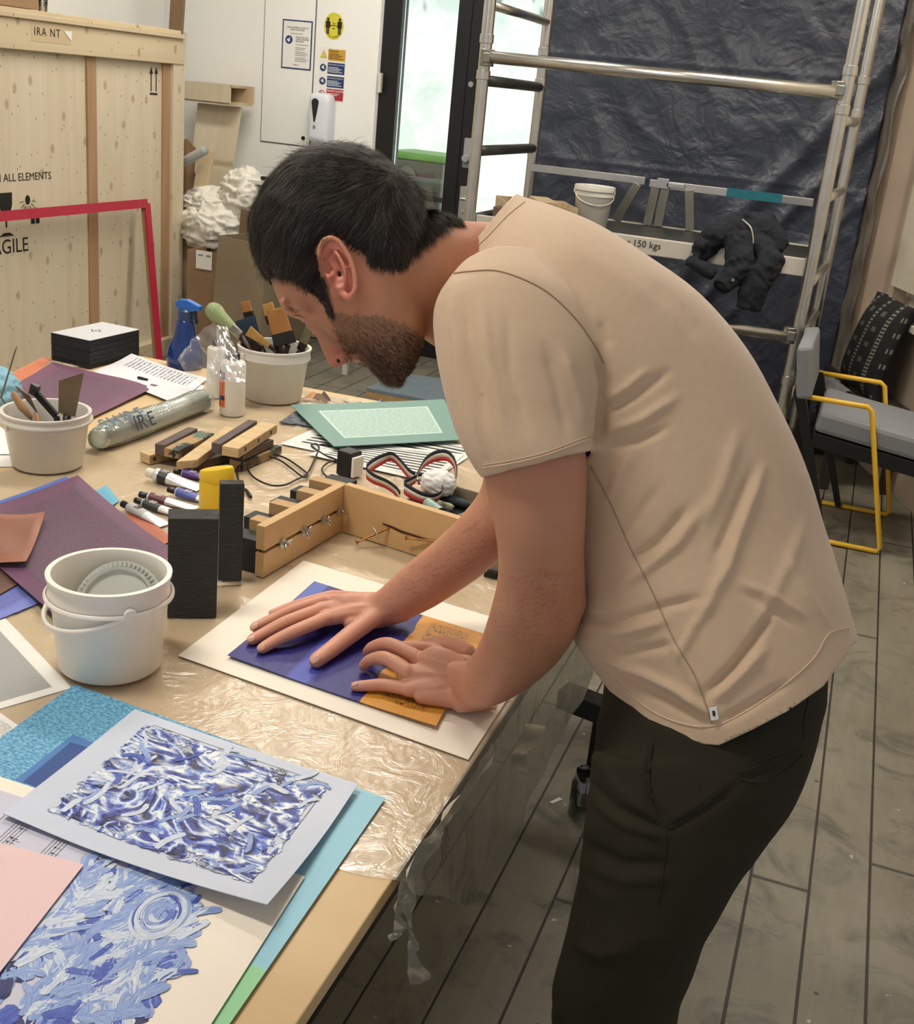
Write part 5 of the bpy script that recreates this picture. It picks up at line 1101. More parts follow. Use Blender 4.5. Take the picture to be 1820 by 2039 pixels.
def bottles():
    wb = plain('white_bottle', rgb(228, 224, 214), .3, var=.02, bump=0, Subsurface_Weight=.1, Subsurface_Radius=(.02, .02, .02))
    for (bx, by, tx, ty, cr, lb) in ((429, 789, 428, 672, 18, 'white squeeze bottle with black cap, further back beside the brush pot'), (462, 824, 470, 700, 25, 'white squeeze bottle with black cap and a purple, orange and black label')):
        c = atz(bx, by, T+.003); z = proj(c)[2]; H_ = aty(tx, ty, c.y).z-c.z; r = cr*z/FP; p = thing('squeeze_bottle', lb, 'bottle', c)
        b = MB(); b.lathe([(0, 0), (r*.92, 0), (r, .004), (r, H_*.80), (r*.9, H_*.845), (r*.45, H_*.875), (r*.42, H_*.9)], c, 40); b.build('body', wb, p, True, 50)
        b = MB(); b.lathe([(r*.5, H_*.875), (r*.5, H_*.97), (r*.3, H_*.98), (r*.22, H_), (0, H_)], c, 28); b.build('cap', M['black'], p, True, 40)
        if cr == 25:
            lab = [('lb_purple', rgb(70, 48, 100)), ('lb_orange', rgb(222, 112, 62)), ('lb_black', rgb(40, 38, 40))]
            for k, (z0, z1, a0, a1, ci) in enumerate(((.58, .70, -1.0, .0, 0), (.36, .58, -1.0, -.55, 2), (.14, .40, -1.0, -.5, 2), (.3, .58, -.55, .0, 1), (.14, .34, -.5, .05, 1), (.25, .32, -.5, 0, 0))):
                b = MB(); b.grid(lambda u, v: c+Vector((math.sin((a0+(a1-a0)*u)-.15)*(r+.0006+k*.00005), -math.cos((a0+(a1-a0)*u)-.15)*(r+.0006+k*.00005), H_*(z0+(z1-z0)*v))), 8, 1, .0004)
                nm, cc = lab[ci]; M.setdefault(nm, plain(nm, cc, .4, bump=0)); b.build('label_patch', M[nm], p)
    # clear bag slumped over the bottles
    q = [atd(352, 716, 2.86), atd(425, 640, 2.86), atd(470, 660, 2.84), atd(452, 735, 2.84), atd(405, 775, 2.86)]
    def fb(u, v):
        a = q[0].lerp(q[1], u); c = q[4].lerp(q[3].lerp(q[2], v*.2), u); r = a.lerp(c, v); r += Vector((0, -1, .3))*(.014*noise.noise(Vector((u*7, v*3, 2)))+.012*math.sin(v*5+u*3))*1; return r
    b = MB(); b.grid(fb, 30, 24)
    def fb2(u, v):
        a = Vector(atd(430+22*u, 645+6*u, 2.83)); c = Vector(atd(440+52*u, 760, 2.76)); r = a.lerp(c, v); r += Vector((0, -1, .1))*(.01*noise.noise(Vector((u*6, v*8, 5)))+.012*math.sin(u*3.1)); return r
    b.grid(fb2, 20, 30); tag(b.build('plastic_bag', glassy('bag_film', (.97, .97, .97, 1), .16, .16, .15, 14, rgb(224, 224, 224), refl=.45), smooth=True), 'clear plastic bag hanging over the two squeeze bottles', 'bag')
    # blue spray bottle
    c = atz(368, 730, T+.002); z = proj(c)[2]; k = z/FP; p = thing('spray_bottle', 'translucent blue trigger spray bottle behind the white bottles', 'bottle', c); HH = aty(372, 596, c.y).z-c.z
    b = MB(); b.lathe([(0, 0), (32*k, 0), (35*k, .006), (36*k, HH*.15), (32*k, HH*.3), (22*k, HH*.48), (19*k, HH*.60), (17*k, HH*.68), (12*k, HH*.72)], c, 40)
    b.build('body', plain('blue_bottle', rgb(36, 66, 132), .15, var=.4, scale=14, bump=0, Transmission_Weight=.3), p, True, 60)
    b = MB(); b.lathe([(15*k, HH*.7), (15*k, HH*.83), (10*k, HH*.86)], c, 24); b.build('collar', plain('blue_cap', rgb(44, 66, 104), .35), p, True, 50)
    hb = plain('blue_trigger', rgb(44, 104, 190), .3, bump=0); X_ = Vector((1, .1, 0)).normalized(); b = MB()
    b.slab([c+X_*a*k+Vector((0, -.011, HH*h_)) for a, h_ in ((-20, .93), (-12, .99), (6, 1.0), (28, .94), (33, .93), (32, .86), (20, .85), (12, .83), (-10, .84), (-16, .88))], .022, Vector((0, 1, 0))); b.build('spray_head', hb, p, bevel=.003)
    b = MB(); b.bar(c+X_*20*k+Vector((0, 0, HH*.86)), c+X_*24*k+Vector((0, 0, HH*.66)), .01, .006, (0, 1, 0)); b.build('trigger', plain('navy_trigger', rgb(30, 36, 60), .35), p, bevel=.002)
bottles()
def small_stuff():
    # stack of black cards with a white top card
    A = [atz(*q, T+.003) for q in ((103, 717), (179, 734), (277, 709))]; D_ = A[0]+A[2]-A[1]; base = [A[0], A[1], A[2], D_]; H_ = aty(181, 678, A[1].y).z-T-.003
    random.seed(8); cen = sum(base, Vector())/4; blk = plain('black_card_edges', rgb(34, 37, 40), .6, var=.15); grp = 'stack of black cards'
    def card(z0, z1, m_, k, lab):
        b = MB(); o = Vector((noise.noise(Vector((k*.9, 0, 0)))*.003, noise.noise(Vector((0, k*.9, 0)))*.003, 0)); a = .02*noise.noise(Vector((k*.37, 3, 1)))
        R = Matrix.Rotation(a, 3, 'Z'); b.slab([R@(q-cen)+cen+o+Vector((0, 0, z0)) for q in base], z1-z0); return tag(b.build('black_card' if m_ is blk else 'white_card', m_), lab, 'card', grp)
    N = 46; hh = H_/N
    for k in range(N-1): card(k*hh, (k+.93)*hh, blk, k, 'black card in the tall stack, below the white top card')
    t = card((N-1)*hh, (N-.3)*hh, plain('white_topcard', rgb(206, 208, 212), .45, var=.02, bump=0), N, 'white card with five black dots lying on top of the black card stack')
    b = MB(); tp = sum([q for q in base], Vector())/4+Vector((0, 0, H_))
    ux, uy = (base[1]-base[0]).normalized(), (base[2]-base[1]).normalized()
    for (i, j) in ((0, 0), (1, 0), (-1, 0), (0, 1), (0, -1)):
        q = tp+ux*i*.014+uy*j*.014; b.slab([q+Vector((.0035*math.cos(x), .0035*math.sin(x), 0)) for x in [m_*.628 for m_ in range(10)]], .0004)
    b.build('dots', M['ink'], t)
    # bubble wrapped roll with printed tube inside
    a, c = atz(196, 872, T+.032), atz(408, 796, T+.028); ax = (c-a).normalized(); L = (c-a).length; p = thing('wrapped_roll', 'paper roll in bubble wrap with large serif lettering, lying across the table', 'roll', ((a+c)/2-Vector((0, 0, .03))))
    b = MB(); b.lathe([(0, .0), (.024, .0), (.026, .004), (.026, L-.01), (0, L-.01)], a, 32, ax); b.build('paper_roll', plain('pale_roll', rgb(206, 210, 204), .5, var=.04), p, True, 50)
    # lettering wrapped on the roll
    up = (Vector((0, 0, 1))-ax*ax.z).normalized(); sd = ax.cross(up); sd = sd if sd.dot(CAM-a) > 0 else -sd
    ser = plain('blue_grey_ink', rgb(86, 104, 124), .6, bump=0); ser2 = plain('dark_lettering', rgb(52, 60, 72), .6, bump=0)
    def lett(s_, pos, ang, size, mt, r=.0358):
        for ch in s_:
            d = up*math.cos(ang)+sd*math.sin(ang); tx = text('printed_letter', ch, a+ax*pos+d*r, ax, d.cross(ax)*-1 if d.cross(ax).dot(sd) > 0 else d.cross(ax), size, mt, p); pos += size*(.45 if ch == 'I' else .74)
    lett('SHIRE', .006, .42, .050, ser); lett('IRE', .098, 1.12, .050, ser2)
    b = MB(); b.grid(lambda u, v: a+ax*(L*.6+.08*u)+(up*math.cos(.1+1.0*v)+sd*math.sin(.1+1.0*v))*.0275, 4, 10, .0003); lb = b.build('address_label', M['paperw'], p)
    bw = NT('bubble_wrap'); 
    bm_ = glassy('bubble_wrap_film', (.92, .94, .92, 1), .08, .22, 0, 10, rgb(190, 194, 186))
    b = MB(); sp = .0052
    def wrp(u, v):
        x = -.012+(L+.03)*u; an = 2*math.pi*v; r = .0315+.002*math.sin(an*2+u*9)+.0015*noise.noise(Vector((u*12, math.sin(an)*2, math.cos(an)*2))); e = min(1, u*9, (1-u)*6); r *= .62+.38*e**.5
        bub = max(0, math.cos(x/sp*math.pi))*max(0, math.cos(an*r/sp*math.pi)); r += .0013*bub; return a+ax*x+(up*math.cos(an)+sd*math.sin(an))*r
    b.grid(wrp, 190, 130); b.build('bubble_wrap', bm_, p, smooth=True)
    # cap of a pen
    b = MB(); q, r_ = atz(275, 752, T+.015), atz(294, 756, T+.015); b.tube([q, q.lerp(r_, .4), r_], [.0042, .0045, .003], 12); tag(b.build('pen_cap', M['black'], smooth=True), 'small black pen cap on the typed page', 'pen cap')
    # blue cloth on the left edge
    b = MB(); crumple(b, atz(-32, 775, T+.05), (.085, .07, .055), 5, .16, 2, 40); tag(b.build('blue_cloth', plain('pale_blue_cloth', rgb(132, 176, 196), .9, var=.06), smooth=True), 'bunched pale blue cloth at the left edge of the table', 'cloth')
    # two black blocks, print blocks
    t = NT('black_rough_print_block'); v = t.coords('Object', (1, 1, 3.2)); n = t.noise(v, 60, 6, .75, .4); t.set(t.mix(n, rgb(12, 12, 13), rgb(34, 34, 35)), t.math('ADD', .25, t.math('MULTIPLY', n, .3))); t.bump(n, 1.0, .006)
    for (x0, x1, yb_, yt, dpt, lb, kk) in ((333, 431, 1231, 1044, .045, 'wide black textured block standing right of the nearest bucket', 0), (434, 481, 1157, 968, .022, 'narrow black textured block standing on a clear foot behind the nearest block', .007)):
        a, c = atz(x0, yb_, T+.003+kk), atz(x1, yb_-1, T+.003+kk); tp = aty((x0+x1)/2, yt, a.y).z; X_ = (c-a); w_ = X_.length; X_.normalize(); Y_ = Vector((-X_.y, X_.x, 0)); m_ = (a+c)/2+Y_*dpt/2
        p = thing('black_block', lb, 'block', m_); b = MB(); b.box((m_.x, m_.y, (tp+a.z)/2), (w_, dpt, tp-a.z), (X_, Y_, Z3)); b.build('block', t.m, p, bevel=.0012)
        if kk: b = MB(); b.box((m_.x-.0, m_.y-.002, T+.0065), (w_*1.0, dpt+.012, .007), (X_, Y_, Z3)); b.build('clear_foot', glassy('acrylic', (.95, .97, .95, 1), .02, .1), p)
    # yellow bottle
    c = atz(430, 1022, T+.003); k = proj(c)[2]/FP; H_ = aty(430, 925, c.y).z-c.z; yel = plain('yellow_plastic', rgb(232, 192, 40), .35, var=.03, bump=.02); p = thing('yellow_bottle', 'bright yellow oval plastic bottle with sloping lid behind the black blocks', 'bottle', c)
    def ov(z, s_, sl=0): return [c+Vector((37*k*s_*math.cos(x), 22*k*s_*math.sin(x), z-sl*(1-math.cos(x))*.5)) for x in [2*math.pi*i/40 for i in range(40)]]
    b = MB(); b.rings([ov(0, .94), ov(.003, 1), ov(H_*.64, 1), ov(H_*.66, .97), ov(H_*.67, .97), ov(H_*.69, 1.02)]); b.build('body', yel, p, True, 50)
    b = MB(); b.rings([ov(H_*.69, 1.03), ov(H_*.72, 1.04), ov(H_*.98, .98, .016), ov(H_*1.02, .9, .018), ov(H_*1.025, .6, .018)]); b.build('lid', yel, p, True, 45)
    # binder clip near the arm
    q = atz(978, 1143, T+.008); b = MB(); b.bar(q+Vector((-.012, 0, 0)), q+Vector((.012, 0, 0)), .012, .012); b.tube([q+Vector((-.008, -.006, .006)), q+Vector((0, -.016, .012)), q+Vector((.008, -.006, .006))], .001, 6); tag(b.build('binder_clip', M['black']), 'small black binder clip on the polythene between the arms', 'clip')
small_stuff()
def paint_tube(label, cap, end, r, capc, labc, bodyc=None, lab=(.12, .5), flat_end=True):
    a, c = atz(*cap, T+r+.004), atz(*end, T+.006); d = (c-a); L = d.length; d.normalize(); sx = d.cross(Z3).normalized(); n = sx.cross(d)
    p = thing('paint_tube', label, 'paint tube', (a+c)/2-Vector((0, 0, r)), 'paint tubes'); cm = M.setdefault('pt'+str(capc), plain('tube_cap', rgb(*capc), .35, bump=0)); bm_ = M.setdefault('tube_body', plain('tube_white', rgb(222, 222, 222), .3, .3, var=.1, scale=40, bump=.3, bs=90))
    b = MB(); b.lathe([(0, -.012), (r*.62, -.012), (r*.66, -.010), (r*.66, .004), (r*.5, .006)], a, 24, d); b.build('cap', cm, p, True, 40)
    def ring(s_, kx=1, off=0.0):
        f = s_/L; w_ = r*(1+.35*f)*kx; h_ = max(.0008, r*(1-f**1.6))*kx; q = a+d*s_+Vector((0, 0, -(0))); return [q+sx*w_*math.cos(x)+n*h_*math.sin(x)+n*.0006*noise.noise(Vector((x, s_*90, r*999)))*(f > .5) for x in [2*math.pi*i/24 for i in range(24)]]
    b = MB(); b.rings([ring(.005, .5), ring(.008, .95)]+[ring(.01+(L-.01)*i/14) for i in range(15)]); b.build('body', bm_, p, True, 50)
    lm = M.setdefault('lb'+str(labc), plain('tube_label', rgb(*labc), .45, var=.15, scale=90, bump=0)); b = MB(); rs = [ring(L*(lab[0]+(lab[1]-lab[0])*i/6), 1.03) for i in range(7)]; b.rings(rs); lo = b.build('label', lm, p, True, 60)
    s0 = a+d*L*(lab[0]+lab[1])/2+n*r*1.02*(1-((lab[0]+lab[1])/2)**1.6); sg = 1 if d.x > 0 else -1
    for k in (-1, 0, 1): text('lettering', ('Acrylic', 'Colour', '60 ml')[k+1], s0+sx*(-k*.0045)*sg*-1, d*sg, (sx*-1*sg if (sx*sg).y < 0 else sx*sg), .0055, M['paperw'] if sum(labc) < 400 else M['ink'], lo)
paint_tube('large white paint tube with white cap and black label, topmost beside the yellow bottle', (303, 943), (400, 972), .0155, (226, 222, 210), (40, 42, 46), lab=(.16, .34))
paint_tube('small paint tube with violet label, next to the large white tube', (357, 940), (432, 956), .0095, (20, 20, 22), (84, 54, 140), lab=(.1, .6))
paint_tube('paint tube with slate blue label and black cap, below the large white tube', (345, 977), (436, 1003), .010, (20, 20, 22), (84, 98, 172), lab=(.1, .55))
paint_tube('paint tube with maroon label and black cap', (289, 987), (392, 1013), .0105, (20, 20, 22), (106, 54, 62), lab=(.1, .42))
paint_tube('paint tube with charcoal label, between the maroon and the clear-labelled tubes', (279, 999), (372, 1030), .0095, (20, 20, 22), (58, 60, 66), lab=(.1, .45))
paint_tube('paint tube with a pale barcode label, lying lowest on the left', (252, 1007), (330, 1046), .011, (20, 20, 22), (176, 176, 176), lab=(.08, .5))
def offcuts():
    op = plain('ply_layers', rgb(196, 164, 120), .7, var=.15)
    t = NT('stained_offcut'); v = t.coords(); c = t.mix(t.noise(v, 30, 3), rgb(186, 152, 108), rgb(160, 126, 86)); c = t.mix(t.ramp(t.noise(v, 16, 4, .7), [(.5, (0, 0, 0, 1)), (.56, (1, 1, 1, 1))]), c, rgb(90, 112, 98)); c = t.mix(t.ramp(t.noise(v, 11, 4, .7), [(.56, (0, 0, 0, 1)), (.6, (1, 1, 1, 1))]), c, rgb(26, 26, 28)); t.set(c, .6); stn = t.m
    ltp = wood('light_offcut', rgb(214, 188, 144), rgb(190, 158, 112), 'X', 4, knots=False); dkp = plain('purplish_offcut', rgb(92, 78, 76), .7, var=.4, scale=30); drk = plain('dark_stained_offcut', rgb(62, 52, 46), .7, var=.5, scale=20)
    L = [((288, 912), (352, 898), .0, .034, .022, ltp, 'pale offcut with a drilled end at the left of the offcut pile', 1),
         ((375, 926), (470, 903), .0, .034, .02, drk, 'dark stained offcut at the bottom of the pile', 0),
         ((470, 926), (548, 893), .0, .036, .02, stn, 'low stained offcut at the right end of the pile', 1),
         ((318, 896), (384, 862), .022, .024, .026, dkp, 'narrow weathered offcut resting on the left of the pile', 0),
         ((341, 903), (412, 868), .022, .038, .02, stn, 'offcut with black and green paint stains on top left of the pile', 0),
         ((366, 929), (462, 858), .02, .034, .018, ltp, 'long pale offcut with mitred end across the middle of the pile', 0),
         ((470, 908), (532, 880), .022, .034, .018, drk, 'brown stained offcut under the three-holed piece', 0),
         ((430, 893), (503, 846), .042, .022, .024, dkp, 'purplish grey offcut beside the three-holed piece on top of the pile', 0),
         ((458, 900), (536, 851), .042, .040, .022, ltp, 'pale offcut with three drilled holes on top of the pile', 3)]
    for (a, c, h, w_, t_, mt, lb, holes) in L:
        A, C = atz(*a, T+.003+h+t_/2), atz(*c, T+.003+h+t_/2); p = thing('wood_offcut', lb, 'wood offcut', (A+C)/2-Vector((0, 0, t_/2)), 'plywood offcuts')
        b = MB(); d = (C-A).normalized(); sx = d.cross(Z3).normalized()
        if 'mitred' in lb: z0 = Vector((0, 0, t_/2)); b.slab([A-sx*w_/2-z0, A+sx*w_/2+d*.03-z0, C+sx*w_/2-z0, C-sx*w_/2-z0], t_)
        else: b.bar(A, C, w_, t_)
        b.build('block', mt, p, bevel=.0012)
        for k in range(holes):
            q = A+d*(C-A).length*((k+.5)/holes if holes > 1 else .15)+sx*(w_/2+.0003); b = MB(); b.tube([q-sx*.001, q+sx*.0006], .0045, 14); b.build('drilled_hole', drk, p)
        b = MB()
        for k in range(3): zz = Vector((0, 0, (-.25+.25*k)*t_)); b.bar(A+zz+sx*(w_/2+.0002), C+zz+sx*(w_/2+.0002), .0005, t_*.07)
        b.cur = 0; b.build('ply_lines', plain('ply_line', rgb(128, 96, 64), .8) if 'plyl' not in M else M['plyl'], p)
offcuts()
def cable():
    ck = plain('black_cable', rgb(18, 18, 20), .45, bump=0); h = T+.006; q0 = atz(686, 950, T+.003); p = thing('phone_charger', 'black plug adapter with a long loose looped cable', 'charger', q0)
    X_ = Vector((.96, -.28, 0)); Y_ = Vector((.28, .96, 0)); k = proj(q0)[2]/FP; H_ = aty(686, 900, q0.y).z-q0.z
    b = MB(); b.box(q0+Vector((0, .02, H_/2)), (36*k, .04, H_), (X_, Y_, Z3)); b.build('adapter', M['black'], p, bevel=.003)
    b = MB(); b.box(q0+X_*22*k+Vector((0, .02, H_*.45)), (6*k, .036, H_*.8), (X_, Y_, Z3)); b.build('adapter_face', M['paperw'], p, bevel=.002)
    for pts in ([(497, 985), (478, 962), (472, 942), (480, 918), (500, 902), (530, 902), (566, 911), (596, 930), (612, 944), (604, 950), (582, 934), (556, 916), (524, 907), (500, 910), (493, 930), (505, 950), (535, 965), (565, 966), (590, 955), (612, 942), (626, 915), (635, 893), (630, 884), (620, 886), (628, 894), (645, 905), (662, 912), (672, 916)], [(672, 916), (652, 922), (641, 935), (650, 948), (672, 956)], [(634, 886), (652, 886), (690, 900), (716, 912), (722, 922), (716, 930)]):
        b = MB(); pp = [atz(x, y, h+.004*abs(math.sin(i*.9))) for i, (x, y) in enumerate(pts)]; b.tube(bez(pp, 8), .0021, 8); b.build('cable', ck, p, True)
    a, c = atz(489, 975, h+.001), atz(500, 990, h+.001); b = MB(); b.tube([a, a.lerp(c, .6), c], [.0035, .0045, .003], 10); b.build('connector', ck, p, True)
cable()
def ribbon():
    cols = [M.setdefault('rb0', plain('red_webbing', rgb(178, 44, 52), .8, bs=300, bump=.3)), M.setdefault('rb1', plain('cream_webbing', rgb(206, 198, 182), .8, bs=300, bump=.3)), M.setdefault('rb2', plain('navy_webbing', rgb(30, 34, 52), .8, bs=300, bump=.3))]
    p = thing('striped_ribbon', 'looped webbing ribbon striped navy, cream and red', 'ribbon', atz(820, 985, T+.03)); W_ = .024; h0 = T+.035
    paths = [[(796, 1000), (786, 985), (768, 972), (742, 962), (730, 951), (742, 938), (762, 925), (778, 918), (792, 928), (812, 952), (826, 962)],
             [(826, 962), (834, 945), (846, 930), (866, 920), (888, 918), (902, 930), (906, 948), (904, 966)],
             [(826, 962), (812, 972), (804, 982), (816, 992), (838, 1002), (860, 1003), (876, 993), (876, 978), (862, 968), (842, 966), (832, 965)]]
    for pi, path in enumerate(paths):
        pp = bez([atz(x, y, h0) for x, y in path], 9)
        for k in range(3):
            b = MB(); z0, z1 = W_*k/3, W_*(k+1)/3-.0001; n = len(pp)
            def f(u, v, z0=z0, z1=z1): i = min(n-1, int(round(u*(n-1)))); lean = .012*math.sin(i*.11+pi); z = z0+(z1-z0)*v; return pp[i]+Vector((lean*z/W_*.6, -lean*z/W_, z))
            b.grid(f, n-1, 2, .0014); b.build(('red_stripe', 'cream_stripe', 'navy_stripe')[k], cols[k], p, smooth=True)
ribbon()
def jig():
    py = M['ply']; lite = wood('jig_plywood', rgb(212, 176, 126), rgb(188, 148, 98), 'X', 1.2, contrast=.5, ring=5); p = thing('printing_jig', 'right-angled plywood jig with wing nuts, screws and black and pale slats', 'jig', atz(679, 1057, T+.003))
    z0 = T+.003; A, B = atz(527, 1149, z0), atz(679, 1058, z0); C = atz(829, 1107, z0); C = B+(C-B)*1.55; d = (B-A).normalized(); e = (C-B).normalized(); hb = .041
    tot = aty(688, 965, B.y).z-z0; hb = tot*.46; g = tot*.06; sx = Vector((d.y, -d.x, 0)); sx = sx if sx.x > 0 else -sx
    for k in range(2):
        z = z0+hb/2+k*(hb+g); o = MB(); s0 = A-d*0+(d*.0) ; o.box(((A+B)/2-sx*.009+Vector((0, 0, z-z0))), (.018, (B-A).length+.01, hb), (sx, d, Z3)); o.build('rail', lite, p, bevel=.001)
    n2 = Vector((e.y, -e.x, 0)); n2 = n2 if n2.y < 0 else -n2
    o = MB(); o.box(((B+C)/2-n2*.009+Vector((0, 0, tot/2))), ((C-B).length, .018, tot), (e, n2, Z3)); o.build('cross_rail', lite, p, bevel=.001)
    # split in the cross rail with screws and a plastic washer
    S = lambda px, py_: (lambda r: CAM+r*(((B-CAM).dot(n2))/r.dot(n2)))(ray(px, py_))
    o = MB(); pts = [(762, 1041), (778, 1046), (800, 1056), (830, 1066), (862, 1077), (885, 1084)]; up_ = []; dn_ = []
    for i, (x, y) in enumerate(pts): up_.append(S(x, y)+n2*.0006); dn_.append(S(x, y+2+3*math.sin(i*.9))+n2*.0006)
    o.slab(up_+dn_[::-1], .0006, n2); o.build('crack', plain('split_wood', rgb(70, 44, 26), .9), p)
    br_s = plain('brass_screw', rgb(170, 120, 70), .35, .8)
    def screw(a, c, hd=.0042): o = MB(); dd = (c-a).normalized(); L = (c-a).length; o.lathe([(0, 0), (hd, 0), (hd*.9, .001), (.0018, .004), (.0018, L*.4)], a, 16, dd); nT = 14; o.lathe([(.0018+(.0009 if k % 2 else 0), L*(.4+.6*k/nT)) for k in range(nT+1)], a, 12, dd); o.build('screw', br_s, p, True, 40)
    w0 = S(775, 1051); screw(S(739, 1067)+n2*.05, w0, .006); screw(S(815, 1068)+n2*.012, S(872, 1078)+n2*.002, .0045)
    o = MB(); q = S(762, 1056)+n2*.022; ax_ = (S(739, 1067)+n2*.05-w0).normalized(); o.lathe([(.002, 0), (.0135, 0), (.0135, .002), (.002, .002)], q, 30, ax_); o.build('plastic_washer', plain('frosted_washer', rgb(176, 186, 188), .3, bump=0), p, True, 40)
    # wing nuts
    zm = z0+hb+g/2
    for k in range(4):
        q = A.lerp(B, (.19, .46, .72, .94)[k]); q = Vector((q.x, q.y, zm))+sx*.002; o = MB(); o.tube([q-sx*.002, q+sx*.0015], .010, 18); o.tube([q, q+sx*.016], .0028, 8)
        w_ = o.build('wing_nut', M['chrome'], p, True, 40); o = MB()
        for s_ in (-1, 1): a = .5+k*.7; dd = (d*math.cos(a)+Z3*math.sin(a))*s_; o.tube([q+sx*.005, q+sx*.010+dd*.006, q+sx*.014+dd*.012], [.003, .0028, .0022], 8)
        o.build('wings', M['chrome'], w_, True)
    # threaded gap line
    o = MB(); o.bar(Vector((A.x, A.y, zm))-sx*.012, Vector((B.x, B.y, zm))-sx*.012, .004, g*.8); o.build('clamp_rod', M['black'], p)
    # slats to the left of the rail, alternately black and pale
    n = 9; L = (B-A).length*1.32; st0 = A+d*.004; bk = plain('black_slat', rgb(24, 24, 26), .6, var=.2)
    for k in range(n):
        f = (k+.5)/n; c = st0+d*(L*f); ln_ = (.075, .05, .085, .06, .08, .05, .085, .07, .06)[k]; hh = tot*((.62, .80, .66, .86, .74, .9, .72, .86, .8)[k]) ; blkq = k % 2 == 0
        o = MB(); ex = -sx; cc = c+ex*(.018+ln_/2+.001); o.box(cc+Vector((0, 0, hh/2)), (ln_, L/n*(.96 if blkq else .7), hh), (ex, d, Z3)); o.build('slat', bk if blkq else M['plyedge'], p, bevel=.0008)
    return B, e, n2
JB, Je, Jn = jig()
def pastel_tray():
    e, n = Je, -Jn; o0 = JB+e*.035+n*.03; L, D_ = .34, .30; z = T+.003; p = thing('pastel_box', 'shallow divided wooden box of pastels and paint tubes behind the jig', 'box', o0+e*L/2+n*D_/2)
    wd = plain('grubby_wood', rgb(150, 136, 114), .7, var=.3); o = MB(); o.box(o0+e*L/2+n*D_/2+Vector((0, 0, .003)), (L, D_, .006), (e, n, Z3)); o.build('box_base', M['black'], p)
    for (c, s_) in ((e*L/2, (L, .006, .028)), (e*L/2+n*D_, (L, .006, .028)), (n*D_/2, (.006, D_, .028)), (e*L+n*D_/2, (.006, D_, .028)), (e*.13+n*D_*.5, (.004, D_, .03)), (e*.22+n*D_*.5, (.004, D_, .022))):
        o = MB(); o.box(o0+c+Vector((0, 0, .017)), s_, (e, n, Z3)); o.build('divider', wd, p)
    random.seed(31); cs = [(186, 184, 140), (150, 150, 110), (52, 50, 46), (30, 34, 34), (40, 72, 92), (196, 190, 170), (150, 80, 60), (70, 110, 74), (90, 84, 80), (28, 28, 30), (168, 176, 150), (110, 60, 100)]
    k = 0; names = ['sage', 'olive', 'charcoal', 'black', 'deep blue', 'cream', 'rust', 'green', 'grey', 'jet black', 'pale green', 'magenta']
    for col in range(3):
        x0, x1 = ((.006, .125), (.136, .215), (.226, .335))[col]
        if col == 0 or True: order = random.sample(range(len(cs)), len(cs))
        for r in range(12):
            y = .02+.265*r/12; c = order[r]; a = o0+e*(x0+rnd(.002, .02))+n*y+Vector((0, 0, z-z+.016)); ln_ = min(x1-x0-.02, rnd(.055, .09)); dd = (e+n*rnd(-.12, .12)).normalized(); rr = rnd(.0055, .0085)
            if ln_ < .02: continue
            b = MB(); b.tube([a, a+dd*.004, a+dd*ln_*.9, a+dd*ln_], [rr*.7, rr, rr, rr*.6], 10, flat=.9); m_ = M.setdefault('pst%d' % c, plain('pastel_'+names[c].replace(' ', '_'), rgb(*cs[c]), .8, var=.3, scale=50))
            tag(b.build('pastel_stick', m_, smooth=True), names[c]+' pastel stick lying in the '+('left', 'middle', 'right')[col]+' bay of the pastel box', 'pastel', 'pastels in the divided box')
    q = atz(873, 962, T+.05); b = MB(); crumple(b, q, (.034, .03, .026), 7, .2, 2.5, 30); tag(b.build('tissue_ball', M['paperw'], smooth=True), 'crumpled ball of white tissue on the pastel box', 'tissue')
    a, c = atz(852, 1003, T+.04), atz(878, 1022, T+.04); b = MB(); b.tube([a, c], .0125, 20, cap=False); b.tube([c, a], .0105, 20, cap=False); b.build
    tag(b.build('glass_jar', plain('pale_teal_jar', rgb(150, 176, 166), .3, var=.3, scale=60), smooth=True), 'small pale teal open-ended tube lying in the pastel box', 'jar')
pastel_tray()
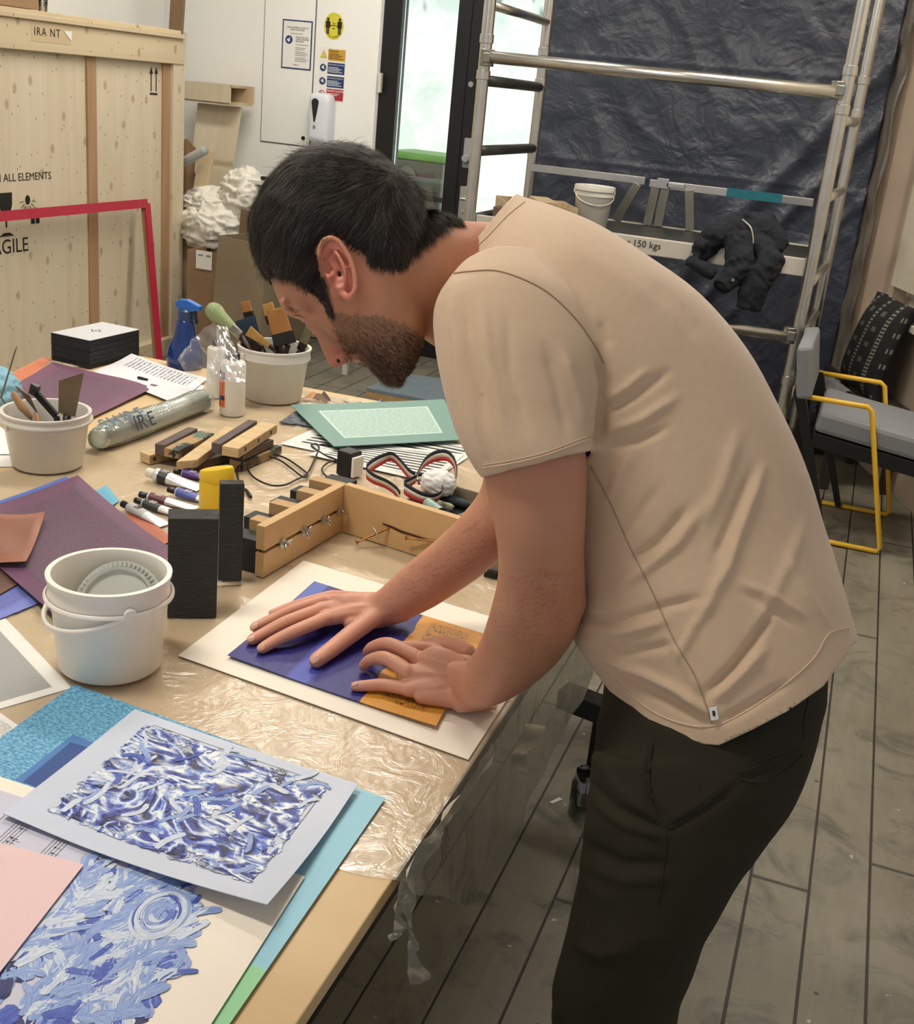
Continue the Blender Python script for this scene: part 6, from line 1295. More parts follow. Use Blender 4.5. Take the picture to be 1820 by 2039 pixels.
def teal_card():
    t, v, s = uvmat('striped_print'); f = t.noise(t.coords('UV', (2, 30, 1)), 2, 5, .7); wv = t.math('FRACT', t.math('ADD', t.math('MULTIPLY', s[1], 11), t.math('MULTIPLY', f, .6))); c = t.mix(t.math('MULTIPLY', t.math('LESS_THAN', wv, .45), rectmask(t, s, .08, .95, .1, .9, .01)), rgb(222, 222, 218), rgb(34, 34, 36)); t.set(c, .6)
    psheet('striped_print', 'white sheet with rough black printed stripes under the teal card', 'print', [(558, 884), (872, 950), (960, 893), (660, 838)], T+.004, t.m, wob=.001)
    psheet('striped_print', 'second white sheet with black stripes, turned, under the near end of the teal card', 'print', [(612, 905), (860, 962), (925, 905), (700, 880)], T+.006, t.m, wob=.001, seed=2)
    t, v, s = uvmat('charcoal_print'); t.set(t.mix(streak(t, 3, 6, 2, .4, .6), rgb(54, 58, 68), rgb(128, 134, 142)), .6); psheet('charcoal_print', 'dark blue-grey mottled sheet under the left corner of the teal card', 'print', [(556, 842), (640, 852), (680, 830), (596, 816)], T+.006, t.m, th=.003)
    t, v, s = uvmat('teal_card'); c = t.mix(rectmask(t, s, .13, .86, .17, .83, .002), rgb(114, 150, 142), rgb(190, 212, 202)); c = t.mix(t.math('MULTIPLY', rectmask(t, s, .145, .845, .19, .81, .002), streak(t, 14, 60, 3, .42, .6)), c, rgb(128, 162, 156)); t.set(c, .5)
    psheet('teal_card', 'grey-green card with a pale textured rectangle printed in its middle', 'print', [(665, 890), (925, 876), (884, 796), (579, 807)], T+.016, t.m, th=.0018, lift=(.002, 0, 0, .004))
    # shavings and bits at the far edge of the table
    random.seed(6)
    for i, (px, py, c, lb) in enumerate(((620, 798, (220, 160, 110), 'curled orange paper scrap'), (640, 802, (120, 96, 80), 'brown curled scrap'), (655, 797, (80, 66, 60), 'dark scrap'), (700, 800, (200, 196, 188), 'white scrap'), (738, 806, (190, 170, 200), 'lilac scrap'))):
        q = atz(px, py, T+.003); b = MB(); b.grid(lambda u, v: q+Vector((.045*(u-.5), .02*(v-.5)+.01*u, .004+.012*math.sin(u*3.1+i)*(.5+v))), 8, 4, .0006); tag(b.build('paper_scrap', plain('scrap_%d' % i, rgb(*c), .7)), lb+' at the far edge of the table', 'scrap')
teal_card()
def floor_things():
    t = NT('slate_paint'); v = t.coords('Object', (1, 6, 1)); t.set(t.mix(t.noise(v, 9, 5, .7), rgb(96, 112, 128), rgb(140, 152, 160)), .6)
    q = [atz(*c, .05) for c in ((730, 772), (905, 806), (960, 762), (790, 742))]; b = MB(); b.slab([Vector((v_.x, v_.y, .03)) for v_ in q], .02); p = tag(b.build('slate_board', t.m, bevel=.002), 'slate blue painted board lying on the floor beyond the table', 'board')
    b = MB(); b.slab([Vector((v_.x, v_.y, 0)) for v_ in q], .03); b.build('batten_edge', M['plyedge'], p)
    # low black trestle foot behind the man, with a jar by it
    bk = M['black']; p = thing('low_trestle', 'low black square-section trestle behind the man, partly hidden by his trousers', 'trestle', atz(1172, 1600, 0)); f = atz(1172, 1600, 0); a = Vector((f.x-.11, f.y+.03, .26)); c = Vector((f.x+.24, f.y-.05, .26))
    b = MB(); b.bar(a, c, .06, .05); b.build('bar', plain('trestle_black', rgb(26, 28, 34), .5), p, bevel=.003)
    for q in (f+Vector((.0, 0, 0)), f+Vector((.2, -.04, 0))): b = MB(); b.box(q+Vector((0, 0, .12)), (.035, .035, .235)); b.build('leg', bk, p)
    b = MB(); j = Vector((f.x-.005, f.y-.05, 0)); b.lathe([(0, .0), (.03, 0), (.032, .004), (.032, .09), (.027, .1), (.027, .12), (.029, .12), (.029, .098), (.035, .09), (.035, 0)], j, 30); tag(b.build('glass_jar', glassy('jar_glass', (.88, .93, .9, 1), .04, .2), smooth=True), 'small clear glass jar on the floor beside the low black trestle', 'jar')
    b = MB(); q = atz(1105, 1598, .0); b.slab([q+Vector((-.012, -.006, .0)), q+Vector((-.004, -.008, 0)), q+Vector((.014, .02, 0)), q+Vector((.004, .024, 0))], .002); tag(b.build('paper_scrap', M['paperw']), 'tiny white paper scrap on the floorboards near the man', 'scrap')
floor_things()
# ================================================================ THE MAN
from mathutils.bvhtree import BVHTree
ZH = 1.42; HS = ZH/FP
HO = CAM+ray(520, 470)*ZH; eD = (ix*.87+iy*.493).normalized(); eF = (ix*-.493+iy*.87).normalized(); eC = FW
def hp(t, f, c=0): return HO+eD*(t*HS)+eF*(f*HS)+eC*c
def loft(b, secs, n=40, ex=1.0, dirs=None):
    """sections (pxL, pyL, pxR, pyR, depth, half thickness); rings are square to the limb's own axis"""
    L = [atd(s[0], s[1], s[4]) for s in secs]; R = [atd(s[2], s[3], s[4]) for s in secs]; C = [(a+c)/2 for a, c in zip(L, R)]; rings = []
    for i in range(len(secs)):
        tg = (C[min(i+1, len(C)-1)]-C[max(i-1, 0)]).normalized(); a1 = (R[i]-L[i])/2; a2 = a1.cross(tg).normalized()*secs[i][5]
        if a2.dot(FW) < 0: a2 = -a2
        rings.append([C[i]+a1*math.copysign(abs(math.cos(x))**ex, math.cos(x))+a2*math.copysign(abs(math.sin(x))**ex, math.sin(x)) for x in [2*math.pi*k/n for k in range(n)]])
    out = []
    for i in range(len(rings)-1):       # smooth in between with Catmull-Rom
        p0, p1, p2, p3 = rings[max(i-1, 0)], rings[i], rings[i+1], rings[min(i+2, len(rings)-1)]
        for q in range(4):
            t = q/4; out.append([.5*((2*b1)+(c1-a1)*t+(2*a1-5*b1+4*c1-d1)*t*t+(3*b1-a1-3*c1+d1)*t**3) for a1, b1, c1, d1 in zip(p0, p1, p2, p3)])
    out.append(rings[-1]); b.rings(out)
def ell(b, c, r, ax=None, n=20):
    X_, Y_, Z_ = ax or (Vector((1, 0, 0)), Vector((0, 1, 0)), Vector((0, 0, 1)))
    b.rings([[c+X_*r[0]*math.sin(th)*math.cos(ph)+Y_*r[1]*math.sin(th)*math.sin(ph)+Z_*r[2]*math.cos(th) for ph in [2*math.pi*k/n for k in range(n)]] for th in [math.pi*(i+.15)/(n*.65+.3) for i in range(int(n*.65)+1)]])
def chain(b, pts, rs, sub=5, n=16):
    P = bez(pts, sub); R = []
    for i in range(len(P)):
        f = i/(len(P)-1)*(len(rs)-1); k = min(int(f), len(rs)-2); R.append(rs[k]+(rs[k+1]-rs[k])*(f-k))
    d0 = (P[0]-P[1]).normalized(); d1 = (P[-1]-P[-2]).normalized()
    P = [P[0]+d0*R[0]*.85, P[0]+d0*R[0]*.5]+P+[P[-1]+d1*R[-1]*.5, P[-1]+d1*R[-1]*.85, P[-1]+d1*R[-1]*.98]; R = [R[0]*.45, R[0]*.85]+R+[R[-1]*.87, R[-1]*.52, R[-1]*.15]
    b.tube(P, R, n)
person = thing('person', 'bearded person in beige t-shirt and dark olive trousers leaning over the table', 'person', atz(1250, 2000, 0).lerp(Vector((.05, 1.25, 0)), .9))
SK = MB(); b = SK
# --- head: slices from crown to chin (t, front f, back f, half width)
HEAD = [(-16, -34, -92, .030), (-10, -8, -126, .050), (2, 14, -160, .063), (18, 32, -188, .071), (36, 47, -206, .075), (60, 66, -222, .0775), (90, 92, -234, .078), (114, 110, -238, .0775), (135, 111, -240, .0765), (160, 101, -238, .074), (190, 99, -232, .072), (218, 101, -222, .070), (242, 104, -200, .068), (268, 112, -170, .0655), (283, 118, -140, .063), (300, 116, -105, .060), (315, 121, -78, .056), (335, 126, -58, .051), (357, 126, -38, .045), (375, 117, -5, .037), (385, 98, 22, .026)]
rings = []
for (t_, f1, f0, w_) in HEAD:
    fc, fr = (f1+f0)/2, (f1-f0)/2; face = max(0, min(1, (t_-100)/80)); r_ = []
    for k in range(48):
        x = 2*math.pi*k/48; cx, sx = math.cos(x), math.sin(x); wf = w_*(1-(.16+.10*face)*max(0, cx)**2)
        r_.append(hp(t_, fc+fr*math.copysign(abs(cx)**.92, cx), wf*math.copysign(abs(sx)**.86, sx)))
    rings.append(r_)
b.rings(rings)
HX = (eD, eF, eC)
# nose
rings = []
for (t_, f0, f1, w_) in ((150, 88, 108, .007), (165, 90, 114, .0075), (192, 90, 119, .0085), (218, 92, 138, .0105), (238, 94, 153, .0135), (250, 98, 158.5, .0155), (259, 100, 156, .0165), (266, 102, 146, .0155), (271, 104, 130, .012)):
    fc, fr = (f1+f0)/2, (f1-f0)/2; rings.append([hp(t_, fc+fr*math.cos(x), w_*math.sin(x)*(1-.30*max(0, math.cos(x)))) for x in [2*math.pi*k/28 for k in range(28)]])
b.rings(rings)
for s in (-1, 1):
    ell(b, hp(258, 131, s*.0125), (.0080, .0095, .0055), HX)            # wings of the nose
    ell(b, hp(118, 97, s*.030), (.007, .006, .015), HX)               # brow ridge
    ell(b, hp(153, 86, s*.0305), (.0115, .0115, .0130), HX)           # eyeball under its lid
    ell(b, hp(285, 0, s*.048), (.024, .024, .010), HX)                # jaw muscle
ell(b, hp(284, 117, 0), (.0055, .0068, .022), HX); ell(b, hp(298, 112, 0), (.006, .0066, .019), HX); ell(b, hp(358, 112, 0), (.017, .013, .020), HX)
# ears
EAR = [(637, 513), (637, 496), (645, 480), (658, 474), (674, 481), (688, 500), (699, 520), (706, 545), (708, 568), (705, 586)]
def ear(s):
    def E(px, py, c):
        q = atd(px, py, ZH-.078+c)
        if s > 0: q = q - eC*2*((q-HO).dot(eC))
        return q
    base = [E(x, y, -.004-.012*i/9) for i, (x, y) in enumerate(EAR)]
    b.tube(bez(base, 5), [.0036]*46, 12)
    b.tube(bez([E(705, 584, -.014), E(698, 594, -.010), (E(686, 588, -.004)), E(674, 580, .002)], 4), [.0042, .005, .0055, .0055, .005, .005, .0048, .0046, .0044, .004, .004, .004, .004], 12)
    b.tube(bez([E(666, 498, -.004), E(680, 520, -.010), E(688, 545, -.012), (E(688, 566, -.008)), E(680, 580, -.002)], 4), .0028, 10)
    b.tube(bez([E(668, 500, -.004), E(660, 512, .0), E(655, 520, .003)], 4), .0022, 8)
    ell(b, E(658, 552, -.003), (.004, .006, .004)); ell(b, E(676, 574, -.003), (.004, .003, .003))
    pl = [E(x*.94+674*.06, y*.94+535*.06, .003-.006*i/9) for i, (x, y) in enumerate(EAR+[(690, 590), (665, 580), (650, 560), (642, 535)])]
    b.slab(pl, .0045, eC*(1 if s < 0 else -1))
    for (x, y) in ((660, 500), (672, 520), (684, 545), (688, 570), (675, 578)): ell(b, E(x, y, .010), (.010, .010, .012))
ear(-1); ear(1)
# neck and torso core
loft(b, [(790, 455, 745, 600, 1.42, .050), (840, 436, 800, 640, 1.43, .053), (880, 436, 842, 668, 1.45, .055), (930, 440, 872, 690, 1.48, .060), (985, 445, 915, 720, 1.51, .085), (1070, 470, 950, 770, 1.52, .13)])
loft(b, [(930, 700, 1060, 450, 1.52, .09), (985, 800, 1170, 490, 1.52, .145), (1040, 880, 1270, 550, 1.51, .155), (1120, 1000, 1400, 680, 1.49, .145), (1170, 1120, 1500, 840, 1.48, .135), (1190, 1220, 1560, 1020, 1.46, .13), (1225, 1340, 1600, 1220, 1.45, .13), (1240, 1440, 1590, 1380, 1.44, .125)])
# near (left) arm
loft(b, [(930, 640, 1105, 660, 1.385, .055), (935, 780, 1130, 790, 1.35, .054), (956, 890, 1160, 870, 1.34, .054), (966, 960, 1168, 930, 1.34, .053), (984, 1045, 1166, 1020, 1.345, .050), (992, 1110, 1163, 1100, 1.36, .047), (990, 1160, 1166, 1165, 1.378, .045), (980, 1205, 1160, 1222, 1.40, .046), (968, 1245, 1136, 1275, 1.445, .044), (955, 1280, 1098, 1322, 1.50, .040), (940, 1305, 1050, 1365, 1.555, .034), (925, 1318, 1000, 1398, 1.60, .028), (905, 1316, 962, 1408, 1.632, .023), (890, 1318, 935, 1400, 1.655, .018)])
ell(b, atd(1118, 1195, 1.39), (.032, .028, .032))
# far (right) arm
loft(b, [(930, 650, 1060, 680, 1.68, .06), (945, 770, 1060, 780, 1.735, .05), (960, 880, 1070, 900, 1.78, .046), (960, 965, 1078, 1030, 1.81, .044), (915, 1030, 1020, 1090, 1.82, .043), (868, 1076, 968, 1138, 1.835, .039), (822, 1114, 915, 1176, 1.85, .034), (782, 1148, 868, 1206, 1.86, .028), (752, 1175, 826, 1228, 1.868, .0235), (730, 1188, 795, 1242, 1.876, .020), (705, 1196, 750, 1236, 1.885, .014)])
def H(px, py, h): return atz(px, py, T+h)
def hand(wr_, fingers, thumb, meta, heel):
    for (pts, rs) in fingers: chain(b, [H(*p) for p in pts], rs)
    chain(b, [H(*p) for p in thumb[0]], thumb[1])
    for (p, r0, r1) in meta: chain(b, [H(*wr_), H(*wr_).lerp(H(*p), .5)+Vector((0, 0, .002)), H(*p)], [r0, (r0+r1)/2, r1])
    for (a, c, r0, r1) in heel: chain(b, [H(*a), H(*a).lerp(H(*c), .5), H(*c)], [r0, (r0+r1)/2, r1])
FR = [([(650, 1231, .034), (588, 1257, .030), (550, 1275, .022), (522, 1291, .0165)], [.0116, .0110, .0100, .0087]),
      ([(640, 1213, .038), (572, 1238, .032), (532, 1258, .022), (502, 1274, .0165)], [.0116, .0110, .0100, .0087]),
      ([(642, 1197, .035), (580, 1216, .030), (538, 1235, .021), (507, 1249, .0160)], [.0112, .0104, .0094, .0082]),
      ([(657, 1186, .029), (606, 1199, .024), (574, 1209, .018), (542, 1221, .0150)], [.0092, .0084, .0076, .0066])]
TR_ = ([(748, 1228, .036), (700, 1262, .028), (660, 1293, .022), (630, 1315, .0185)], [.0155, .0148, .0132, .0118])
hand((790, 1209, .042), FR, TR_, [((650, 1231, .032), .018, .013), ((640, 1213, .035), .019, .013), ((642, 1197, .032), .018, .0125), ((660, 1188, .026), .017, .0115)], [((770, 1222, .034), (700, 1240, .026), .018, .014), ((720, 1222, .030), (668, 1224, .028), .016, .012), ((770, 1200, .034), (700, 1195, .028), .018, .014)])
FL = [([(815, 1372, .026), (766, 1364, .021), (735, 1365, .018), (709, 1367, .0150)], [.0110, .0097, .0089, .0080]),
      ([(812, 1338, .044), (768, 1311, .048), (738, 1314, .034), (724, 1326, .0180)], [.0118, .0106, .0094, .0082]),
      ([(828, 1308, .048), (776, 1283, .052), (744, 1288, .036), (732, 1299, .0190)], [.0120, .0108, .0096, .0084]),
      ([(862, 1292, .047), (815, 1288, .046), (785, 1292, .032), (770, 1300, .0180)], [.0108, .0100, .0088, .0076])]
TL2 = ([(930, 1300, .036), (895, 1287, .030), (858, 1284, .024), (828, 1290, .0185)], [.0150, .0135, .0118, .0100])
hand((935, 1362, .040), FL, TL2, [((815, 1372, .026),   .018, .0125), ((814, 1340, .040), .019, .014), ((830, 1312, .044), .019, .014), ((862, 1296, .042), .018, .014)], [((935, 1390, .026), (842, 1384, .022), .019, .014), ((930, 1330, .040), (870, 1320, .036), .02, .017), ((900, 1360, .034), (830, 1352, .032), .020, .014), ((955, 1385, .034), (920, 1395, .026), .022, .018)])

def zh(px, py, h): return proj(H(px, py, h))[2]
loft(b, [(748, 1178, 822, 1234, zh(785, 1206, .040), .021), (715, 1180, 775, 1248, zh(745, 1215, .036), .018), (682, 1182, 722, 1256, zh(700, 1218, .034), .016), (660, 1184, 684, 1246, zh(672, 1216, .031), .013)])
loft(b, [(925, 1312, 990, 1412, zh(955, 1362, .042), .026), (893, 1292, 934, 1416, zh(912, 1354, .040), .022), (862, 1286, 880, 1406, zh(870, 1348, .038), .018), (836, 1298, 836, 1392, zh(836, 1345, .034), .014)])
def polymask(xy, poly):
    x, y = xy[:, 0], xy[:, 1]; ins = np.zeros(len(xy), bool); n = len(poly)
    for i in range(n):
        x0, y0 = poly[i]; x1, y1 = poly[(i+1) % n]; c = ((y0 > y) != (y1 > y)); 
        with np.errstate(divide='ignore', invalid='ignore'): ins ^= c & (x < (x1-x0)*(y-y0)/(y1-y0+1e-12)+x0)
    return ins
def polydist(xy, poly):
    d = np.full(len(xy), 1e9)
    for i in range(len(poly)):
        a = np.array(poly[i], float); c = np.array(poly[(i+1) % len(poly)], float); ab = c-a; t_ = np.clip(((xy-a)@ab)/(ab@ab), 0, 1); d = np.minimum(d, np.hypot(*(xy-(a+t_[:, None]*ab)).T))
    return d
def side_xy(co):
    """where a point, or its mirror on the near half of the head, shows in the side view"""
    c = (co-np.array(HO))@np.array(eC); q = co-np.outer(np.where(c > 0, 2*c, 0), np.array(eC)); return nproj(q)[:, :2]
HAIRP = [(470, 420), (500, 545), (528, 556), (550, 548), (580, 554), (606, 566), (628, 584), (643, 602), (651, 592), (642, 560), (636, 530), (630, 500), (634, 478), (655, 462), (682, 470), (700, 492), (722, 502), (738, 522), (765, 530), (795, 532), (812, 512), (838, 492), (860, 475), (884, 455), (925, 436), (900, 380), (800, 250), (600, 250)]
BEARDP = [(634, 585), (650, 598), (668, 612), (705, 618), (765, 622), (815, 640), (850, 668), (862, 690), (850, 800), (700, 800), (716, 735), (712, 724), (700, 712), (690, 722), (684, 706), (674, 692), (660, 668), (650, 640)]
def curve_disp(co, pr, folds):
    """folds: (points, width px, height m); a ridge (or, if negative, a valley) along a line of the surface"""
    d = np.zeros(len(co))
    for pts, wd, am in folds:
        P = np.array(pts, float); best = np.full(len(co), 1e9); along = np.zeros(len(co)); tot = 0; L = [0]
        for i in range(len(P)-1): L.append(L[-1]+np.hypot(*(P[i+1]-P[i])))
        for i in range(len(P)-1):
            ab = P[i+1]-P[i]; tt = np.clip(((pr[:, :2]-P[i])@ab)/(ab@ab), 0, 1); dd = np.hypot(*(pr[:, :2]-(P[i]+tt[:, None]*ab)).T); m_ = dd < best; best[m_] = dd[m_]; along[m_] = (L[i]+tt[m_]*(L[i+1]-L[i]))/L[-1]
        env = np.clip(np.minimum(along, 1-along)*4+.25, 0, 1); d += am*np.exp(-(best/wd)**2)*env
    return d
def body_disp(co, no):
    pr = nproj(co); near = (pr[:, 2] < 1.43)
    folds = [([(626, 632), (604, 626), (584, 628)], 3.5, -.0022), ([(622, 648), (606, 646), (590, 642)], 2.5, -.0016), ([(690, 714), (704, 712), (716, 712)], 2.5, -.002), ([(668, 700), (682, 690), (694, 700)], 5, -.0016)]
    d = curve_disp(co, pr, folds)*near
    # nostril
    for c in (-.0105, .0105):
        q = np.array(hp(257, 138, c*1.25)); dv = co-q; a_ = dv@np.array((eD*.35+eF*.94)); r_ = np.sqrt(np.maximum(0, (dv*dv).sum(1)-a_**2)+(a_*.55)**2); d -= .006*np.exp(-(r_/.0040)**2)
    # ear canal hollow
    dd = np.hypot(pr[:, 0]-675, pr[:, 1]-546); d -= .004*np.exp(-(dd/7)**2)*near
    # knuckle creases and tendons
    kn = [([(584, 1250), (590, 1262)], 2.2, -.0006), ([(568, 1231), (574, 1243)], 2.2, -.0006), ([(576, 1211), (582, 1222)], 2.2, -.0006), ([(652, 1290), (662, 1303)], 2.5, -.0007), ([(765, 1358), (766, 1370)], 2.2, -.0006), ([(765, 1305), (770, 1316)], 2.2, -.0006),
          ([(745, 1215), (700, 1222), (655, 1229)], 4, .0009), ([(745, 1205), (700, 1206), (650, 1211)], 4, .0009), ([(900, 1345), (860, 1340), (815, 1338)], 5, .0010), ([(905, 1330), (870, 1318), (832, 1308)], 5, .0010), ([(905, 1362), (860, 1368), (820, 1372)], 5, .0008), ([(925, 1315), (936, 1350), (932, 1400)], 4, -.0014), ([(846, 1330), (872, 1352), (884, 1372)], 6, .0007)]
    d += curve_disp(co, pr, kn)
    d += .0016*np.exp(-((pr[:, 0]-1130)/26)**2-((pr[:, 1]-1195)/22)**2)-.0016*np.exp(-((pr[:, 0]-1100)/30)**2-((pr[:, 1]-1150)/8)**2)
    return co+no*d[:, None]
def skinmat(nm, c1, c2, blot=.35, **kw):
    t = NT(nm); v = t.coords(); mr = t.node('ShaderNodeMapRange'); t.L(t.sep(v)[2], mr.inputs[0]); mr.inputs[1].default_value = .03; mr.inputs[2].default_value = .22; mr.inputs[3].default_value = .75; mr.inputs[4].default_value = 0; n = t.noise(v, 22, 5, .6); f = t.noise(v, 260, 3, .6)
    c = t.mix(n, c1, c2); c = t.mix(t.math('MULTIPLY', t.ramp(t.noise(v, 9, 3), [(.45, (0, 0, 0, 1)), (.7, (1, 1, 1, 1))]), blot), c, rgb(196, 112, 92)); c = t.mix(mr.outputs[0], c, rgb(218, 158, 136)) if nm == 'skin' else c; t.set(c, .5, Subsurface_Weight=.12, Subsurface_Radius=(.012, .005, .003), **kw); t.bump(f, .25, .0012); return t.m
M['skin'] = skinmat('skin', rgb(196, 142, 110), rgb(176, 122, 94)); M['stub'] = skinmat('skin_under_beard', rgb(164, 118, 90), rgb(134, 96, 74), .1); M['redskin'] = skinmat('flushed_skin', rgb(204, 132, 108), rgb(186, 110, 92)); M['hole'] = plain('painted_hollow', rgb(48, 22, 18), .8, bump=0)
def body_mat(cc):
    o = np.zeros(len(cc), int); xy = side_xy(cc); hd = ((cc-np.array(HO))@np.array(eD) < .262) & (nproj(cc)[:, 0] < 880) & (cc[:, 2] > 1.1)
    o[hd & polymask(xy, BEARDP) & (polydist(xy, BEARDP) > 9+9*np.array([noise.noise(Vector((x*.12, y*.12, 0))) for x, y in xy]))] = 1; o[hd & polymask(xy, EAR+[(698, 600), (660, 580), (640, 540)])] = 2
    dn_ = np.hypot(xy[:, 0]-660, xy[:, 1]-715); o[hd & (dn_ < 26)] = 2
    return o
body = remesh(SK, 'body', [M['skin'], M['stub'], M['redskin'], M['hole']], person, .0021, 3, body_disp, .5, body_mat, relax=[(hp(135, 92, -.034), .045, 14), (hp(135, 92, .034), .045, 14), (hp(200, 90, -.04), .05, 14), (hp(200, 90, .04), .05, 14), (atd(915, 1350, 1.63), .055, 60), (atd(935, 1365, 1.60), .07, 60), (atd(785, 1208, 1.87), .065, 60), (atd(1120, 1200, 1.38), .07, 40), (atd(1000, 560, 1.40), .16, 60), (atd(850, 560, 1.40), .10, 30), (atd(1000, 1040, 1.81), .1, 30), (atd(690, 1220, 1.9), .05, 8), (atd(860, 1345, 1.68), .05, 10)])
def tree_of(o):
    me = o.data; og = ORG[o.as_pointer()]; return BVHTree.FromPolygons([v.co+og for v in me.vertices], [tuple(p.vertices) for p in me.polygons])
btree = tree_of(body)
def painted_hole(nm, c, r, ax): o_ = MB(); ell(o_, c, r, ax, 20); o_.build(nm, M['hole'], body, True)  # dark solid ellipsoid standing in for the shade inside nostril or ear
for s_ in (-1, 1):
    ax_ = (eD*.30+eF*.95).normalized(); painted_hole('nostril', hp(258, 136, s_*.0118), (.0062, .0030, .0022), (ax_, eC.cross(ax_), eC))
_h = btree.ray_cast(CAM, ray(676, 543).normalized()); painted_hole('ear_canal', _h[0]-_h[1]*.0002, (.0045, .0026, .0018), (iy, ix, _h[1]))
# nails
def nail(px, py, dx, dy, r=.0052, up=None):
    q, n, i, d = btree.ray_cast(CAM, ray(px, py).normalized()); 
    if q is None: return
    n = (n+Vector((0, 0, .4))).normalized() if n.z < .4 else n
    a = (ix*dx+iy*dy); a = (a-n*a.dot(n)).normalized(); s_ = n.cross(a); o = MB(); K = 16; top = []
    o.grid(lambda u, v: q+a*(u-.5)*r*2.3+s_*(v-.5)*r*1.8*(1-.35*abs(2*u-1)**3)+n*(.0007-.0022*(2*v-1)**2*(.5)), 8, 8, .0005); o.build('fingernail', M['nail'], body, smooth=True)
M['nail'] = plain('fingernail', rgb(222, 176, 156), .25, var=.03, bump=0)
for a in ((520, 1290, -.9, .45), (500, 1272, -.9, .45), (506, 1247, -.9, .45), (541, 1219, -.9, .4, .0044), (627, 1312, -.8, .6, .0066), (706, 1361, -1, .05, .0045)): nail(*a)
# --- eye details
def lashes():
    random.seed(9); o = MB()
    for s in (-1,):
        for k in range(110):
            f = k/109; px, py = 585+21*f, 641+6*f-2*math.sin(f*3.1); q, n, i, d = btree.ray_cast(CAM, ray(px, py).normalized())
            if q is None or (q-CAM).length > 1.6: continue
            e = q+n*.0005+(iy*.0045+ix*-.0035+n*.0025)*rnd(.7, 1.3); w_ = ix*.00028; o.add([q-w_, q+w_, e], [(0, 1, 2)])
    if o.v: o.build('eyelashes', M['hair'], body)
    for nm, pts, r in (('lid_line', [(584, 638), (591, 642), (599, 645), (607, 647)], .0009), ('lid_crease', [(580, 630), (589, 628), (598, 629), (608, 634)], .0007)):  # dark threads: lash line, and shade painted into the eyelid crease
        out = []
        for q0 in bez([Vector((x, y, 0)) for x, y in pts], 8):
            h = btree.ray_cast(CAM, ray(q0.x, q0.y).normalized())
            if h[0] is not None and (h[0]-CAM).length < 1.6: out.append(h[0]-h[1]*.0002)
        if len(out) > 3: o = MB(); o.tube(out, [r*(.3+.7*math.sin(math.pi*(i+.5)/len(out))) for i in range(len(out))], 6); o.build(nm, M['hole'], body, True)
# --- hair
def hairmat(nm, c, r=.42):
    t = NT(nm); t.set(t.mix(t.noise(t.coords(), 40, 3), dark(c, .7), dark(c, 1.35)), r, Specular_IOR_Level=.35); t.bump(t.noise(t.coords(), 240, 4, .7), .6, .002); return t.m
M['hair'] = hairmat('dark_hair', rgb(38, 31, 26), .55); M['hairg'] = hairmat('grey_hair', rgb(84, 77, 70), .5); M['armh'] = hairmat('arm_hair', rgb(104, 76, 56), .6); M['beardd'] = hairmat('beard_dark', rgb(62, 46, 36), .6); M['beardb'] = hairmat('beard_brown', rgb(158, 122, 90), .6)
def strand(o, pts, w, nrm):
    vs = []; n = len(pts)
    for i, p in enumerate(pts):
        d = (pts[min(i+1, n-1)]-pts[max(i-1, 0)]); s_ = d.cross(nrm); s_ = s_.normalized() if s_.length > 1e-9 else ix; ww = w*(1-.75*i/(n-1)); vs += [p-s_*ww, p+s_*ww]
    o.add(vs, [(2*i, 2*i+1, 2*i+3, 2*i+2) for i in range(n-1)])
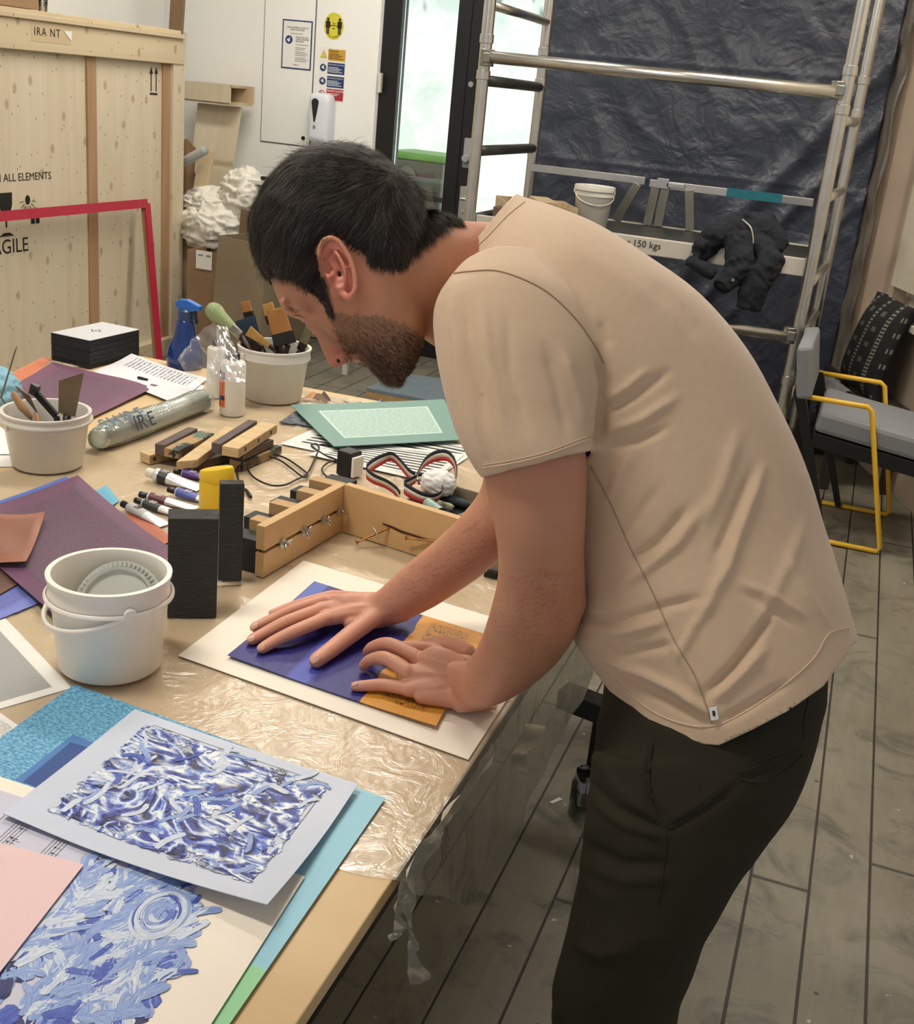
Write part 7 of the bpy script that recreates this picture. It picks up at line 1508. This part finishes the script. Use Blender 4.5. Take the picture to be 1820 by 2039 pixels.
def hair():
    me = body.data; og = np.array(ORG[body.as_pointer()]); nv = len(me.vertices); co = np.empty(nv*3, np.float32); me.vertices.foreach_get('co', co); co = co.reshape(-1, 3).astype(float)+og
    no = np.empty(nv*3, np.float32); me.vertices.foreach_get('normal', no); no = no.reshape(-1, 3).astype(float)
    xy = side_xy(co); td = (co-np.array(HO))@np.array(eD)/HS; cw = (co-np.array(HO))@np.array(eC); hd = (td < 345) & (np.abs(cw) < .1) & (co[:, 2] > 1.15) & (nproj(co)[:, 0] < 930)
    # ears stay free
    inn = hd & polymask(xy, HAIRP); pd = polydist(xy, HAIRP); dist = np.where(inn, pd, 0)
    th = .0078*np.clip(dist/26, 0, 1)**.6
    P3 = [Vector(c) for c in co[inn]]
    nz = np.zeros(nv); idx = np.where(inn)[0]
    for i, p in zip(idx, P3): nz[i] = .55*noise.noise(p*30)+.6*noise.noise(Vector((p.x*75, p.y*75, p.z*45)))
    out = co+no*(th*(1+.45*nz))[:, None]
    keep = inn; mp = -np.ones(nv, int); mp[idx] = np.arange(len(idx)); fs = []
    for p in me.polygons:
        v = p.vertices
        if all(keep[k] for k in v): fs.append(tuple(int(mp[k]) for k in v))
    o = MB(); o.v = [Vector(q) for q in out[idx]]; o.f = fs; o.mi = [0]*len(fs)
    hc = o.build('hair', M['hair'], person, smooth=True)
    ct = BVHTree.FromPolygons(o.v, fs)
    random.seed(17); rng = np.random.default_rng(4); src = Vector((800, 335)); V_ = o.v
    def flow(p, cs):
        x, y, z = proj(p); dx, dy = x-src.x, y-src.y; L = math.hypot(dx, dy)+1e-6; dx, dy = dx/L, dy/L
        if x < 640: dy += .9*(640-x)/120; dx += .25*(640-x)/130
        if x > 780: dx += .55
        dy += .25; a = .75*noise.noise(Vector((x*.016, y*.016, cs)))+.22*noise.noise(Vector((x*.06, y*.06, cs))); ca, sa = math.cos(a), math.sin(a); dx, dy = dx*ca-dy*sa, dx*sa+dy*ca; L = math.hypot(dx, dy); return (ix*dx+iy*dy)/L
    g = [MB(), MB()]
    N = 19000; tris = rng.integers(0, len(fs), N)
    for k in range(N):
        f = fs[tris[k]]; r = V_[f[0]]; c_ = (r-HO).dot(eC); 
        if c_ > .03 and k % 3: continue
        x, y, z = proj(r); lift = rnd(.0003, .0035)*(1.6 if k % 9 == 0 else 1); L = rnd(.016, .036); nst = 5; pts = []; p = r.copy(); nn = None; cs = 0 if random.random() < .7 else rnd(0, 4)
        # locks near the fringe and the nape are shorter
        for s_ in range(nst+1):
            hit = ct.find_nearest(p); 
            if hit[0] is None: break
            nrm = hit[1]; nrm = nrm if nrm.dot(p-hp(130, -60)) > 0 else -nrm; nn = nn or nrm
            q = hit[0]+nrm*(lift*(.2+1.2*s_/nst)) if (p-hit[0]).length < .006 else p
            pts.append(q); d = flow(q, cs); d = (d-nrm*d.dot(nrm)); d = d.normalized() if d.length > .2 else d
            p = q+d*(L/nst)
        if len(pts) < 3: continue
        strand(g[0 if random.random() < .90 else 1], pts, rnd(.00018, .00040), nn)
    # loose tufts on top and at the nape
    tuft = [((590, 322), (645, 302), (-.7, -.8), 200), ((640, 305), (720, 300), (.8, -.6), 240), ((560, 345), (610, 318), (-.9, -.4), 160), ((790, 345), (845, 385), (1, -.1), 160), ((850, 400), (915, 438), (1, .45), 160), ((512, 440), (535, 540), (-.1, 1), 140)]
    for (a, c, dr, cnt) in tuft:
        for k in range(cnt):
            f = random.random(); px, py = a[0]+(c[0]-a[0])*f+rnd(-5, 5), a[1]+(c[1]-a[1])*f+rnd(-2, 14); zz = ZH+rnd(-.035, .05); p = atd(px, py, zz); hit = ct.find_nearest(p); p = hit[0]; L = rnd(.008, .021); dd = Vector((dr[0]+rnd(-.6, .6), dr[1]*.6+rnd(-.3, .4))); cu = rnd(.3, 2.4)*(1 if dd.x > 0 else -1); pts = []
            for s_ in range(6): an = cu*s_/5; e = ix*(dd.x*math.cos(an)-dd.y*math.sin(an))+iy*(dd.x*math.sin(an)+dd.y*math.cos(an)); pts.append(p.copy()); p = p+e.normalized()*L/5+FW*rnd(-.001, .001)
            strand(g[0], pts, rnd(.00015, .00028), FW)
    # locks hanging past the hairline
    for (pts_, dr, cnt) in (([(530, 552), (556, 549), (585, 556), (620, 574)], (-.1, 1), 300), ([(640, 560), (648, 600), (655, 625)], (.25, 1), 320), ([(735, 518), (765, 527), (800, 528), (815, 508), (850, 485), (890, 452)], (.25, 1), 700), ([(640, 478), (660, 466), (686, 476)], (-.3, .8), 100)):
        PP = bez([Vector((x, y, 0)) for x, y in pts_], 8)
        for k in range(cnt):
            q2 = random.choice(PP); r_ = ray(q2.x+rnd(-5, 5), q2.y+rnd(-12, 2)).normalized(); hit = btree.ray_cast(CAM, r_); 
            if hit[0] is None: continue
            for mir in ((0, 1) if k % 2 else (0,)):
                p = hit[0].copy()+hit[1]*.002; nn = hit[1]
                if mir: p = p-eC*2*((p-HO).dot(eC)); nn = nn-eC*2*nn.dot(eC)
                L = rnd(.006, .015); dd = (ix*(dr[0]+rnd(-.35, .35))+iy*dr[1]); pts = []
                for s_ in range(4): pts.append(p.copy()); e = (dd-nn*dd.dot(nn)).normalized(); p = p+e*L/3-nn*.0003
                strand(g[0 if random.random() < .9 else 1], pts, rnd(.0002, .0004), nn)
    g[0].build('hair_strands', M['hair'], hc); g[1].build('grey_strands', M['hairg'], hc)
    # beard, brows, moustache
    ys, polyB = nproj(co), BEARDP; hb = ((td > 120) & (td < 420) & (np.abs(cw) < .09) & (co[:, 2] > 1.12) & (ys[:, 0] < 872)) & polymask(xy, BEARDP); ids = np.where(hb)[0]; pdb = polydist(xy, BEARDP)
    m_ = [MB(), MB()]
    sel = rng.choice(ids, 19000)
    for i in sel:
        p = Vector(co[i]); n = Vector(no[i]); 
        td_, x = td[i], xy[i]; deep = min(1, max(0, (x[1]-650)/80)+.25*(x[0] > 800)*(x[1] > 660))
        if random.random() > min(1, .08+pdb[i]/26)*(.45+.55*deep): continue
        L = rnd(.004, .007)+.006*deep; d = (eD*(.8+rnd(-.4, .4))+eF*(.25+rnd(-.4, .4))); d = d-n*d.dot(n); d = d.normalized()*.85+n*rnd(.25, .6); p0 = p-n*.0004; pts = [p0, p0+d*L*.5, p0+d*L-n*L*.12]
        strand(m_[1] if random.random() < .55-.35*deep+.25*(x[0] < 700) else m_[0], pts, rnd(.00018, .0003), n)
    bd = m_[0].build('beard', M['beardd'], person); m_[1].build('brown_beard_hairs', M['beardb'], bd)
    o = MB()
    for k in range(150):
        f = random.random(); q = btree.ray_cast(CAM, ray(564+30*f, 611+10*f+rnd(-4, 4)).normalized())
        if q[0] is None or (q[0]-CAM).length > 1.7: continue
        n = q[1]; d = (ix*.6+iy*rnd(-.6, .3)); d = (d-n*d.dot(n)).normalized()*.8+n*.35; L = rnd(.003, .006); strand(o, [q[0], q[0]+d*L*.5, q[0]+d*L], .00016, n)
    o.build('eyebrow', M['hair'], person)
    # forearm hair
    o = MB()
    for k in range(2600):
        if k % 2: px, py = rnd(945, 1150), rnd(1130, 1400)
        else: f = random.random(); px, py = 760+230*f+rnd(-10, 60), 1200-180*f+rnd(-45, 55)
        q = btree.ray_cast(CAM, ray(px, py).normalized())
        if q[0] is None or (not k % 2 and (q[0]-CAM).dot(FW) < 1.65): continue
        n = q[1]; d = (ix*-.7+iy*rnd(-.1, .8)); d = d-n*d.dot(n); d = d.normalized()*.9+n*.3; L = rnd(.004, .009); strand(o, [q[0], q[0]+d*L*.5, q[0]+d*L-n*L*.1], .00009, n)
    o.build('arm_hair', M['armh'], person)
hair(); lashes()
# --- t-shirt
def shirt():
    b = MB()
    loft(b, [(850, 610, 1000, 372, 1.52, .065), (868, 650, 1042, 396, 1.52, .085), (890, 715, 1095, 416, 1.52, .13), (935, 800, 1185, 458, 1.52, .172), (995, 885, 1285, 522, 1.51, .185), (1050, 965, 1392, 598, 1.50, .18), (1095, 1050, 1482, 702, 1.49, .17), (1122, 1130, 1548, 822, 1.48, .165), (1138, 1200, 1603, 952, 1.47, .16), (1142, 1262, 1642, 1082, 1.46, .158), (1160, 1310, 1675, 1192, 1.455, .16), (1195, 1350, 1698, 1290, 1.45, .16), (1225, 1450, 1716, 1400, 1.45, .162), (1255, 1580, 1720, 1540, 1.45, .16)], 56)
    loft(b, [(905, 560, 1090, 540, 1.40, .05), (866, 610, 1165, 630, 1.365, .066), (865, 680, 1200, 715, 1.35, .070), (880, 765, 1200, 785, 1.345, .070), (908, 860, 1190, 845, 1.34, .068), (938, 920, 1191, 884, 1.335, .066), (962, 954, 1195, 896, 1.335, .066)], 44)
    loft(b, [(915, 600, 1080, 600, 1.62, .06), (895, 660, 1080, 690, 1.68, .075), (915, 750, 1075, 770, 1.725, .068), (935, 840, 1070, 850, 1.76, .062), (950, 910, 1075, 920, 1.785, .06)], 36)
    folds = [([(905, 560), (900, 640), (925, 760), (965, 900)], 9, .004), ([(925, 590), (935, 700), (970, 840)], 8, -.004), ([(960, 600), (975, 720), (1010, 860)], 10, .003), ([(1010, 620), (1015, 740), (1050, 860)], 10, -.0025), ([(1120, 700), (1150, 790), (1165, 860)], 11, .005), ([(1085, 690), (1110, 780), (1130, 870)], 10, -.003),
        ([(1190, 700), (1206, 760), (1198, 850), (1186, 890)], 9, -.010), ([(1195, 640), (1215, 690)], 10, -.003), ([(1196, 830), (1260, 790), (1330, 740)], 9, -.005), ([(1200, 800), (1250, 770), (1290, 735)], 7, .003), ([(1198, 860), (1270, 840), (1350, 790)], 9, .004), ([(1200, 890), (1270, 880), (1330, 850)], 8, -.004),
        ([(1470, 860), (1440, 960), (1400, 1050)], 14, .004), ([(1520, 930), (1480, 1040), (1450, 1130), (1400, 1210)], 10, .006), ([(1500, 930), (1455, 1040), (1420, 1120)], 9, -.004), ([(1400, 1010), (1350, 1080), (1290, 1130), (1230, 1170)], 10, .005), ([(1370, 1010), (1310, 1080), (1250, 1120)], 10, -.005), ([(1310, 970), (1260, 1040), (1220, 1080)], 10, -.003),
        ([(1430, 1180), (1380, 1250), (1350, 1310)], 8, .004), ([(1480, 1160), (1540, 1190), (1600, 1230)], 7, .004), ([(1470, 1175), (1530, 1210), (1590, 1250)], 7, -.003), ([(1560, 1100), (1600, 1180), (1640, 1240)], 9, .003), ([(1160, 1225), (1230, 1235), (1330, 1205), (1400, 1190)], 9, -.005), ([(1160, 1245), (1240, 1260), (1330, 1235)], 9, .005), ([(1170, 1290), (1250, 1300), (1350, 1280)], 9, -.004),
        ([(1180, 1322), (1250, 1350), (1330, 1392), (1418, 1440)], 8, -.007), ([(1200, 1310), (1280, 1340), (1350, 1375), (1420, 1425)], 9, .007), ([(1405, 1382), (1460, 1330), (1500, 1280), (1540, 1215)], 9, -.008), ([(1420, 1395), (1480, 1340), (1525, 1290)], 9, .006), ([(1430, 1440), (1500, 1400), (1570, 1360)], 9, -.005), ([(1330, 1260), (1370, 1330), (1400, 1385)], 9, .004), ([(1100, 480), (1200, 540), (1300, 620)], 26, .002),
        ([(1300, 560), (1360, 620), (1400, 680)], 20, -.002), ([(1600, 1040), (1570, 1120), (1500, 1260)], 12, .003), ([(1255, 900), (1230, 960), (1205, 1000)], 10, .003)]
    def dsp(co, no):
        pr = nproj(co); d = curve_disp(co, pr, folds); low = np.clip((pr[:, 1]-700)/500, .15, 1)
        nz = np.array([noise.noise(Vector((c[0]*9+c[2]*5, c[1]*9, c[2]*7)))*.004+(1-2*abs(noise.noise(Vector((c[0]*11+c[2]*8, c[1]*11, c[2]*9+4)))))*.0022 for c in co]); return co+no*(d*1.1+nz*low)[:, None]
    t = NT('beige_cotton'); v = t.coords(); t.set(t.mix(t.noise(v, 90, 4), rgb(196, 168, 140), rgb(206, 180, 153)), .85, Sheen_Weight=.25, Sheen_Roughness=.5); t.bump(t.noise(v, 700, 2), .15, .001)
    o = remesh(b, 't_shirt', t.m, person, .0042, 5, dsp, .5); og = ORG[o.as_pointer()]; bm = bmesh.new(); bm.from_mesh(o.data)
    # open the sleeve: drop the flat end of the near sleeve
    e0, e1 = atd(962, 954, 1.335)-og, atd(1195, 896, 1.335)-og; c0 = (e0+e1)/2; ax = ((atd(1085, 1000, 1.335)-og)-(atd(1065, 905, 1.335)-og)).normalized(); a1 = (e1-e0).normalized(); ax = (ax-a1*ax.dot(a1)).normalized()
    fs = [f for f in bm.faces if (f.calc_center_median()-c0).length < .09 and f.normal.dot(ax) > .62 and (f.calc_center_median()-c0).dot(ax) > -.012 and proj(f.calc_center_median()+og)[2] < 1.412 and proj(f.calc_center_median()+og)[0] < 1176]
    bmesh.ops.delete(bm, geom=fs, context='FACES')
    for _ in range(8):
        nc = {}
        for v in bm.verts:
            es = [e for e in v.link_edges if e.is_boundary]
            if len(es) == 2: nc[v] = v.co*.5+(es[0].other_vert(v).co+es[1].other_vert(v).co)*.25
        for v, c in nc.items(): v.co = c
    def bis(fs, p, n, keep):
        if (keep-p).dot(n) > 0: n = -n
        ge = list({v for f in fs for v in f.verts})+list({e for f in fs for e in f.edges})+fs; bmesh.ops.bisect_plane(bm, geom=ge, plane_co=p, plane_no=n, clear_outer=True)
    HEM = [(1150, 1288), (1185, 1338), (1215, 1378), (1260, 1425), (1320, 1465), (1380, 1480), (1432, 1484), (1500, 1452), (1570, 1415), (1640, 1366), (1700, 1284), (1760, 1230)]
    for (x0, y0), (x1, y1) in zip(HEM[:-1], HEM[1:]):
        fs = []
        for f in bm.faces:
            c = proj(f.calc_center_median()+og)
            if x0-3 <= c[0] <= x1+3 and c[1] > 1150: fs.append(f)
        if fs: r0, r1 = ray(x0, y0), ray(x1, y1); bis(fs, CAM-og, r0.cross(r1).normalized(), atd((x0+x1)/2, (y0+y1)/2-60, 1.4)-og)
    loose = [v for v in bm.verts if proj(v.co+og)[1] > 1560 or (proj(v.co+og)[1] > 1400 and proj(v.co+og)[0] > 1650)]; bmesh.ops.delete(bm, geom=loose, context='VERTS')
    def cut(p0, p1, p2, rad, side):
        p0, p1, p2 = [atd(*q)-og for q in (p0, p1, p2)]; s_ = Vector(side)-og; c = (p0+p1+p2)/3; n = (p1-p0).cross(p2-p0).normalized(); bis([f for f in bm.faces if (f.calc_center_median()-c).length < rad], p0, n, c*2-s_)
    cut((1030, 390, 1.52), (862, 605, 1.52), (925, 505, 1.44), .17, atd(850, 480, 1.5))
    cut((945, 880, 1.77), (1075, 890, 1.77), (1010, 900, 1.71), .12, atd(1010, 980, 1.8))
    bm.to_mesh(o.data); bm.free(); o.data.polygons.foreach_set('use_smooth', [True]*len(o.data.polygons))
    so = o.modifiers.new('cloth', 'SOLIDIFY'); so.thickness = .0022; so.offset = -1
    st = tree_of(o); sm = plain('shirt_seam', rgb(164, 138, 112), .9, bump=0)
    def seam(pts, r=.0010, nm='seam', mt=None, lift=.0006):
        P = bez([Vector((x, y, 0)) for x, y in pts], 14); out = []
        for q in P:
            h = st.ray_cast(CAM, ray(q.x, q.y).normalized())
            if h[0] is not None and (not out or (h[0]-out[-1]).length < .03): out.append(h[0]+h[1]*lift)
        if len(out) > 3: s_ = MB(); s_.tube(out, r, 6); s_.build(nm, mt or sm, o, True)
    seam([(905, 545), (935, 541), (990, 540), (1050, 560), (1100, 590), (1150, 640), (1185, 690), (1203, 722)])
    seam([(1178, 930), (1215, 1000), (1255, 1090), (1300, 1180), (1340, 1270), (1385, 1350), (1418, 1440)], .0008)
    hm = plain('shirt_stitch', rgb(214, 190, 162), .9, bump=0)
    seam([(962, 931), (1020, 922), (1090, 905), (1188, 868)], .0009, 'stitching', hm); seam([(964, 925), (1020, 916), (1090, 899), (1186, 862)], .0006, 'stitching', hm)
    seam([(1225, 1355), (1290, 1410), (1350, 1438), (1415, 1446), (1480, 1420), (1560, 1365), (1620, 1310), (1650, 1262), (1690, 1250)], .0008, 'stitching', hm)
    seam([(1045, 402), (1010, 430), (972, 470), (935, 505), (900, 550), (880, 590)], .0009, 'stitching', hm)
    h = st.ray_cast(CAM, ray(1421, 1420).normalized()); q = h[0]+h[1]*.002; s_ = MB(); s_.box(q, (.009, .0012, .015), ((ix*.98-iy*.17), h[1], (ix*.17+iy*.98)*-1)); lb = s_.build('hem_tag', M['paperw'], o); s_ = MB(); s_.box(q+h[1]*.0009, (.003, .0008, .006), ((ix*.98-iy*.17), h[1], (ix*.17+iy*.98)*-1)); s_.build('tag_mark', M['ink'], lb)
    return o
shirt()
# --- trousers and shoes
def trousers():
    b = MB()
    loft(b, [(1215, 1290, 1640, 1250, 1.455, .118), (1205, 1370, 1640, 1322, 1.45, .126), (1194, 1440, 1632, 1412, 1.445, .136), (1186, 1520, 1606, 1502, 1.44, .146), (1180, 1590, 1562, 1582, 1.44, .14), (1182, 1650, 1500, 1660, 1.45, .12)], 48)
    def leg(secs, knee, ank, r0):
        loft(b, secs, 40); L, R, z = secs[-1][0:2], secs[-1][2:4], secs[-1][4]; c = (atd(*L, z)+atd(*R, z))/2; rr = (atd(*R, z)-atd(*L, z)).length/2; chain(b, [c+Vector((0, 0, .03)), c.lerp(Vector(ank), .35), c.lerp(Vector(ank), .75), Vector(ank)], [rr*.95, rr*.82, rr*.8, .066], 6, 28)
    kn = (atd(1215, 2060, 1.47)); kf = atd(1215, 2060, 1.70)
    leg([(1182, 1500, 1600, 1500, 1.39, .09), (1174, 1600, 1550, 1600, 1.385, .092), (1166, 1690, 1486, 1700, 1.39, .09), (1150, 1790, 1425, 1795, 1.40, .088), (1124, 1880, 1388, 1880, 1.42, .084), (1106, 1950, 1360, 1960, 1.44, .08), (1100, 2039, 1340, 2050, 1.465, .076)], kn, (kn.x+.02, kn.y-.02, .085), .07)
    leg([(1200, 1520, 1560, 1520, 1.54, .085), (1196, 1620, 1500, 1620, 1.56, .085), (1190, 1710, 1440, 1710, 1.585, .082), (1172, 1800, 1385, 1800, 1.61, .08), (1150, 1890, 1345, 1890, 1.64, .078), (1132, 1960, 1320, 1960, 1.67, .075)], kf, (kf.x+.0, kf.y+.0, .085), .07)
    folds = [([(1300, 1480), (1292, 1540), (1300, 1600), (1325, 1650)], 5, -.006), ([(1288, 1480), (1280, 1540), (1288, 1605), (1318, 1652)], 6, .004), ([(1330, 1655), (1400, 1610), (1470, 1555)], 8, -.004), ([(1330, 1640), (1400, 1600), (1460, 1550)], 8, .003), ([(1180, 1560), (1230, 1610), (1320, 1650)], 8, -.005), ([(1182, 1590), (1240, 1640), (1325, 1668)], 8, .004), ([(1186, 1500), (1230, 1570), (1290, 1620)], 9, .003), ([(1170, 1680), (1240, 1720), (1330, 1720)], 12, -.004), ([(1165, 1720), (1240, 1752), (1340, 1750)], 12, .003), ([(1472, 1548), (1500, 1545), (1560, 1515), (1595, 1490)], 4, -.004), ([(1150, 1880), (1200, 1900), (1260, 1890)], 14, .004), ([(1280, 1980), (1320, 1940), (1350, 1900)], 10, .004)]
    def dsp(co, no):
        pr = nproj(co); d = curve_disp(co, pr, folds); nz = np.array([noise.noise(Vector(c)*8)*.004+(1-2*abs(noise.noise(Vector((c[0]*9, c[1]*9, c[2]*14)))))*.003 for c in co]); return co+no*(d+nz)[:, None]
    t = NT('dark_olive_twill'); v = t.coords(); t.set(t.mix(t.noise(v, 8, 4), rgb(40, 37, 27), rgb(49, 45, 33)), .9, Specular_IOR_Level=.2); t.bump(t.noise(v, 800, 2), .2, .001)
    o = remesh(b, 'trousers', t.m, person, .005, 4, dsp, .5); st = tree_of(o); sm = plain('trouser_seam', rgb(30, 28, 22), .9, bump=0)
    for pts in ([(1300, 1482), (1292, 1540), (1300, 1602), (1325, 1652), (1322, 1720), (1310, 1800)], [(1472, 1538), (1520, 1520), (1590, 1492)], [(1472, 1552), (1520, 1556), (1570, 1530), (1600, 1500)], [(1610, 1390), (1600, 1440), (1602, 1470)], [(1330, 1650), (1390, 1612), (1440, 1570)]):
        P = bez([Vector((x, y, 0)) for x, y in pts], 12); out = []
        for q in P:
            h = st.ray_cast(CAM, ray(q.x, q.y).normalized())
            if h[0] is not None: out.append(h[0]+h[1]*.0004)
        if len(out) > 3: s_ = MB(); s_.tube(out, .0011, 6); s_.build('seam', sm, o, True)
    sole = plain('white_sole', rgb(200, 198, 190), .6); up_ = plain('grey_shoe', rgb(58, 60, 62), .8)
    for a in ((kn.x+.02, kn.y-.02), (kf.x, kf.y)):
        c = Vector((a[0]-.06, a[1]+.01, 0)); X_ = Vector((-1, .15, 0)).normalized(); Y_ = Vector((-.15, -1, 0)).normalized()
        def R(k, z, s_=1): return [c+X_*(.145*s_*k*math.cos(x))+Y_*(.048*k*math.sin(x)*(1+.15*math.cos(x)))+Vector((0, 0, z)) for x in [2*math.pi*i/36 for i in range(36)]]
        s_ = MB(); s_.rings([R(.97, 0), R(1, .004), R(1, .024), R(.97, .028)]); sh = s_.build('shoe', up_, person, True, 50); sh.data.materials[0] = sole
        s_ = MB(); s_.rings([R(.97, .027), R(.95, .05), [q+X_*-.02 for q in R(.82, .075, .85)], [q+X_*-.05 for q in R(.62, .1, .65)], [q+X_*-.06 for q in R(.55, .115, .55)]]); s_.build('shoe_upper', up_, sh, True, 60)
trousers()
